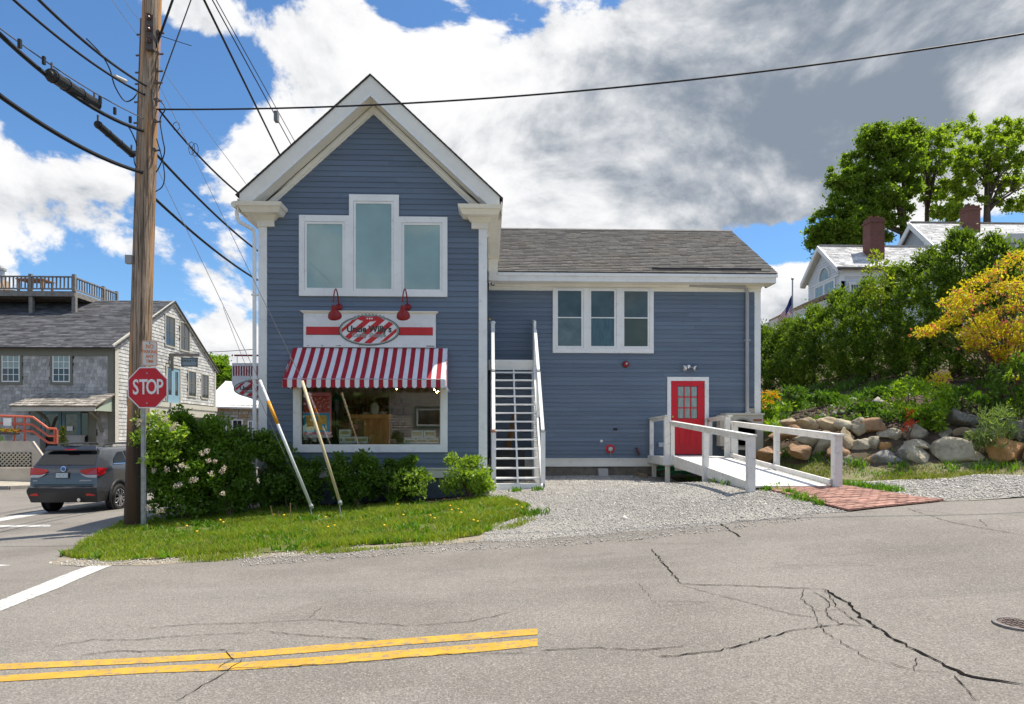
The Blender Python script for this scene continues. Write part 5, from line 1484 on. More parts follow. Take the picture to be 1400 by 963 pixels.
npk = thing('no_parking_sign', 'small faded white no parking sign with orange lettering above the stop sign', 'no parking sign', (sp.x, sp.y, 2.6))
oc = M('faded_orange_print', (.72,.20,.05), .6); npw = M('faded_white_sheeting', (.66,.65,.60), .5, .05, 8)
nc = P(205, 483.5, 13.03)
def nmap(u, v, d): return (nc.x+u*math.cos(rot), nc.y+u*math.sin(rot)-d, nc.z+v-u*.06)
def rrect(w_, h, r):
    o = []
    for cx_, cy_, a0 in ((w_-r,h-r,0),(-w_+r,h-r,90),(-w_+r,-h+r,180),(w_-r,-h+r,270)):
        for k in range(4): o.append((cx_+r*math.cos(R(a0+30*k)), cy_+r*math.sin(R(a0+30*k))))
    return o
plate('plate', rrect(.15, .235, .03), 0, .005, npw, npk, nmap)
plate('border', rrect(.143, .228, .028), .005, .0065, oc, npk, nmap)
plate('field', rrect(.133, .218, .024), .0065, .008, npw, npk, nmap)
for b, v, s_ in (('NO', .125, .115), ('PARKING', .03, .082), ('ANY', -.06, .09), ('TIME', -.15, .08)):
    text_mesh(b, s_, oc, 'lettering', npk, lambda a, c, d, v=v: nmap(a*.86, c+v, d+.0085), thick=.0015)
plate('bolt', [(.012*math.cos(t), .195+.012*math.sin(t)) for t in np.linspace(0, 6.283, 7)[:-1]], .008, .014, black, npk, nmap)
# ------------------------------------------------------------------ parked car
cX, cY = -10.53, 17.28
cz0 = tz(cX, cY+1.5)+.012
car = thing('parked_car', 'dark grey compact SUV seen from behind on the side street', 'car', (cX, cY, cz0))
CT = lambda x, y, z: (cX+x*.965, cY+y, cz0+z+ (0))
paint = M('dark_grey_car_paint', (.058,.062,.069), .2, spec=.7, metal=.15)
paint.node_tree.nodes['Principled BSDF'].inputs['Coat Weight'].default_value = .8
paint.node_tree.nodes['Principled BSDF'].inputs['Coat Roughness'].default_value = .05
plast = M('black_bumper_plastic', (.025,.026,.028), .5)
cglass = M('car_glass', (.006,.008,.010), .02, spec=.6)
lens = M('red_lens', (.50,.008,.012), .12, spec=.8); clearl = M('clear_lens_white', (.50,.49,.49), .15, spec=.8)
Zs = [.30,.36,.56,.68,.72,.93,1.10,1.20,1.58,1.67,1.715]
def ring(xs, ys, zs): return [(x, y, z) for x, y, z in zip(xs, ys, zs)]
full = [.74,.86,.90,.908,.908,.905,.89,.865,.72,.61,0]
ST = [ring([.68,.80,.86,.865,.845,.84,.825,.80,.69,.60,0], [.14,.10,.03,.0,.06,.08,.10,.14,.46,.44,.36], Zs),
      ring([.72,.85,.895,.90,.90,.895,.875,.85,.715,.61,0], [.30,.28,.26,.25,.26,.27,.29,.32,.62,.66,.66], Zs),
      ring(full, [.75]*8+[1.0,1.0,1.0], Zs), ring(full, [1.5]*11, Zs), ring(full, [2.4]*11, [z+(.01 if i > 7 else 0) for i, z in enumerate(Zs)]),
      ring(full, [3.0]*8+[2.75,2.75,2.75], Zs),
      ring(full[:7]+[.86,.80,.66,0], [3.55]*11, [.30,.36,.56,.68,.72,.92,1.04,1.09,1.10,1.12,1.14]),
      ring([.72,.84,.89,.90,.90,.88,.85,.80,.74,.60,0], [4.25]*11, [.30,.36,.55,.66,.70,.84,.93,.96,.98,1.0,1.02]),
      ring([.55,.66,.74,.76,.76,.74,.70,.66,.6,.5,0], [4.55,4.58,4.62,4.63,4.63,4.6,4.57,4.54,4.52,4.5,4.5], [.32,.36,.54,.62,.66,.74,.80,.83,.85,.87,.88])]
m = MB(CT); vs = []; fs = []; n = 11
for s_ in ST:
    vs += [(-x, y, z) for x, y, z in s_] + [(x, y, z) for x, y, z in s_]
for i in range(len(ST)-1):
    a = i*2*n; b = (i+1)*2*n
    for k in range(n-1):
        fs.append((a+n+k, b+n+k, b+n+k+1, a+n+k+1)); fs.append((a+k, a+k+1, b+k+1, b+k))
    fs.append((a, b, b+n, a+n))
for k in range(n-1):
    fs.append((k, n+k, n+k+1, k+1)); q = (len(ST)-1)*2*n; fs.append((q+k, q+k+1, q+n+k+1, q+n+k))
m.add(vs, fs)
body = m.build('body', paint, car, True)
try: body.data.set_sharp_from_angle(angle=R(32))
except Exception as e: print(e)
def cpoly(nm, pts, mat_, th=.012, nrm=(0,-1,0), parent=car):
    nv = Vector(nrm).normalized()*th; k = len(pts)
    v = [Vector(p)-nv*.3 for p in pts]+[Vector(p)+nv for p in pts]
    return MB(CT).add(v, [tuple(range(k-1,-1,-1)), tuple(range(k, 2*k))]+[(i, (i+1) % k, (i+1) % k+k, i+k) for i in range(k)]).build(nm, mat_, parent)
ry = lambda z: .14+(z-1.20)/.38*.32
rn = (0, -.77, .64)
cpoly('rear_window', [(-.735, ry(1.225), 1.225), (.735, ry(1.225), 1.225), (.715, ry(1.32), 1.32), (.64, ry(1.55), 1.55), (-.64, ry(1.55), 1.55), (-.715, ry(1.32), 1.32)], cglass, .010, rn)
cpoly('spoiler', [(-.66, .36, 1.60), (.66, .36, 1.60), (.62, .42, 1.70), (-.62, .42, 1.70)], paint, .02, (0,-1,.3))
cpoly('brake_light', [(-.14, .335, 1.60), (.14, .335, 1.60), (.14, .345, 1.625), (-.14, .345, 1.625)], lens, .01)
for s_ in (-1, 1):
    pts = [(s_*.40, .068, 1.07), (s_*.47, .068, 1.12), (s_*.74, .09, 1.16), (s_*.82, .108, 1.165), (s_*.835, .092, 1.0), (s_*.56, .076, .99)]
    cpoly('tail_light', pts if s_ > 0 else pts[::-1], lens, .022)
    pts = [(s_*.42, .064, 1.03), (s_*.56, .07, .985), (s_*.832, .085, .985), (s_*.832, .075, .92), (s_*.62, .066, .925), (s_*.52, .06, .955)]
    cpoly('reversing_light', pts if s_ > 0 else pts[::-1], clearl, .020)
    pts = [(s_*.835, .10, 1.165), (s_*.885, .42, 1.14), (s_*.893, .30, 1.02), (s_*.85, .10, .95)]
    cpoly('tail_light', pts if s_ > 0 else pts[::-1], lens, .02, (s_, -.15, 0))
    pts = [(s_*.60, .03, .47), (s_*.82, .045, .47), (s_*.82, .04, .53), (s_*.60, .02, .53)]
    cpoly('reflector', pts if s_ > 0 else pts[::-1], lens, .03)
m = MB(CT)
m.hexa([(-.84,.09,.30),(.84,.09,.30),(.84,.5,.30),(-.84,.5,.30)], [(-.885,-.012,.56),(.885,-.012,.56),(.91,.5,.56),(-.91,.5,.56)])
m.hexa([(-.885,-.012,.561),(.885,-.012,.561),(.91,.3,.561),(-.91,.3,.561)], [(-.875,-.02,.64),(.875,-.02,.64),(.90,.3,.64),(-.90,.3,.64)])
m.build('bumper', plast, car)
cpoly('licence_plate', [(-.20,.058,.90),(.13,.058,.90),(.13,.062,1.05),(-.20,.062,1.05)], M('plate_frame', (.02,.02,.02), .5), .014)
cpoly('plate_print', [(-.185,.044,.915),(.115,.044,.915),(.115,.048,1.035),(-.185,.048,1.035)], M('plate_print', (.50,.56,.58), .5, .2, 40, hue=((.10,.30,.42), 22, .9), detail=2), .006)
MB(CT).lathe([(.055,0),(.055,.012),(.04,.016)], (-.01,.072,1.135), (0,-1,.1), 16).build('badge', M('badge_blue', (.06,.12,.35), .2), car)
MB(CT).lathe([(.066,0),(.066,.008)], (-.01,.074,1.135), (0,-1,.1), 16).build('badge_ring', chrome, car)
cpoly('tailgate_seam', [(-.75,.055,.735),(.75,.055,.735),(.74,.058,.752),(-.74,.058,.752)], black, .01)
cpoly('lettering_strip', [(.40,.066,.83),(.70,.068,.83),(.70,.07,.86),(.40,.068,.86)], gutter, .004)
cpoly('lettering_strip', [(-.78,.070,.83),(-.66,.068,.83),(-.66,.07,.855),(-.78,.072,.855)], gutter, .004)
MB(CT).tube([(.05,.16,1.23),(.30,.20,1.245),(.42,.21,1.245)], .014, 6).build('wiper', black, car)
MB(CT).tube([(.42,-.01,.37),(.42,.3,.37)], .045, 12).build('exhaust_tip', chrome, car)
for s_ in (-1, 1):
    MB(CT).tube([(s_*.60,.75,1.67),(s_*.60,.85,1.74),(s_*.60,1.6,1.765),(s_*.60,2.5,1.76),(s_*.60,2.65,1.68)], .022, 7).build('roof_rail', plast, car)
    for y in (.95, 3.62):
        w0 = MB(CT); ax = (s_,0,0)
        w0.lathe([(.40,-.02),(.40,.016)], (s_*.895,y,.375), ax, 28).build('wheel_arch', black, car)
        a = MB(CT); pts = [(s_*.912, y+.43*math.cos(t), .375+.43*math.sin(t)) for t in np.linspace(-.25, math.pi+.25, 15)]; a.tube(pts, .035, 6).build('arch_trim', plast, car)
        wl = MB(CT).lathe([(.20,0),(.315,.0),(.345,.02),(.347,.10),(.345,.20),(.315,.225),(.235,.225),(.225,.20),(.0,.19)], (s_*.715,y,.347), ax, 30).build('wheel', M('tyre_rubber', (.018,.018,.019), .75), car, True)
        rim = MB(CT); rim.lathe([(.232,.20),(.232,.226),(.215,.226),(.21,.20)], (s_*.715,y,.347), ax, 30)
        for k in range(10):
            t = 2*math.pi*k/10+.1*(k % 2); c_ = Vector((s_*.945, y, .347))
            rim.beam(c_+Vector((0,math.cos(t),math.sin(t)))*.03, c_+Vector((-.005*s_,math.cos(t),math.sin(t)))*.22, .04, .018, up=(1,0,0))
        rim.lathe([(.05,.225),(.045,.245),(.02,.25)], (s_*.715,y,.347), ax, 14)
        rim.build('rim', M('alloy_rim', (.55,.55,.56), .25, metal=.8), wl)
    # side glass, sits just outside the sloping greenhouse
    gxx = lambda z: .865+(z-1.20)/.38*(.72-.865)
    def sp_(y, z): return (s_*(gxx(z)+.006), y, z)
    for nm, q in (('quarter_window', [(.80,1.26),(1.42,1.235),(1.40,1.54),(1.15,1.53),(.86,1.36)]), ('rear_door_window', [(1.50,1.235),(2.32,1.235),(2.28,1.565),(1.49,1.555)]), ('front_door_window', [(2.40,1.235),(3.1,1.22),(2.72,1.555),(2.37,1.565)])):
        pts = [sp_(*k) for k in q]
        cpoly(nm, pts if s_ > 0 else pts[::-1], cglass, .008, (s_*.94, 0, .34))
    pts = [sp_(y, z) for y, z in ((.76,1.225),(3.12,1.195),(3.12,1.212),(.80,1.245))]
    cpoly('window_trim', pts if s_ > 0 else pts[::-1], chrome, .010, (s_*.94,0,.34))
    cpoly('sill_cladding', [(s_*.91,1.36,.32),(s_*.91,3.2,.32),(s_*.915,3.2,.48),(s_*.915,1.36,.48)][::s_], plast, .02, (s_,0,0))
    cpoly('door_seam', [(s_*.908,1.46,.5),(s_*.908,1.475,.5),(s_*.905,1.475,1.1),(s_*.905,1.46,1.1)][::s_], black, .004, (s_,0,0))
    MB(CT).box(min(s_*.91,s_*.945), max(s_*.91,s_*.945), 1.62, 1.84, 1.02, 1.05).build('door_handle', paint, car)
    MB(CT).ball((s_*1.0, 2.95, 1.24), .10, 10, 6, (1,.7,.75)).build('wing_mirror', paint, car, True)
cpoly('windscreen', [(-.76,3.42,1.14),(.76,3.42,1.14),(.62,2.85,1.62),(-.62,2.85,1.62)], cglass, .02, (0,.6,.7))
MB(CT).prism([(.95,1.70),(1.15,1.70),(1.0,1.79),(.95,1.79)], -.03, .03, 'x').build('antenna_fin', paint, car)

# ------------------------------------------------------------------ foliage
def leaf_cloud(name, pts, out, size, aspect, mat_, parent, seed=0, up=.3, rnd=.9, droop=0.0, kind=None):
    r = np.random.default_rng(seed); n = len(pts)
    t = out*.6+r.normal(0, rnd, (n,3)); t[:,2] += up-droop
    t /= np.linalg.norm(t, axis=1, keepdims=True)+1e-9
    q = r.normal(0, 1, (n,3))+np.array([0,0,.0]); w_ = np.cross(t, q); w_ /= np.linalg.norm(w_, axis=1, keepdims=True)+1e-9
    nn = np.cross(w_, t)
    L = (size*r.uniform(.6, 1.35, n))[:,None]; Wd = L*aspect
    p = np.asarray(pts)
    V = np.stack([p, p+t*L*.45+w_*Wd*.5+nn*L*.06, p+t*L, p+t*L*.45-w_*Wd*.5+nn*L*.06], 1)
    b = np.arange(n)*4
    o = raw(name, V.reshape(-1,3), np.stack([b,b+1,b+2,b+3],1), mat_, parent, origin=tuple(p.mean(0)))
    if kind: o['kind'] = kind
    return o
def ellipsoid_pts(clumps, seed=0, shell=.55, soft=False):
    """clumps: (cx,cy,cz,rx,ry,rz,n)"""
    r = np.random.default_rng(seed); A = []; O = []
    for cx, cy, cz, rx, ry_, rz, n in clumps:
        d = r.normal(0, 1, (n,3)); d /= np.linalg.norm(d, axis=1, keepdims=True)
        rad = (np.abs(r.normal(0, .62, n)) if soft else r.uniform(0, 1, n)**shell)[:,None]
        A.append(d*rad*np.array([rx,ry_,rz])+np.array([cx,cy,cz])); O.append(d)
    return np.concatenate(A), np.concatenate(O)
def sub_clumps(cx, cy, cz, rx, ry_, rz, k, rad, n, seed, shell=.5, flat=.8, lowcut=None):
    """k leaf clumps spread through an ellipsoid"""
    r = np.random.default_rng(seed); out = []
    while len(out) < k:
        d = r.normal(0, 1, 3); d /= np.linalg.norm(d); q = r.uniform(0, 1)**shell
        p = d*q*np.array([rx,ry_,rz])
        if lowcut is not None and p[2] < lowcut*rz: continue
        s = rad*r.uniform(.55, 1.25)
        out.append((cx+p[0], cy+p[1], cz+p[2], s, s, s*flat, max(4, int(n*r.uniform(.6, 1.3)))))
    return out
bark = M('bark', (.10,.075,.055), .9, .3, 8, bump=.8, bs=20, stretch=(1,1,.3))
stemm = M('shrub_stem', (.13,.09,.06), .9, .3, 10)

def shrub(name, label, cat, px0, px1, pytop, Y, depth, mat_, n, lsize, aspect, seed, group=None, zbase=None, extra=None, clr=.33, k=26, stems=7, up=.35, droop=0):
    a = P(px0, pytop, Y); b = P(px1, pytop, Y); x = (a.x+b.x)/2; zg = tz(x, Y) if zbase is None else zbase
    t = thing(name, label, cat, (x, Y, zg), group)
    w_ = (b.x-a.x)/2; h = a.z-zg
    r = random.Random(seed); f = MB()
    cl = sub_clumps(x, Y, zg+h*.50, w_*.88, depth, h*.47, k, clr*min(w_, h*.6), max(4, n//k), seed, .36)
    for i in range(stems):
        c = cl[r.randrange(len(cl))]
        p0 = Vector((x+r.uniform(-.25,.25)*w_, Y+r.uniform(-.2,.2), zg-.05)); p1 = Vector(c[:3])
        mid = p0.lerp(p1, .5)+Vector((r.uniform(-.06,.06), r.uniform(-.06,.06), .1))
        f.tube([p0, mid, p1, p1+Vector((r.uniform(-.1,.1), r.uniform(-.1,.1), .15))], [.018,.014,.008,.003], 5)
    f.build('stem', stemm, t)
    p, o = ellipsoid_pts(cl, seed)
    keep = p[:,2] > zg+.02; leaf_cloud('foliage', p[keep], o[keep], lsize, aspect, mat_, t, seed, up=up, droop=droop)
    return t, cl
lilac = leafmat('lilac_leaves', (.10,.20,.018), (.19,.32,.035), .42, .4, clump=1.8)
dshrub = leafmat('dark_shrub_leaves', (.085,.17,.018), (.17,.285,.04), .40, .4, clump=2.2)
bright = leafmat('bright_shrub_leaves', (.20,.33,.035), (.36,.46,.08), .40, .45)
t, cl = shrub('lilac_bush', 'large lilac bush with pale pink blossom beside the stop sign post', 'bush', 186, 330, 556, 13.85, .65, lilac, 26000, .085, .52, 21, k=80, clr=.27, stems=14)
# lilac spray leaning towards the sign, its sunlight put into a light-green leaf colour
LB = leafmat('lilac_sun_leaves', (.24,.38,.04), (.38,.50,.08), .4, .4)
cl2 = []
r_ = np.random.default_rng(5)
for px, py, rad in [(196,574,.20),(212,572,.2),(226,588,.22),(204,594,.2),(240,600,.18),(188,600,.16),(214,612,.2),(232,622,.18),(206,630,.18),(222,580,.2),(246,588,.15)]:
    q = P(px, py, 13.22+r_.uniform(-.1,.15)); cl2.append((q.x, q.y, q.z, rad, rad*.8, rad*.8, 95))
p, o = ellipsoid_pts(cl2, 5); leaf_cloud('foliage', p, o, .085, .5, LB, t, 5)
flm = leafmat('lilac_blossom', (.68,.54,.60), (.84,.76,.78), .3, .7)
F_ = []
for px, py, rad, Y in [(222,570,.075,13.0),(228,575,.06,13.0),(240,582,.06,13.0),(235,586,.05,13.0),(190,575,.05,12.98),(188,580,.04,12.98),(276,620,.05,13.15),(283,617,.06,13.15),(285,630,.045,13.15),(228,642,.06,13.05),(210,644,.05,13.05),(262,657,.06,13.1),(268,656,.05,13.1),(246,663,.055,13.1),(240,665,.05,13.1),(289,648,.06,13.15),(303,645,.05,13.2),(307,640,.05,13.2),(294,631,.04,13.2),(256,640,.05,13.15),(249,636,.045,13.1),(222,698,.06,13.0),(216,700,.05,13.0),(305,675,.045,13.1),(202,694,.05,12.98)]:
    q = P(px, py, Y); F_.append((q.x, q.y, q.z, rad*.85, rad*.8, rad*.95, 46))
p, o = ellipsoid_pts(F_, 8, .4); leaf_cloud('blossom', p, o, .027, .8, flm, t, 8)
shrub('garden_shrub', 'tall dark green shrub against the left corner of the shop', 'bush', 276, 396, 582, 14.2, .5, dshrub, 19000, .075, .55, 22, 'shrubs along the shop front', k=36, clr=.30)
shrub('garden_shrub', 'dark shrub behind the white guy guard with sparse upright shoots', 'bush', 358, 452, 622, 14.45, .36, dshrub, 8000, .07, .55, 23, 'shrubs along the shop front', k=26, clr=.32)
shrub('garden_shrub', 'dense dark shrub under the middle of the display window', 'bush', 440, 530, 608, 14.4, .38, dshrub, 9500, .07, .55, 24, 'shrubs along the shop front', k=28, clr=.32)
t, cl = shrub('garden_shrub', 'shrub with pale sunlit leaves on its right under the display window end', 'bush', 505, 588, 620, 14.4, .40, dshrub, 6500, .07, .55, 25, 'shrubs along the shop front', k=24, clr=.32)
cl2 = []  # pale clumps on this dark shrub: sunlight put into the leaf colour
for px, py in [(548,650),(560,655),(572,648),(578,662),(566,668),(585,655),(540,662),(556,672),(575,675)]:
    q = P(px, py, 14.0+r_.uniform(-.1,.1)); cl2.append((q.x, q.y, q.z, .15, .13, .10, 42))
p, o = ellipsoid_pts(cl2, 6); leaf_cloud('foliage', p, o, .075, .6, bright, t, 6)
shrub('garden_shrub', 'small bright yellow-green shrub by the right corner of the shop front', 'bush', 604, 678, 618, 14.25, .36, bright, 3800, .075, .58, 26, 'shrubs along the shop front', k=20, clr=.36)
shrub('garden_shrub', 'low dark shrub filling the gap between lilac and corner shrub', 'bush', 284, 352, 622, 13.75, .35, dshrub, 6000, .075, .55, 27, 'shrubs along the shop front', k=26, clr=.34)
# white bag like pot by the corner and a marker stake
q = P(663, 660, 14.55)
o = MB().box(q.x-.06, q.x+.10, 14.5, 14.62, tz(q.x,14.55)-.05, P(663,641,14.55).z).box(q.x-.08, q.x+.12, 14.48, 14.64, P(663,641,14.55).z+.001, P(663,641,14.55).z+.03).build('corner_plinth', white); tag(o, 'low white plinth at the foot of the right corner board behind the bright shrub', 'plinth')
dead = M('dry_stalk', (.38,.26,.12), .9)
for i, (px, py0, py1, dx, lab) in enumerate([(374,692,702,-4,'short brown dry stalk at the left of the lawn back edge'), (379,699,707,2,'second short brown stalk in the lawn'), (383,699,706,2,'bent pale stalk in the lawn'), (397,688,706,0,'upright dry stalk in the lawn left of the white guy guard')]):
    a = P(px, py1, 13.1); b = P(px+dx, py0, 13.1)
    o = MB().tube([(a.x, a.y, tz(a.x,a.y)), tuple(b)], .009, 5).build('dry_stalk', dead); tag(o, lab, 'dry stalk')

# ------------------------------------------------------------------ right bank: boulder wall
bankm = M('bank_mulch', (.10,.068,.048), .95, .45, 5, bump=1.0, bs=25, hue=((.05,.075,.02), 1.0, .7))
sheet('planted_bank', [(7.7,17.9),(8.6,18.9),(8.4,24),(11,31),(13,31),(16.5,19),(19,15),(15.5,13.9),(12.8,15.3),(10.5,16.4)], bankm, .03, .5)
bank_pts = scatter([(8,18),(8.6,19.5),(11.5,20.5),(14.5,16.8),(13,15.6),(10.5,16.9)], 4200, 31)
pebbles('bank_mulch_chips', bank_pts, .035, M('bank_chip', (.10,.07,.05), .9, isl=.7), 31)
BC = {'g': (.34,.295,.215), 't': (.40,.315,.205), 'b': (.33,.20,.115), 'd': (.19,.175,.15), 'o': (.45,.24,.09), 's': (.27,.25,.225), 'l': (.44,.385,.28)}
BM = {k: M('boulder_'+{'g':'grey','t':'tan','b':'brown','d':'dark','o':'orange','s':'slate','l':'light'}[k], c, .9, .22, 4, bump=1.0, bs=14, dirt=(tuple(x*.40 for x in c), 5, .85), hue=(tuple(x*1.25 for x in c), 7, .5)) for k, c in BC.items()}
bw = thing('boulder_wall', 'dry stacked retaining wall of rounded field boulders at the foot of the bank', 'stone wall', (10.5, 16, .85))
BL = [(1085,577,24,14,'t',2),(1106,581,34,18,'t',2),(1131,579,34,16,'t',2),(1156,581,26,18,'l',2),(1174,585,24,24,'g',2),(1192,583,44,24,'b',2),
 (1066,594,28,16,'b',1),(1086,593,32,20,'b',1),(1110,600,46,22,'g',1),(1131,609,40,36,'g',1),(1158,603,30,30,'t',1),(1180,611,26,22,'l',1),
 (1054,621,40,20,'b',0),(1097,617,38,24,'b',0),(1146,621,34,22,'b',0),(1217,594,42,24,'l',2),(1253,592,44,22,'g',2),(1294,599,32,26,'g',2),(1323,595,32,26,'t',2),(1358,600,56,34,'l',2),(1398,594,42,34,'d',2),
 (1214,611,36,22,'o',1),(1257,611,62,20,'l',1),(1195,611,28,26,'g',1),(1167,633,44,18,'g',0),(1196,632,30,19,'b',0),(1217,630,42,24,'s',0),(1240,627,26,26,'d',0),(1263,627,48,32,'l',0),(1306,621,70,42,'l',0),(1341,630,52,28,'t',0),(1385,621,58,42,'o',0),(1430,622,50,42,'t',0),(1318,574,44,32,'d',3),(1440,590,50,36,'g',2),(1284,617,24,16,'d',1),(1330,612,26,18,'d',1)]
def boulder(px, py, w_, h, col, row, seed):
    Y = 17.15-(px-1050)/350*2.15+row*.30
    c = P(px, py, Y); s = Y/FPX
    r = np.random.default_rng(seed)
    import bmesh
    bm = bmesh.new(); bmesh.ops.create_icosphere(bm, subdivisions=4, radius=1)
    ph = r.uniform(0, 6.28, (6,3)); fr_ = r.normal(0, 1.5, (6,3)); am = r.uniform(.03, .10, 6)
    cuts = r.normal(0, 1, (11,3)); cuts /= np.linalg.norm(cuts, axis=1, keepdims=True); co = r.uniform(.45, .82, 11)
    ang = r.uniform(-.18, .18)
    for v in bm.verts:
        p = np.array(v.co); 
        for k in range(11):   # flat faces knocked off the stone
            d = p@cuts[k]
            if d > co[k]: p = p-cuts[k]*(d-co[k])*.94
        p = p*(1+sum(am[k]*math.sin(fr_[k]@p*1.3+ph[k,0]) for k in range(6)))
        p = p*(1+.035*math.sin(p@fr_[0]*5+1)*math.sin(p@fr_[1]*4)+.02*math.sin(p@fr_[2]*9))*1.08
        x, y, z = p[0]*w_*.50*s, p[1]*max(.22, w_*.36*s), p[2]*h*.56*s
        v.co = (c.x+x*math.cos(ang)-z*math.sin(ang), c.y+y+.12, c.z+x*math.sin(ang)+z*math.cos(ang))
    me = bpy.data.meshes.new('boulder'); 
    bmesh.ops.translate(bm, verts=bm.verts, vec=-ORG[bw.name])
    bm.to_mesh(me); bm.free(); me.materials.append(BM[col])
    me.polygons.foreach_set('use_smooth', [True]*len(me.polygons))
    o = link('boulder', me, bw); ORG[o.name] = ORG[bw.name]
for i, b_ in enumerate(BL): boulder(*b_, 100+i)
# loose stones on the bank
stx = M('bank_stone', (.25,.23,.20), .9, .25, 8, bump=.6, isl=.3)
sp2 = np.array([[*P(px, py, 18.2)] for px, py in [(1110,568),(1128,565),(1148,562),(1160,566),(1170,558),(1125,553),(1140,572),(1185,566),(1200,560)]]); sp2[:,2] = terr(sp2[:,0], sp2[:,1])+.05
pebbles('bank_stones', sp2, .14, stx, 33)

# hedge of arborvitae
cedar = leafmat('arborvitae_sprays', (.085,.155,.014), (.28,.38,.05), .42, .55, clump=1.1)
def cedar_tree(px, pytop, Y, hw, label, seed, n=17000):
    top_ = P(px, pytop, Y); x = top_.x; zg = tz(x, Y); h = top_.z-zg
    t = thing('arborvitae_tree', label, 'tree', (x, Y, zg), 'arborvitae hedge on the bank')
    MB().tube([(x,Y,zg-.2),(x+.03,Y,zg+h*.5),(x,Y,zg+h*.93)], [.09,.06,.015], 7).build('trunk', bark, t, True)
    r = np.random.default_rng(seed); cl = []
    k = 130
    for i in range(k):
        f = r.uniform(.02, 1)**.9; prof = hw*min(1, (1-f)*1.9+.12)*(.8+.2*min(1, f*6)); a = r.uniform(0, 6.28)
        rad = prof*r.uniform(.55, 1.0); s = r.uniform(.14, .34)*min(1.0, .5+prof)
        cl.append((x+math.cos(a)*rad, Y+math.sin(a)*rad, zg+h*(f*.97), s, s, s*1.35, int(n/k)))
    p, o = ellipsoid_pts(cl, seed, .5, soft=True)
    ax = np.stack([p[:,0]-x, p[:,1]-Y, np.zeros(len(p))], 1); ax /= np.linalg.norm(ax, axis=1, keepdims=True)+1e-6
    leaf_cloud('foliage', p, ax*.6+o*.4, .115, .40, cedar, t, seed, up=.75, rnd=.6)
for i, (px, pt, Y, hw, lab) in enumerate([(1046,446,30,1.3,'farthest arborvitae, just right of the wing corner'), (1078,438,28.6,1.3,'second arborvitae from the wing corner'), (1112,420,27.2,1.35,'arborvitae under the porch roof of the hill house'),
    (1148,398,25.8,1.35,'arborvitae in front of the hill house gable wall'), (1188,382,24.4,1.4,'arborvitae below the tall brick chimney'), (1228,362,23.2,1.4,'arborvitae in the middle of the hedge'), (1268,340,22.0,1.4,'tall arborvitae below the gable of the upper house'),
    (1312,312,21.0,1.45,'tallest arborvitae under the second chimney'), (1356,322,20.2,1.4,'arborvitae behind the yellow and pink shrub'), (1402,335,19.4,1.4,'arborvitae at the right picture edge')]):
    cedar_tree(px, pt, Y, hw, lab, 200+i)
# birch-like sapling poking out of the hedge
gold = leafmat('golden_shrub_leaves', (.46,.43,.025), (.76,.56,.035), .45, .5, (.60,.13,.18), .13)
t = P(1200, 350, 23.0)
yl2 = leafmat('sapling_leaves', (.22,.30,.03), (.40,.42,.04), .45, .5)
tt = thing('young_sapling', 'thin yellow-green sapling rising out of the hedge before the hill house', 'sapling', (t.x, 23.0, tz(t.x,23)))
f = MB(); f.tube([(t.x,23,tz(t.x,23)),(t.x+.1,23,t.z-1.5),(t.x,22.9,t.z)], [.03,.02,.006], 6).build('stem', stemm, tt)
cl = []
for px, py, rad in [(1197,352,.2),(1208,365,.25),(1190,372,.25),(1212,385,.3),(1195,395,.3),(1185,400,.25),(1205,405,.3),(1255,380,.2)]:
    q = P(px, py, 22.5); cl.append((q.x,q.y,q.z,rad,rad,rad,60))
p, o = ellipsoid_pts(cl, 3); leaf_cloud('foliage', p, o, .13, .6, yl2, tt, 3)
# golden shrub with pink tips in tiers
gq = P(1385, 440, 17.3)
gs = thing('golden_shrub', 'large spreading shrub with yellow leaves and pink tips on the bank', 'bush', (gq.x, 17.3, tz(gq.x,17.3)))
cl = []; f = MB(); rr = random.Random(12); zg = tz(gq.x, 17.3)
for i in range(66):
    px = rr.uniform(1268, 1452); py = rr.uniform(345, 520)
    if py < 345+ (1400-px)*.85 - 0 or py > 505 - max(0, (1330-px))*1.5 : 
        if rr.random() < .93: continue
    Y = rr.uniform(16.3, 18.0); q = P(px, py, Y); s = rr.uniform(.18, .34)
    cl.append((q.x,q.y,q.z,s*1.5,s*1.2,s*.6,150))
    p0 = Vector((gq.x+rr.uniform(-.3,.3), 17.3, zg)); mid = p0.lerp(q, .55)+Vector((0,0,.25))
    f.tube([p0, mid, q], [.03,.015,.005], 5)
for px, py in [(1262,455),(1275,452),(1286,446),(1298,440),(1310,432),(1330,388),(1345,380),(1362,372),(1378,360),(1392,350),(1300,415),(1318,408),(1340,440),(1365,425),(1390,420),(1340,470),(1370,480),(1395,470),(1325,455),(1350,405),(1372,395),(1395,388),(1400,440),(1310,425),(1382,446)]:
    q = P(px, py, 16.6+rr.uniform(-.3,.5)); cl.append((q.x,q.y,q.z,.32,.3,.13,130)); p0 = Vector((gq.x-.2, 17.3, zg+.4)); f.tube([p0, p0.lerp(q,.6)+Vector((0,0,.15)), q], [.02,.012,.004], 5)
f.build('stem', stemm, gs)
p, o = ellipsoid_pts(cl, 13); leaf_cloud('foliage', p, o, .085, .5, gold, gs, 13)
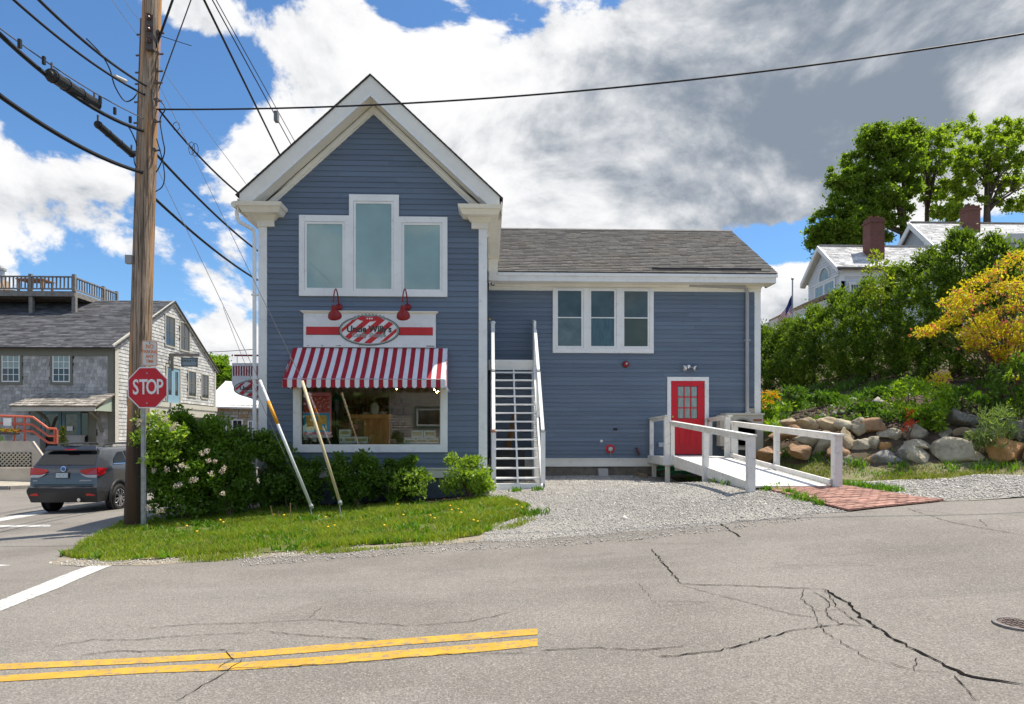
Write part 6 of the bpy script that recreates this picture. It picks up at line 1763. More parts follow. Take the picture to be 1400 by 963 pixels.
# low plants on the bank
fresh = leafmat('fresh_green_leaves', (.17,.30,.025), (.33,.46,.04), .45, .45)
silver = leafmat('grey_green_leaves', (.16,.24,.08), (.30,.38,.15), .35, .5)
fern = leafmat('dark_fern_leaves', (.085,.18,.02), (.17,.29,.04), .35, .5)
shrub('leafy_shrub', 'light green leafy shrub above the boulder wall, left of the willow-leaved plant', 'bush', 1216, 1305, 512, 16.9, .55, fresh, 1800, .11, .55, 41, k=24, clr=.35)
shrub('willow_leaved_plant', 'grey-green plant with narrow leaves spilling over the right boulders', 'plant', 1320, 1395, 552, 15.4, .35, silver, 1300, .13, .22, 42, k=22, clr=.35, up=.8)
shrub('leafy_shrub', 'dark leafy shrub at the right edge between golden shrub and boulders', 'bush', 1350, 1440, 490, 16.3, .6, fern, 1700, .12, .5, 43, k=22, clr=.35)
shrub('leafy_shrub', 'feathery green shrub at the right picture edge', 'bush', 1372, 1450, 455, 15.6, .5, fresh, 1200, .10, .3, 53, k=22, clr=.3)
shrub('red_leaved_plant', 'small plant with bright red leaves behind the boulder wall', 'plant', 1234, 1251, 558, 16.35, .12, leafmat('red_leaves', (.60,.05,.02), (.70,.13,.04), .35, .5), 100, .10, .4, 44, k=8, clr=.5, stems=3)
t, cl = shrub('flowering_shrub', 'yellow flowering shrub with fresh leaves next to the wing corner', 'bush', 1036, 1082, 536, 19.4, .5, fresh, 1500, .11, .5, 45, k=20, clr=.35)
yf = leafmat('yellow_orange_flowers', (.75,.42,.02), (.80,.30,.02), .3, .6)
F_ = []
for px, py in [(1042,540),(1050,538),(1058,541),(1064,545),(1046,548),(1054,550),(1044,556),(1042,575),(1060,537)]:
    q = P(px, py, 18.9); F_.append((q.x,q.y,q.z,.12,.12,.07,26))
p, o = ellipsoid_pts(F_, 9); leaf_cloud('blossom', p, o, .05, .8, yf, t, 9)
for i, (px0, px1, pt, Y, mt, lab) in enumerate([(1068,1112,528,20.5,fern,'dark ground-hugging fern patch below the far hedge'), (1100,1150,538,19.6,fern,'fern patch on the bank above the mulch'), (1160,1205,552,18.0,fern,'low green plant on the mulch bank behind the brown boulder'),
      (1180,1225,530,18.6,fern,'leafy dark plant at the hedge foot left of the light green shrub'), (1280,1330,530,17.2,fern,'dark leafy plant between the two shrubs above the boulders'), (1045,1075,575,18.4,fresh,'bright hosta-like plant behind the ramp rail'), (1262,1284,560,16.5,fresh,'small yellow-green plant above the wall')]):
    shrub('bank_plant', lab, 'plant', px0, px1, pt, Y, .4, mt, 700, .13, .45, 60+i, 'low plants on the bank', k=12, clr=.45, stems=3)
weeds('wall_weeds', [(1080,622,.2),(1120,626,.3),(1175,636,.2),(1230,640,.3),(1300,642,.3),(1340,642,.3),(1380,642,.3),(1062,628,.3),(1150,632,.2)], .16, .03, weedm, 60, 16)

# ground cover trailing over the bank
gc = scatter([(7.9,18.2),(8.6,23),(11.5,29),(13.5,24),(15.5,17.5),(14.2,15.4),(10.6,17.0)], 7000, 51, lambda x, y: np.clip(-.05+1.2*vnoise(x, y, 2.3, 3)+.25, 0, 1))
oo = np.tile(np.array([[0,0,1.0]]), (len(gc),1)); gc[:,2] += np.random.default_rng(1).uniform(0, .16, len(gc))
leaf_cloud('ground_cover', gc, oo, .13, .55, fern, None, 51, up=.5, kind='stuff')
# ------------------------------------------------------------------ shingled building across the side street
LY = 31.0; LX = P(157, 500, LY).x; LYB = 42.2; RY_ = (LY+LYB)/2
EZ = P(100, 471, LY).z; RZ = P(243, 412, RY_).z
lb = thing('shingled_building', 'weathered grey shingled building with dark roof and roof deck across the side street', 'building', (LX-6, LY, -.2))
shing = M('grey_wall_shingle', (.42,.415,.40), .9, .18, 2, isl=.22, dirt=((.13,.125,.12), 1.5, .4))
shing2 = M('sunlit_wall_shingle', (.50,.495,.475), .9, .15, 2, isl=.22, dirt=((.2,.19,.17), 2.0, .45))  # paler copy for the sunward gable wall, sunlight put into its colour
gtrim = M('grey_green_trim', (.17,.17,.135), .6, .05, 3); cream = M('cream_trim', (.52,.50,.42), .6, .05, 3)
teal = M('teal_door_paint', (.13,.23,.27), .5, .08, 4)
TF = lambda u, d, z: (u, LY+d, z)
TS = lambda u, d, z: (LX-d, u, z)
def gy(px):   # photo column -> distance along the gable wall
    d = pdir(px, 500); return d.y*LX/d.x
def gz(px, py): return P(px, py, gy(px)).z
XF0 = P(-190, 500, LY).x
b = MB()
b.box(XF0, LX-.02, LY+.02, LYB, -1.2, EZ-.05); b.prism([(LY+.02, EZ-.05), (LYB, EZ-.05), (RY_, RZ-.1)], XF0, LX-.02, 'x')
b.build('wall', M('building_sheathing', (.13,.13,.125), .9), lb)
# wall shingles, course by course (openings left free)
fw = [(P(a,0,LY).x, P(b_,0,LY).x, P(0,d,LY).z, P(0,c,LY).z) for a, b_, c, d in ((1,29,482,524.5),(70.5,98,482,525),(-72,-44,482,525),(-144,-116,482,525))]
def shingle_wall(T, u0, u1, z0, z1, wd_, e, holes, mat_, top=None, seed=0):
    r = random.Random(seed); m = MB(T); z = z0; k = 0
    while z < z1:
        u = u0-r.uniform(0, wd_)
        while u < u1:
            w_ = wd_*r.uniform(.6, 1.4); a = max(u, u0); c = min(u+w_-.008, u1); mid = (a+c)/2
            if c-a > .02 and not any(h0-.02 < mid < h1+.02 and h2-.05 < z+.05 < h3 for h0, h1, h2, h3 in holes) and (top is None or z+e*.6 < top(mid)):
                dz = r.uniform(-.012, .006); zt_ = z+e if top is None else min(z+e, top(mid)+.02)
                m.hexa([(a,-.028,z+dz),(c,-.028,z+dz),(c,.01,z+dz),(a,.01,z+dz)], [(a,-.006,zt_+.01),(c,-.006,zt_+.01),(c,.01,zt_+.01),(a,.01,zt_+.01)])
            u += w_
        z += e
    return m
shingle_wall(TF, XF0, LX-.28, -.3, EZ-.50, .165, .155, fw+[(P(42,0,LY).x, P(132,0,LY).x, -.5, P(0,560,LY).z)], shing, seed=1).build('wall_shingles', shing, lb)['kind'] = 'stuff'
gwin = [(224.5,238.5,432,475),(245,258.5,441,481),(256,267.2,507,543.5),(274.2,284.5,511.5,546)]
gh = []
for a, b_, c, d in gwin: gh.append((gy(a), gy(b_), gz((a+b_)/2, d), gz((a+b_)/2, c)))
dr_ = (gy(226), gy(246.3), gz(236, 551), gz(236, 500)); bandz = gz(250, 556)
gtop = lambda u: EZ-.12+(RZ-EZ)*(1-abs(u-RY_)/(RY_-LY))
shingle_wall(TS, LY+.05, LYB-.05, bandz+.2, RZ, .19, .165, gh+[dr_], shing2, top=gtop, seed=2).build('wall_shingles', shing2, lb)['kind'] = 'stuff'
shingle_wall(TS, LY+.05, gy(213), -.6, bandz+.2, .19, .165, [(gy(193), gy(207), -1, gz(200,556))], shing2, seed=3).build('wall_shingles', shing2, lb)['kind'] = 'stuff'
# trim
b = MB(TF); b.box(XF0, LX-.285, -.06, .01, EZ-.52, EZ-.10); b.box(LX-.28, LX+.03, -.06, .01, -.9, EZ-.10); b.build('frieze_board', gtrim, lb)
MB(TS).box(LY-.06, LY+.22, -.05, .01, -.9, EZ-.15).build('corner_board', cream, lb); MB(TS).box(LYB-.22, LYB, -.05, .01, -1.2, EZ-.15).build('corner_board', cream, lb)
b = MB(TS); b.box(LY+1.6, LYB-.23, -.22, .01, bandz-.12, bandz+.12); b.hexa([(LY+1.6,-.16,bandz-.55),(LYB-.23,-.16,bandz-.55),(LYB-.23,.01,bandz-.55),(LY+1.6,.01,bandz-.55)],[(LY+1.6,-.18,bandz-.121),(LYB-.23,-.18,bandz-.121),(LYB-.23,.01,bandz-.121),(LY+1.6,.01,bandz-.121)]); b.build('shop_cornice', cream, lb)
b = MB(TS); b.box(gy(214), LYB-.3, -.02, .01, -1.2, bandz-.56); b.build('shopfront', gtrim, lb)
for s_ in (0, 1):
    b = MB(); y0, y1 = (LY-.28, RY_) if s_ == 0 else (LYB+.28, RY_); z0 = EZ-.145
    b.prism([(y0, z0-.10), (y0, z0+.1), (y1, RZ+.02), (y1, RZ-.18)], LX+.03, LX+.10, 'x'); b.build('rake_board', cream, lb)
# roof with shingle courses
def lz(y): return EZ+(RZ-EZ)*(y-LY)/(RY_-LY)
b = MB(); b.prism([(LY-.32, lz(LY-.32)), (RY_, RZ), (LYB+.32, lz(LY-.32)), (LYB+.32, lz(LY-.32)-.06), (RY_, RZ-.08), (LY-.32, lz(LY-.32)-.06)], XF0-.4, LX+.16, 'x'); b.build('roof', roofm, lb)
darksh = M('charcoal_roof_shingle', (.088,.088,.094), .9, .3, 3, isl=.40, dirt=((.16,.16,.165), 1.2, .4))
m = MB(); n = 36; dy = (RY_-LY+.34)/n; r_ = random.Random(4)
for i in range(n):
    y0 = LY-.34+i*dy; y1 = y0+dy*1.2; x = XF0-.3-r_.uniform(0,.3)
    while x < LX+.15:
        w_ = r_.uniform(.25, .6); xe = min(x+w_-.008, LX+.17); h = .02+r_.uniform(0,.018)
        m.hexa([(x,y0,lz(y0)),(xe,y0,lz(y0)),(xe,y1,lz(y1)-.003),(x,y1,lz(y1)-.003)],[(x,y0,lz(y0)+h),(xe,y0,lz(y0)+h),(xe,y1,lz(y1)+.004),(x,y1,lz(y1)+.004)]); x += w_
m.build('shingles', darksh, lb)['kind'] = 'stuff'
# windows
for a, b_, c, d in ((4.5,26.5,486,521),(74,95,486,521),(-68.5,-47.5,486,521),(-140.5,-119.5,486,521)):
    x0, x1, z0, z1 = P(a,0,LY).x, P(b_,0,LY).x, P(0,d,LY).z, P(0,c,LY).z
    rect_window(x0, x1, z0, z1, -.02, (x0-.15, x1+.15, z0-.17, z1+.17), [blackpane, curtainpane], .05, rail=(z0+z1)/2, muntin=(3,4), parent=lb, T=TF, case_m=gtrim, sash_m=white)
for (u0, u1, z0, z1) in gh:
    rect_window(u0+.1, u1-.1, z0+.1, z1-.1, -.02, (u0, u1, z0, z1), blackpane, .045, rail=(z0+z1)/2, muntin=(2,2), parent=lb, T=TS, case_m=cream, sash_m=gtrim)
u0, u1, z0, z1 = dr_
b = MB(TS); b.box(u0, u0+.1, -.06, .01, z0, z1); b.box(u1-.1, u1, -.06, .01, z0, z1); b.box(u0+.1, u1-.1, -.06, .01, z1-.12, z1); b.build('door_frame', cream, lb)
for k in range(2):
    a = u0+.1+(u1-u0-.2)*k/2; c = a+(u1-u0-.2)/2-.01
    b = MB(TS); b.box(a, a+.2, -.03, .01, z0, z1-.12); b.box(c-.2, c, -.03, .01, z0, z1-.12); b.box(a+.2, c-.2, -.03, .01, z0, z0+.4); b.box(a+.2, c-.2, -.03, .01, z1-.3, z1-.12)
    d_ = b.build('french_door', M('pale_blue_door', (.22,.36,.44), .5), lb); MB(TS).box(a+.2, c-.2, -.012, -.004, z0+.4, z1-.3).build('pane', blackpane, d_)
# entrance doors with sidelights under the canopy
dz0 = .0; dx0, dx1 = P(48,0,LY).x, P(118,0,LY).x; dzt = P(0,562,LY).z
b = MB(TF); b.box(P(42,0,LY).x, P(132,0,LY).x, -.03, .012, dz0, P(0,556,LY).z); b.build('entrance_panel', gtrim, lb)
xs = [P(q,0,LY).x for q in (58,85.5,112)]
for k in range(2):
    a, c = xs[k]+.02, xs[k+1]-.02
    b = MB(TF); b.box(a, a+.13, -.08, -.031, dz0, dzt); b.box(c-.13, c, -.08, -.031, dz0, dzt); b.box(a+.13, c-.13, -.08, -.031, dz0, dz0+.35); b.box(a+.13, c-.13, -.08, -.031, dzt-.15, dzt)
    d_ = b.build('entrance_door', teal, lb); MB(TF).box(a+.13, c-.13, -.05, -.035, dz0+.35, dzt-.15).build('pane', M('door_reflection_pane', (.09,.075,.06), .08, .5, 6, spec=.8), d_)
for a, c in ((49,57),(113,121)):
    MB(TF).box(P(a,0,LY).x, P(c,0,LY).x, -.05, -.031, dz0+.1, dzt-.05).build('sidelight', blackpane, lb)
o = MB(TF).box(P(93,0,LY).x, P(101,0,LY).x, -.09, -.082, P(0,589,LY).z, P(0,583,LY).z).build('paper_notice', white); tag(o, 'white paper notice on the right entrance door pane', 'notice')
# entrance canopy of wooden shakes
kx0, kx1 = P(12,0,29.6).x, P(131,0,29.6).x; kz0, kz1 = P(60,555,29.6).z, P(60,538,30.95).z
cn = thing('entrance_canopy', 'small shake roofed canopy on brackets over the teal entrance doors', 'canopy', ((kx0+kx1)/2, LY, kz0))
def kz(y): return kz0+(kz1-kz0)*(y-29.6)/(30.97-29.6)
MB().hexa([(kx0,29.6,kz0-.05),(kx1,29.6,kz0-.05),(kx1+.1,30.96,kz1-.05),(kx0+.5,30.96,kz1-.05)],[(kx0,29.6,kz0),(kx1,29.6,kz0),(kx1+.1,30.96,kz1),(kx0+.5,30.96,kz1)]).build('roof_panel', M('canopy_board', (.2,.17,.12), .9), cn)
shk = M('weathered_shake', (.33,.30,.26), .9, .2, 5, isl=.35, dirt=((.10,.11,.09), 1.6, .6))
m = MB(); r_ = random.Random(9)
for i in range(7):
    y0 = 29.57+i*.2; y1 = y0+.25; x = kx0+.07*i
    while x < kx1+.012*i:
        w_ = r_.uniform(.10, .2); xe = min(x+w_-.012, kx1+.015*i); h = .03+r_.uniform(0,.02)
        m.hexa([(x,y0,kz(y0)+.001),(xe,y0,kz(y0)+.001),(xe,y1,kz(y1)+.001),(x,y1,kz(y1)+.001)],[(x,y0,kz(y0)+h),(xe,y0,kz(y0)+h),(xe,y1,kz(y1)+.008),(x,y1,kz(y1)+.008)]); x += w_
m.build('shakes', shk, cn)['kind'] = 'stuff'
b = MB(); b.box(kx0+.1, kx1-.05, 29.62, 29.70, kz0-.22, kz0-.051); b.build('fascia', cream, cn)
MB().prism([(29.7,kz0-.2),(30.95,kz0-.2),(30.95,kz1-.06)], kx1-.10, kx1-.04, 'x').build('gable_panel', M('pale_green_panel', (.36,.42,.33), .6), cn)
for x in (kx0+.9, kx1-.5):
    MB().tube([(x,30.96,kz0-1.1),(x,30.6,kz0-.5),(x,30.0,kz0-.22)], .07, 6).build('bracket', gtrim, cn)
# roof deck
DY = 34.7; dk = thing('roof_deck', 'weathered timber roof deck with balustrade standing on the dark shingled roof', 'roof deck', (P(50,400,DY).x, DY, 8.5))
old = M('silvered_timber', (.22,.20,.18), .9, .25, 6); oldd = M('dark_timber', (.09,.08,.07), .9, .25, 6)
dxr = P(101.5,400,DY).x; dzf = P(50,398.5,DY).z; drt = P(50,378,DY).z; DYB = 38.8; dxl = P(-110,400,DY).x
MB().box(dxl, dxr, DY+.06, DYB, dzf-.06, dzf).build('deck_boards', oldd, dk)
for k in range(9):
    y = DY+.35+k*.42; MB().box(dxl, dxr-.06, y, y+.06, dzf-.30, dzf-.061).build('joist', oldd, dk)
MB().box(dxl, dxr, DY, DY+.055, dzf-.24, dzf+.02).build('rim_beam', old, dk); MB().box(dxr-.05, dxr+.01, DY+.056, DYB, dzf-.24, dzf+.02).build('rim_beam', old, dk)
for px in (-100, -20, 40.5, 99.5):
    x = P(px,400,DY).x; MB().box(x-.09, x+.09, DY+.06, DY+.24, lz(DY)-.15, dzf-.245).build('support_post', old, dk)
for px in (-100, -20, 41, 100.5):
    x = P(px,400,DY).x; MB().box(x-.075, x+.075, DY-.02, DY+.12, dzf+.02, drt+.12).build('rail_post', old, dk)
for y in (37.4, DYB-.1): MB().box(dxr-.14, dxr, y-.07, y+.07, dzf+.02, drt+.10).build('rail_post', old, dk)
MB().box(dxl, dxr, DY-.03, DY+.09, drt-.04, drt+.02).build('top_rail', old, dk); MB().box(dxl, dxr, DY, DY+.06, dzf+.10, dzf+.17).build('bottom_rail', old, dk)
MB().box(dxr-.12, dxr-.005, DY+.12, DYB, drt-.04, drt+.02).build('top_rail', old, dk); MB().box(dxr-.09, dxr-.03, DY+.12, DYB, dzf+.10, dzf+.17).build('bottom_rail', old, dk)
x = dxl+.1
while x < dxr-.1:
    MB().box(x, x+.055, DY+.005, DY+.055, dzf+.171, drt-.041).build('baluster', old, dk); x += .19
y = DY+.3
while y < DYB-.1:
    MB().box(dxr-.085, dxr-.035, y, y+.055, dzf+.171, drt-.041).build('baluster', old, dk); y += .22
orange = M('orange_teak', (.40,.17,.07), .6, .15, 4)
def pp_(px, py, Y=37): return P(px, py, Y)
a, c = pp_(28,392), pp_(66,383)
tb = thing('deck_table', 'reddish wooden slatted table on the roof deck', 'table', (a.x, 37, dzf))
MB().box(a.x, c.x, 36.6, 37.6, c.z-.06, c.z).build('tabletop', orange, tb)
for x in (a.x+.05, c.x-.15):
    for y in (36.65, 37.45): MB().box(x, x+.1, y, y+.1, dzf, c.z-.061).build('leg', orange, tb)
for i, (px, lab) in enumerate(((4,'pale deck chair left of the reddish table on the roof deck'), (16,'second pale deck chair beside the reddish table on the roof deck'))):
    q = pp_(px, 392, 36.7); ch = thing('deck_chair', lab, 'chair', (q.x, 36.7, dzf), 'chairs on the roof deck')
    ct = M('pale_teak', (.40,.30,.2), .7)
    MB().box(q.x-.25, q.x+.25, 36.45, 36.95, dzf+.38, dzf+.43).build('seat', ct, ch)
    MB().beam((q.x-.22,36.7,dzf+.43), (q.x-.34,36.7,dzf+.95), .5, .04, up=(1,0,0)).build('backrest', ct, ch)
    for sx in (-.22,.18):
        for sy_ in (36.47, 36.89): MB().box(q.x+sx, q.x+sx+.05, sy_, sy_+.05, dzf, dzf+.379).build('leg', ct, ch)
q = pp_(2, 370, 39); vt = thing('roof_vent', 'pale round topped metal roof vent beyond the deck at the left edge', 'vent', (q.x, 39, 8.6))
MB().lathe([(.16,-.9),(.16,0)], q, n=12).build('pipe', M('vent_metal', (.5,.5,.5), .4, metal=.6), vt); MB().lathe([(.24,-.02),(.26,.1),(.22,.24),(.1,.3)], q, n=14).build('cowl', M('vent_cowl', (.6,.6,.58), .4), vt)
# projecting sign on the gable wall
sY = gy(252); a, c = P(248, 501.5, 36.2), P(270, 489, 36.2)
ps = thing('projecting_sign', 'blue-grey rectangular sign hanging from a timber arm above the pale blue door', 'hanging sign', (a.x, 36.2, a.z))
MB().box(a.x, c.x, 36.2, 36.26, a.z, c.z).build('board', M('blue_grey_sign', (.20,.26,.32), .6), ps)
b = MB(); b.box(a.x-.01, c.x+.01, 36.185, 36.199, a.z, a.z+.05); b.box(a.x-.01, c.x+.01, 36.185, 36.199, c.z-.05, c.z); b.box(a.x-.01, a.x+.04, 36.185, 36.199, a.z+.05, c.z-.05); b.box(c.x-.04, c.x+.01, 36.185, 36.199, a.z+.05, c.z-.05); b.build('frame', inkgreen, ps)
text_mesh('I N S A T S', .15, inkgreen, 'lettering', ps, lambda u, v, d: ((a.x+c.x)/2+u, 36.199-d-.002, (a.z+c.z)/2+.06+v), thick=.006)
p0 = P(236, 484.5, 36.3); p1 = P(274, 485, 36.3)
MB().box(LX-.05, p1.x, 36.15, 36.31, c.z+.05, c.z+.21).build('arm', old, ps); MB().box(p0.x-.02, p0.x+.10, 36.1, 36.2, c.z-.7, c.z+.2).build('bracket', gtrim, ps)
o = MB(TS).box(gy(173), gy(187), -.12, -.03, gz(180,550), gz(180,534)).build('meter_box', M('meter_box_grey', (.36,.36,.37), .5)); tag(o, 'pale grey meter box on the gable wall left of the utility pole', 'meter box')
o = MB(TS).box(gy(192), gy(208), -.08, .0, -.6, gz(200,563)).box(gy(190), gy(210), -.14, .0, gz(200,562.5), gz(200,558)).build('side_door', M('green_grey_door', (.24,.27,.21), .6)); tag(o, 'grey-green side door in the gable wall behind the utility pole', 'door')
for px, Y, lab in ((43,30.3,'grey planter box by the left entrance sidelight'), (97,30.4,'low grey planter box by the right entrance door')):
    q = P(px, 600, Y); o = MB().box(q.x-.35, q.x+.35, Y, Y+.4, .0, P(px,597,Y).z).box(q.x-.38, q.x+.38, Y-.03, Y+.43, P(px,597,Y).z, P(px,597,Y).z+.05).build('planter_box', M('planter_grey', (.4,.4,.4), .7)); tag(o, lab, 'planter')
# concrete ramp with red rail
RY0 = 26.9
a, c = P(-30, 606, RY0), P(40, 606, RY0); e = P(60, 634, RY0)
rm_ = thing('concrete_ramp', 'pale concrete ramp wall with lattice opening in front of the shingled building', 'ramp', (c.x, RY0, -.2))
pc = M('pale_concrete_wall', (.50,.44,.36), .9, .12, 2, bump=.2)
zt_ = P(20,603.5,RY0).z; zm = P(0,620,RY0).z; zl = P(0,640,RY0).z
MB().prism([(a.x-4, -.4), (P(64,0,RY0).x, -.4), (P(64,0,RY0).x, P(0,636,RY0).z), (P(60,0,RY0).x, P(0,630,RY0).z), (P(41,0,RY0).x, zt_), (a.x-4, zt_)], RY0, RY0+.25).build('wall', pc, rm_)
MB().prism([(a.x-4, -.4), (P(72,0,26.3).x, -.4), (P(70,0,26.3).x, P(0,640,26.3).z), (a.x-4, P(0,640,26.3).z)], 26.3, 26.55).build('low_wall', pc, rm_)
MB().box(a.x-4, P(43,0,RY0).x, RY0-.012, RY0-.002, P(0,638,RY0).z, P(0,619,RY0).z).build('shade_panel', M('painted_shade', (.03,.025,.02), .9), rm_)  # dark sheet on the solid wall; shade behind the lattice is its colour
m = MB(); x0, x1, z0, z1 = P(-20,0,RY0).x, P(43,0,RY0).x, P(0,638,RY0).z, P(0,619,RY0).z
for k in range(-8, 26):
    xa = x0+k*.16; L_ = z1-z0
    for sg_ in (1, -1):
        t0, t1 = max(0, x0-xa), min(L_, x1-xa)
        if t1-t0 > .03:
            zz = (lambda t: z0+t) if sg_ > 0 else (lambda t: z1-t)
            m.beam((xa+t0, RY0-.03-.01*sg_, zz(t0)), (xa+t1, RY0-.03-.01*sg_, zz(t1)), .045, .01, up=(0,1,0))
m.build('lattice', M('lattice_cream', (.50,.45,.35), .8), rm_)['kind'] = 'stuff'
RR = M('red_orange_rail_paint', (.55,.12,.07), .5, .08, 5)
rl = thing('red_handrail', 'coral red pipe handrail with three rails along the concrete ramp', 'handrail', (c.x, 27.0, zt_))
for dz_ in (0, 11, 21):
    pts = [P(x_, y_+dz_*.92, 27.05) for x_, y_ in ((-30,568),(23,569.5),(45,570.5),(66,586),(77,586.5))]
    MB().tube(pts, .045, 8).build('rail', RR, rl)
for px, p0_, p1_ in ((-12,568,606),(20,569,606),(34,570,606),(75,586.5,607),(78,588,607)):
    MB().tube([P(px,p0_,27.05), P(px,p1_,27.05)], .04, 8).build('post', RR, rl)
o = ibox('ramp_notice', white, 4.5, 15.5, 572, 582.5, 27.0, .015, 'white notice board hung on the coral red handrail', 'notice')
pb_ = P(10, 592, 26.98); fbx = thing('flower_box', 'window box of yellow and red flowers hung on the coral red handrail', 'flower box', (pb_.x, 26.98, pb_.z))
MB().box(pb_.x-.5, pb_.x+.45, 26.85, 27.0, P(0,594.5,27).z, P(0,591,27).z).build('trough', oldd, fbx)
p, o_ = ellipsoid_pts([(pb_.x+x_*.1, 26.92, P(0,589.5,27).z, .12,.1,.10, 40) for x_ in range(-5,5)], 3)
leaf_cloud('flowers', p, o_, .07, .7, leafmat('mixed_flowers', (.55,.38,.04), (.20,.28,.04), .3, .5, (.55,.06,.04), .25), fbx, 3)
cf = P(86, 607, 29.5); cft = P(86, 585, 29.5)
cn2 = thing('dwarf_conifer', 'small bright green conifer in front of the entrance doors', 'tree', (cf.x, 29.5, .1))
MB().tube([(cf.x,29.5,-.1),(cf.x,29.5,cft.z-.1)], .03, 6).build('trunk', bark, cn2)
cl = [(cf.x, 29.5, .3+(cft.z-.3)*f_, .36*(1-f_)+.05, .36*(1-f_)+.05, .18, 110) for f_ in np.linspace(0, .95, 9)]
p, o_ = ellipsoid_pts(cl, 4); leaf_cloud('foliage', p, o_, .10, .4, leafmat('lime_conifer', (.16,.22,.02), (.30,.33,.04), .3, .5), cn2, 4, up=.8)
shrub('planter_plant', 'bushy green plants low at the left picture edge behind the handrail', 'plant', -14, 14, 594, 27.6, .3, fern, 500, .10, .5, 77, k=10, zbase=.6)

# ------------------------------------------------------------------ stone building and tree beyond
SBY = 52.0
a, c = P(288, 592, SBY), P(420, 560, SBY)
sbz = P(320, 556, SBY).z
sb_ = thing('stone_building', 'low fieldstone building with white roof edge far down the side street', 'building', (a.x+4, SBY, -1))
stone = M('fieldstone', (.34,.28,.21), .9, .2, 3, obj=.0, isl=.0, bump=.3)
MB().box(a.x-.5, c.x, SBY+.03, SBY+9, -1.5, sbz).build('wall', M('mortar', (.24,.22,.19), .95), sb_)
cols_ = [M('fieldstone_%s' % n_, c_, .9, .2, 5) for n_, c_ in (('grey', (.33,.31,.28)), ('tan', (.40,.34,.25)), ('rust', (.40,.26,.14)), ('pale', (.44,.42,.36)))]
m = MB(); r_ = random.Random(6); z = -.5
while z < sbz-.1:
    h = r_.uniform(.16, .30); x = a.x-.5
    while x < a.x+6:
        w_ = r_.uniform(.25, .7); d_ = r_.uniform(.0, .04)
        m.hexa([(x+.015,SBY-d_,z+.015),(x+w_-.015,SBY-d_,z+.015),(x+w_-.015,SBY+.03,z+.015),(x+.015,SBY+.03,z+.015)],[(x+.03,SBY-d_,z+h-.015),(x+w_-.03,SBY-d_,z+h-.01),(x+w_-.015,SBY+.03,z+h-.015),(x+.015,SBY+.03,z+h-.015)], r_.choice([0,1,1,2,3,1])); x += w_
    z += h
m.build('stones', cols_, sb_)['kind'] = 'stuff'
rz0, rz1 = P(320,558,SBY).z, P(320,531,SBY).z
MB().hexa([(a.x-.6,SBY-.3,rz0),(c.x,SBY-.3,rz0-.15),(c.x,SBY+9,rz0),(a.x-.6,SBY+9,rz0)],[(a.x-.6,SBY-.3,rz0+.12),(c.x,SBY-.3,rz0-.05),(c.x,SBY+4.5,rz1+.2),(a.x-.6,SBY+4.5,rz1+.9)]).build('roof', M('white_roof_membrane', (.75,.74,.72), .6, .05, 1), sb_)
for p0_, p1_, t_ in ((303,310,577),(317.5,332,573.5),(339.5,346,575)):
    x0, x1, z0, z1 = P(p0_,0,SBY).x, P(p1_,0,SBY).x, P(0,598,SBY).z, P(0,t_,SBY).z
    rect_window(x0+.08, x1-.08, z0, z1-.08, SBY-.03, (x0-.02, x1+.02, z0-.1, z1), blackpane, .05, muntin=(2,1), parent=sb_)
def leafy_tree(name, label, px, base_py, Y, clumps, mat_, n_per, lsize, trunk_r, seed, zg=None, grp=None, limbs=9, aspect=.62):
    b = P(px, base_py, Y); z0 = tz(b.x, Y) if zg is None else zg
    t = thing(name, label, 'tree', (b.x, Y, z0), grp)
    r = random.Random(seed); rn_ = np.random.default_rng(seed); s = Y/FPX
    cl = []
    for cx_, cy_, rx, ry_, k in clumps:
        q = P(cx_, cy_, Y)
        cl += sub_clumps(q.x, Y, q.z, rx*s, rx*s*.85, ry_*s, int(k*1.9), 7.2*s, int(n_per*3.4), seed+int(cx_), .42, .75)
    f = MB(); top_ = max(c[2] for c in cl); fork = b.z+.25*(top_-b.z)*0
    f.tube([(b.x,Y,z0-.3),(b.x,Y,z0+(b.z-z0)*.5),(b.x+.1,Y,b.z),(b.x+.2,Y+.2,b.z+(top_-b.z)*.45),(b.x+.3,Y,b.z+(top_-b.z)*.85)], [trunk_r*1.3,trunk_r,trunk_r*.8,trunk_r*.4,trunk_r*.08], 8)
    f.build('trunk', bark, t, True)
    f = MB()
    for i in range(limbs):
        c = cl[r.randrange(len(cl))]; f_ = r.uniform(.0, .55)
        p0 = Vector((b.x+.1, Y, b.z+(top_-b.z)*f_*.8)); p1 = Vector(c[:3]); mid = p0.lerp(p1, .5)+Vector((0,0,(top_-b.z)*.03))
        rr0 = trunk_r*.42*(1-f_*.6)
        f.tube([p0, mid, p1], [rr0, rr0*.6, rr0*.15], 6)
        for _ in range(2):
            c2 = cl[r.randrange(len(cl))]; q1 = Vector(c2[:3]); 
            if (q1-mid).length < 40*s*2: f.tube([mid, mid.lerp(q1,.5)+Vector((0,0,.2)), q1], [rr0*.4, rr0*.25, rr0*.08], 5)
    f.build('limb', bark, t, True)
    p, o_ = ellipsoid_pts(cl, seed, .45, soft=True)
    leaf_cloud('crown', p, o_, lsize, aspect, mat_, t, seed, up=.15)
    return t
limeleaf = leafmat('lime_maple_leaves', (.15,.27,.02), (.27,.39,.035), .45, .5, clump=.5)
leafy_tree('street_tree', 'yellow-green tree behind the stone building down the street', 303, 560, 62, [(296,512,26,24,40),(318,520,24,18,30)], limeleaf, 40, .27, .22, 301, limbs=6)

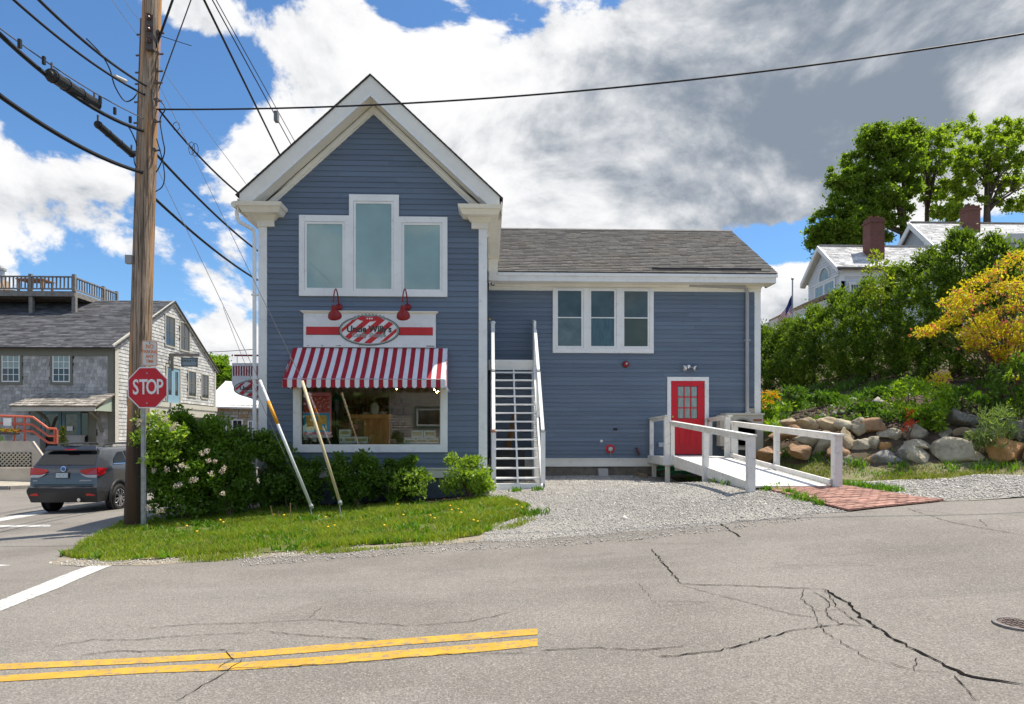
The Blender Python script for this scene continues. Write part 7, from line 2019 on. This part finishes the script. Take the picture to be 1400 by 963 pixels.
# ------------------------------------------------------------------ house on the hill, right
HY = 46.0
hX = P(1125, 337, 47.5).x
house = thing('hill_house', 'large white clapboard house with pale roofs on the hill behind the hedge', 'house', (hX+8, HY+4, 8.5))
hw = M('house_white_clapboard', (.66,.68,.70), .6, .04, 2); ht = M('house_trim', (.80,.79,.76), .5); hroof = M('pale_slate', (.56,.55,.54), .75, .18, 1.2, isl=.28, dirt=((.30,.30,.28), .8, .5)); hgrey = M('grey_shingle_wall', (.42,.45,.48), .8, .08, 2)  # hgrey: plain grey for the upper block and dormer walls
def H(px, py, Y): return P(px, py, Y)
y0, yr, y1 = 45.0, 47.5, 50.0
zf = H(1152,366,y0).z; zrg = H(1125,337,yr).z; gx = H(1150,366,y0).x; xe = H(1262,350,y0).x
b = MB(); b.box(gx+.02, xe+4, y0+.3, y1-.3, 6, zf-.05); b.prism([(y0+.3,zf-.05),(y1-.3,zf-.05),(yr,zrg-.1)], gx+.02, gx+1, 'x'); b.build('wall', hw, house)
for k in range(30):   # clapboards of the gable end and the front
    z = 8.2+k*.19
    hh = (zrg-.2-z)/(zrg-zf)*(yr-y0) if z > zf-.1 else (y1-y0)/2-.32
    if hh > .1: MB().hexa([(gx-.02,yr-hh,z),(gx+.02,yr-hh,z),(gx+.02,yr+hh,z),(gx-.02,yr+hh,z)],[(gx+.012,yr-hh,z+.19),(gx+.02,yr-hh,z+.19),(gx+.02,yr+hh,z+.19),(gx+.012,yr+hh,z+.19)]).build('clapboard', hw, house)
    if z < zf-.3: MB().hexa([(gx,y0+.26,z),(xe+3,y0+.26,z),(xe+3,y0+.3,z),(gx,y0+.3,z)],[(gx,y0+.29,z+.19),(xe+3,y0+.29,z+.19),(xe+3,y0+.3,z+.19),(gx,y0+.3,z+.19)]).build('clapboard', hw, house)
def slates(name, x0, x1, ya, za, yb, zb_, seed, nrow=20, wmin=.2, wmax=.5):
    m = MB(); r = random.Random(seed)
    for i in range(nrow):
        t0 = i/nrow; t1 = min(1, (i+1.2)/nrow); p = lambda t: (ya+(yb-ya)*t, za+(zb_-za)*t)
        (u0, w0), (u1, w1) = p(t0), p(t1); x = x0-r.uniform(0, .3)
        while x < x1:
            w_ = r.uniform(wmin, wmax); xe_ = min(x+w_-.012, x1); h = .03+r.uniform(0,.03); xs_ = max(x, x0)
            if xe_ > xs_: m.hexa([(xs_,u0,w0),(xe_,u0,w0),(xe_,u1,w1),(xs_,u1,w1)],[(xs_,u0,w0+h),(xe_,u0,w0+h),(xe_,u1,w1+.012),(xs_,u1,w1+.012)])
            x += w_
    o = m.build(name, hroof, house); o['kind'] = 'stuff'
b = MB(); b.prism([(y0-.1, zf-.08),(y0-.1,zf),(yr,zrg),(y1+.1,zf),(y1+.1,zf-.08),(yr,zrg-.1)], gx-.3, xe+5, 'x'); b.build('roof', M('roof_deck_dark', (.2,.2,.2), .9), house)
slates('roof_slates', gx-.3, xe+5, y0-.12, zf, yr, zrg, 1)
MB().box(gx-.3, xe+5, yr-.1, yr+.1, zrg, zrg+.10).build('ridge_board', M('ridge_grey', (.40,.38,.36), .7), house)
for sg_ in (-1, 1):
    ya = y0-.15 if sg_ < 0 else y1+.15
    MB().prism([(ya, zf-.30),(ya,zf+.02),(yr,zrg+.02),(yr,zrg-.32)], gx-.42, gx-.3, 'x').build('rake_board', ht, house)
    MB().prism([(ya, zf-.32),(ya,zf-.26),(yr,zrg-.28),(yr,zrg-.40)], gx-.3, gx-.02, 'x').build('soffit', cream, house)
MB().box(gx-.35, xe+5, y0-.2, y0-.1, zf-.1, zf+.03).build('gutter', M('dark_gutter', (.2,.17,.15), .6), house)
MB().box(gx+.02, xe+4, y0+.22, y0+.259, zf-.55, zf-.06).build('frieze_board', ht, house)
MB().box(gx-.03, gx+.35, y0+.2, y0+.255, 7, zf-.551).build('corner_board', ht, house)
TG = lambda u, d, z: (gx+d, u, z)
cz_ = H(1133,384,yr).z
rect_window(yr-1.6, yr-.35, cz_-1.7, cz_-.35, -.03, (yr-1.8,yr-.2,cz_-1.9,cz_-.2), curtainpane, .05, muntin=(2,2), parent=house, T=TG, case_m=ht)
rect_window(yr-.1, yr+1.0, cz_-1.7, cz_-.35, -.03, (yr-.2,yr+1.2,cz_-1.9,cz_-.2), curtainpane, .05, muntin=(2,2), parent=house, T=TG, case_m=ht)
m = MB(TG); pts = [(yr-.3+.75*math.cos(t), cz_+.0+.85*math.sin(t)) for t in np.linspace(0, math.pi, 13)]
for p_, q_ in zip(pts[:-1], pts[1:]): m.beam((p_[0],-.04,p_[1]), (q_[0],-.04,q_[1]), .08, .12, up=(0,1,0))
aw_ = m.build('arched_window', ht, house)
m = MB(TG); m.add([(u, -.025, v) for u, v in pts], [tuple(range(13))]); m.build('pane', curtainpane, aw_)
MB(TG).box(yr-2.2, yr+1.6, -.08, -.0, cz_-.17, cz_-.05).build('window_head', ht, house)
x0, x1 = H(1161,0,y0).x, H(1172,0,y0).x
MB().box(H(1152,0,y0).x, H(1159,0,y0).x, y0+.2, y0+.25, H(0,404,y0).z, H(0,374,y0).z).build('shutter', M('pale_blue_shutter', (.30,.38,.45), .6), house)
rect_window(H(1166,0,y0).x, H(1176,0,y0).x, H(0,400,y0).z, H(0,379,y0).z, y0+.24, (H(1163,0,y0).x, H(1179,0,y0).x, H(0,403,y0).z, H(0,376,y0).z), blackpane, .06, muntin=(3,2), parent=house, case_m=ht)
# porch roof on the left
pz0, pz1 = H(1070,434,47.5), H(1125,408,47.5)
MB().hexa([(pz0.x,46.0,pz0.z-.45),(pz1.x+.8,46.0,pz1.z-.35),(pz1.x+.8,50,pz1.z-.35),(pz0.x,50,pz0.z-.45)],[(pz0.x-.2,45.8,pz0.z),(pz1.x+.8,45.8,pz1.z+.1),(pz1.x+.8,50,pz1.z+.1),(pz0.x-.2,50,pz0.z)]).build('porch_roof', ht, house)
m = MB()
for k in range(11):
    f_ = k/11; q_ = pz0.lerp(pz1, f_); m.box(q_.x, q_.x+.3, 45.9, 49.9, q_.z+.02, q_.z+.22)
m.build('porch_shingles', M('brown_shingle', (.28,.19,.12), .9, .2, 4), house)
# upper main block
uy0, uyr, uy1 = 47.0, 51.0, 55
uX = H(1245,307,uyr).x; uz = H(1245,305,uyr).z; uxe = H(1460,300,uyr).x; ue = H(1278,352,uy0).z
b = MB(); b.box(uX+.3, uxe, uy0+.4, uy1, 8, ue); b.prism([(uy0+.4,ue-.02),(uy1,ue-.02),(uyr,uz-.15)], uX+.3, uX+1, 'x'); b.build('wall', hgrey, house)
b = MB(); b.prism([(uy0-.1,ue-.1),(uy0-.1,ue),(uyr,uz),(uy1+.4,ue),(uy1+.4,ue-.1),(uyr,uz-.12)], uX, uxe, 'x'); b.build('roof', M('roof_deck_dark2', (.2,.2,.2), .9), house)
slates('roof_slates', uX, uxe, uy0-.12, ue, uyr, uz, 2, 26, .25, .6)
MB().box(uX, uxe, uyr-.1, uyr+.1, uz, uz+.1).build('ridge_board', M('ridge_brown', (.28,.24,.2), .7), house)
for sg_ in (-1, 1):
    ya = uy0-.15 if sg_ < 0 else uy1+.4
    MB().prism([(ya,ue-.45),(ya,ue+.02),(uyr,uz+.02),(uyr,uz-.45)], uX-.12, uX, 'x').build('rake_board', ht, house)
TU = lambda u, d, z: (uX+.3+d, u, z)
wu = 49.3; wz = H(1258,337,49.3).z
rect_window(wu-.3, wu+.3, wz-.35, wz+.35, -.03, (wu-.45,wu+.45,wz-.5,wz+.5), blackpane, .05, muntin=(2,2), parent=house, T=TU, case_m=ht)
# dormer at the right
q0, q1 = H(1352,330,48), H(1378,316,48)
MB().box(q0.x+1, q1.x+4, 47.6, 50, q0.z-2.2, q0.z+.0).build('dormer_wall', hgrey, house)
MB().hexa([(q0.x+.4,47.3,q0.z-.3),(q1.x+5,47.3,q0.z-.1),(q1.x+5,51,q0.z+.6),(q0.x+1.4,51,q0.z+.6)],[(q0.x+.9,47.3,q0.z+.35),(q1.x+5,47.3,q0.z+.4),(q1.x+5,51,q1.z+.5),(q1.x+.4,51,q1.z+.5)]).build('dormer_roof', hroof, house)
rect_window(q0.x+1.7, q0.x+2.3, q0.z-1.6, q0.z-.5, 47.58, (q0.x+1.5,q0.x+2.5,q0.z-1.8,q0.z-.35), blackpane, .05, muntin=(2,2), parent=house, case_m=ht)
brickm = bpy.data.materials.new('chimney_brick'); brickm.use_nodes = True
k = NG(brickm.node_tree); bt = k.n('ShaderNodeTexBrick'); bt.inputs['Scale'].default_value = 1.0
for nm_, v in (('Color1', (.20,.065,.045,1)), ('Color2', (.13,.045,.032,1)), ('Mortar', (.16,.12,.10,1))): bt.inputs[nm_].default_value = v
bt.inputs['Brick Width'].default_value = .22; bt.inputs['Row Height'].default_value = .075; bt.inputs['Mortar Size'].default_value = .008
ps_ = k.n('ShaderNodeNewGeometry').outputs['Position']; sx_ = k.n('ShaderNodeSeparateXYZ'); k.put(sx_.inputs[0], ps_); cb_ = k.n('ShaderNodeCombineXYZ')
k.put(cb_.inputs[0], k.math('ADD', sx_.outputs[0], sx_.outputs[1])); k.put(cb_.inputs[1], sx_.outputs[2]); k.put(bt.inputs['Vector'], cb_.outputs[0])
k.put(brickm.node_tree.nodes['Principled BSDF'].inputs['Base Color'], bt.outputs[0]); brickm.node_tree.nodes['Principled BSDF'].inputs['Roughness'].default_value = .9
def chimney(px0, px1, pt, pb_, Y, d, cap):
    a_, c_ = H(px0, pb_, Y), H(px1, pt, Y)
    m = MB(); m.box(a_.x, c_.x, Y, Y+d, a_.z, c_.z-.35); m.box(a_.x-.06, c_.x+.06, Y-.06, Y+d+.06, c_.z-.349, c_.z-.2); m.box(a_.x+.02, c_.x-.02, Y+.02, Y+d-.02, c_.z-.199, c_.z)
    ch = m.build('chimney', brickm, house)
    for x_ in (.25,.7): MB().lathe([(.13,0),(.12,.22),(.09,.22)], (a_.x+(c_.x-a_.x)*x_, Y+d*.5, c_.z-.02), n=10).build('chimney_pot', cap, ch)
chimney(1190, 1209.5, 297, 358, 45.8, .95, M('pot_red', (.25,.08,.05), .9)); chimney(1324, 1340.5, 281, 322, 49.8, .9, M('pot_dark', (.08,.06,.05), .9))
# flag on a pole
fp = H(1083, 436, 38); ft = H(1083.5, 383, 38)
fl = thing('flagpole', 'slim flagpole with a limp stars and stripes flag beyond the wing roof', 'flagpole', (fp.x, 38, tz(fp.x,38)))
MB().tube([(fp.x,38,tz(fp.x,38)),(ft.x,38,ft.z)], [.06,.04], 8).ball((ft.x,38,ft.z+.06), .08, 10, 6).build('pole', M('flagpole_grey', (.35,.35,.36), .4), fl)
def flagpart(nm, mat_, v0, v1, u0, u1):
    """cloth drooping to the left: u along the fly, v down the hoist"""
    m = MB(); n = 10; V = []
    for i in range(n+1):
        u = u0+(u1-u0)*i/n
        for v in (v0, v1):
            x = -u*.62*(1-.12*v)+.06*math.sin(u*5+v*2); z = -v*.95-u*1.15+.05*math.sin(u*6)
            V.append((ft.x-.04+x, 38+.10*math.sin(u*7+v*1.5), ft.z-.85+z))
    m.add(V, [(2*i, 2*i+2, 2*i+3, 2*i+1) for i in range(n)])
    return m.build(nm, mat_, flg)
flg = thing('flag', 'limp stars and stripes flag hanging from the flagpole', 'flag', (ft.x, 38, ft.z-1))
fr2 = M('flag_red', (.50,.03,.05), .8); fw2 = M('flag_white', (.75,.74,.74), .8); fbm_ = M('flag_blue', (.03,.04,.16), .8)
for i in range(13):
    v0, v1 = i/13, (i+1)/13
    flagpart('stripe', fr2 if i % 2 == 0 else fw2, v0, v1, .62 if i < 7 else 0, 1.55)
flagpart('canton', fbm_, 0, 7/13, 0, .62)
# maples behind the house
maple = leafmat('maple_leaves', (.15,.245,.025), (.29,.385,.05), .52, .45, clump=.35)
maple2 = leafmat('pale_maple_leaves', (.22,.32,.03), (.37,.46,.06), .52, .45, clump=.4)  # lighter yellow-green leaves of the two open maples
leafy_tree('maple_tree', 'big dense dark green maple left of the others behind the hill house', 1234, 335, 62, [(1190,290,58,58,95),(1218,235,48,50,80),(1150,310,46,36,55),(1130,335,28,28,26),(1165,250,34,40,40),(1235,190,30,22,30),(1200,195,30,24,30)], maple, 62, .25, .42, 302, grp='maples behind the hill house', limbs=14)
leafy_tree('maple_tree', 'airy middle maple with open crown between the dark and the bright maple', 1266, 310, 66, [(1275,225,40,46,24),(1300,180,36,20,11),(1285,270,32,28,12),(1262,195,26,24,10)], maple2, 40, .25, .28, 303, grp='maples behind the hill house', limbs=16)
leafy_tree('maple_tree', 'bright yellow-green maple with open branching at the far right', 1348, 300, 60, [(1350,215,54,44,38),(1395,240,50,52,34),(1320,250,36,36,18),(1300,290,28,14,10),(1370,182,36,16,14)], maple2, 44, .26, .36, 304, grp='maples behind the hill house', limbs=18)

# ------------------------------------------------------------------ the house across the road, seen mirrored in the shop window
ac = thing('house_across_the_road', 'plain brown clapboard house across the road, mirrored in the display window', 'house', (-1, -9, -.2))
acm = M('brown_grey_clapboard', (.70,.63,.54), .7, .1, 3)
MB().box(-5.6, 6, -14, -9.05, -.8, 5.2).build('wall', acm, ac)
MB().prism([(-14.4,5.2),(-8.6,5.2),(-11.5,7.6)], -6, 6.4, 'x').build('roof', roofm, ac)
for i in range(36):
    z = -.2+i*.15; MB().hexa([(-5.6,-8.98,z),(6,-8.98,z),(6,-9.05,z),(-5.6,-9.05,z)],[(-5.6,-9.045,z+.15),(6,-9.045,z+.15),(6,-9.05,z+.15),(-5.6,-9.05,z+.15)]).build('clapboard', acm, ac)
gwm = M('green_window_frame', (.03,.16,.12), .5)
TA = lambda u, d, z: (u, -9.0-d, z)
rect_window(-3.95, -2.4, 2.2, 3.0, -.02, (-4.15,-2.2,2.0,3.2), blackpane, .10, parent=ac, T=TA, case_m=gwm, sash_m=white)

# trees behind the photographer, mirrored dimly in the left half of the display window
TD = leafmat('dark_street_tree_leaves', (.05,.10,.015), (.10,.17,.025), .3, .5)
for i, (x, y, lab) in enumerate([(-7.6,-10.6,'broad dark tree across the road left of the brown house, mirrored in the display window'), (-15,-13,'second dark tree across the road at far left, mirrored in the display window')]):
    z0 = tz(x, y); t = thing('street_tree', lab, 'tree', (x, y, z0), 'trees across the road')
    MB().tube([(x,y,z0-.3),(x+.1,y,z0+2),(x,y,z0+6)], [.3,.24,.08], 8).build('trunk', bark, t, True)
    p, o_ = ellipsoid_pts(sub_clumps(x, y, z0+4.2, 3.6, 3.0, 4.1, 90, 1.0, 60, 400+i, .5), 400+i)
    p[:,2] = np.maximum(p[:,2], z0+.1); leaf_cloud('crown', p, o_, .62, .6, TD, t, 400+i)

for i, (x, y, r0, lab) in enumerate([(-6.9,-8.2,1.7,'dark rounded bush added across the road to darken the window reflection'), (-11.5,-9.0,1.7,'second dark rounded bush added across the road to darken the window reflection')]):  # bushes added to cover the bright ground mirrored in the display window
    z0 = tz(x, y); t = thing('added_bush', lab, 'bush', (x, y, z0), 'bushes added to darken the window reflection')
    f = MB(); [f.tube([(x,y,z0-.1),(x+dx,y+.1,z0+1.6)], [.04,.01], 5) for dx in (-.6,0,.6)]; f.build('stem', stemm, t)
    p, o_ = ellipsoid_pts(sub_clumps(x, y, z0+1.2, r0*1.3, r0*.8, 1.5, 40, .55, 90, 500+i, .4), 500+i)
    p[:,2] = np.maximum(p[:,2], z0+.05); leaf_cloud('foliage', p, o_, .22, .6, TD, t, 500+i)
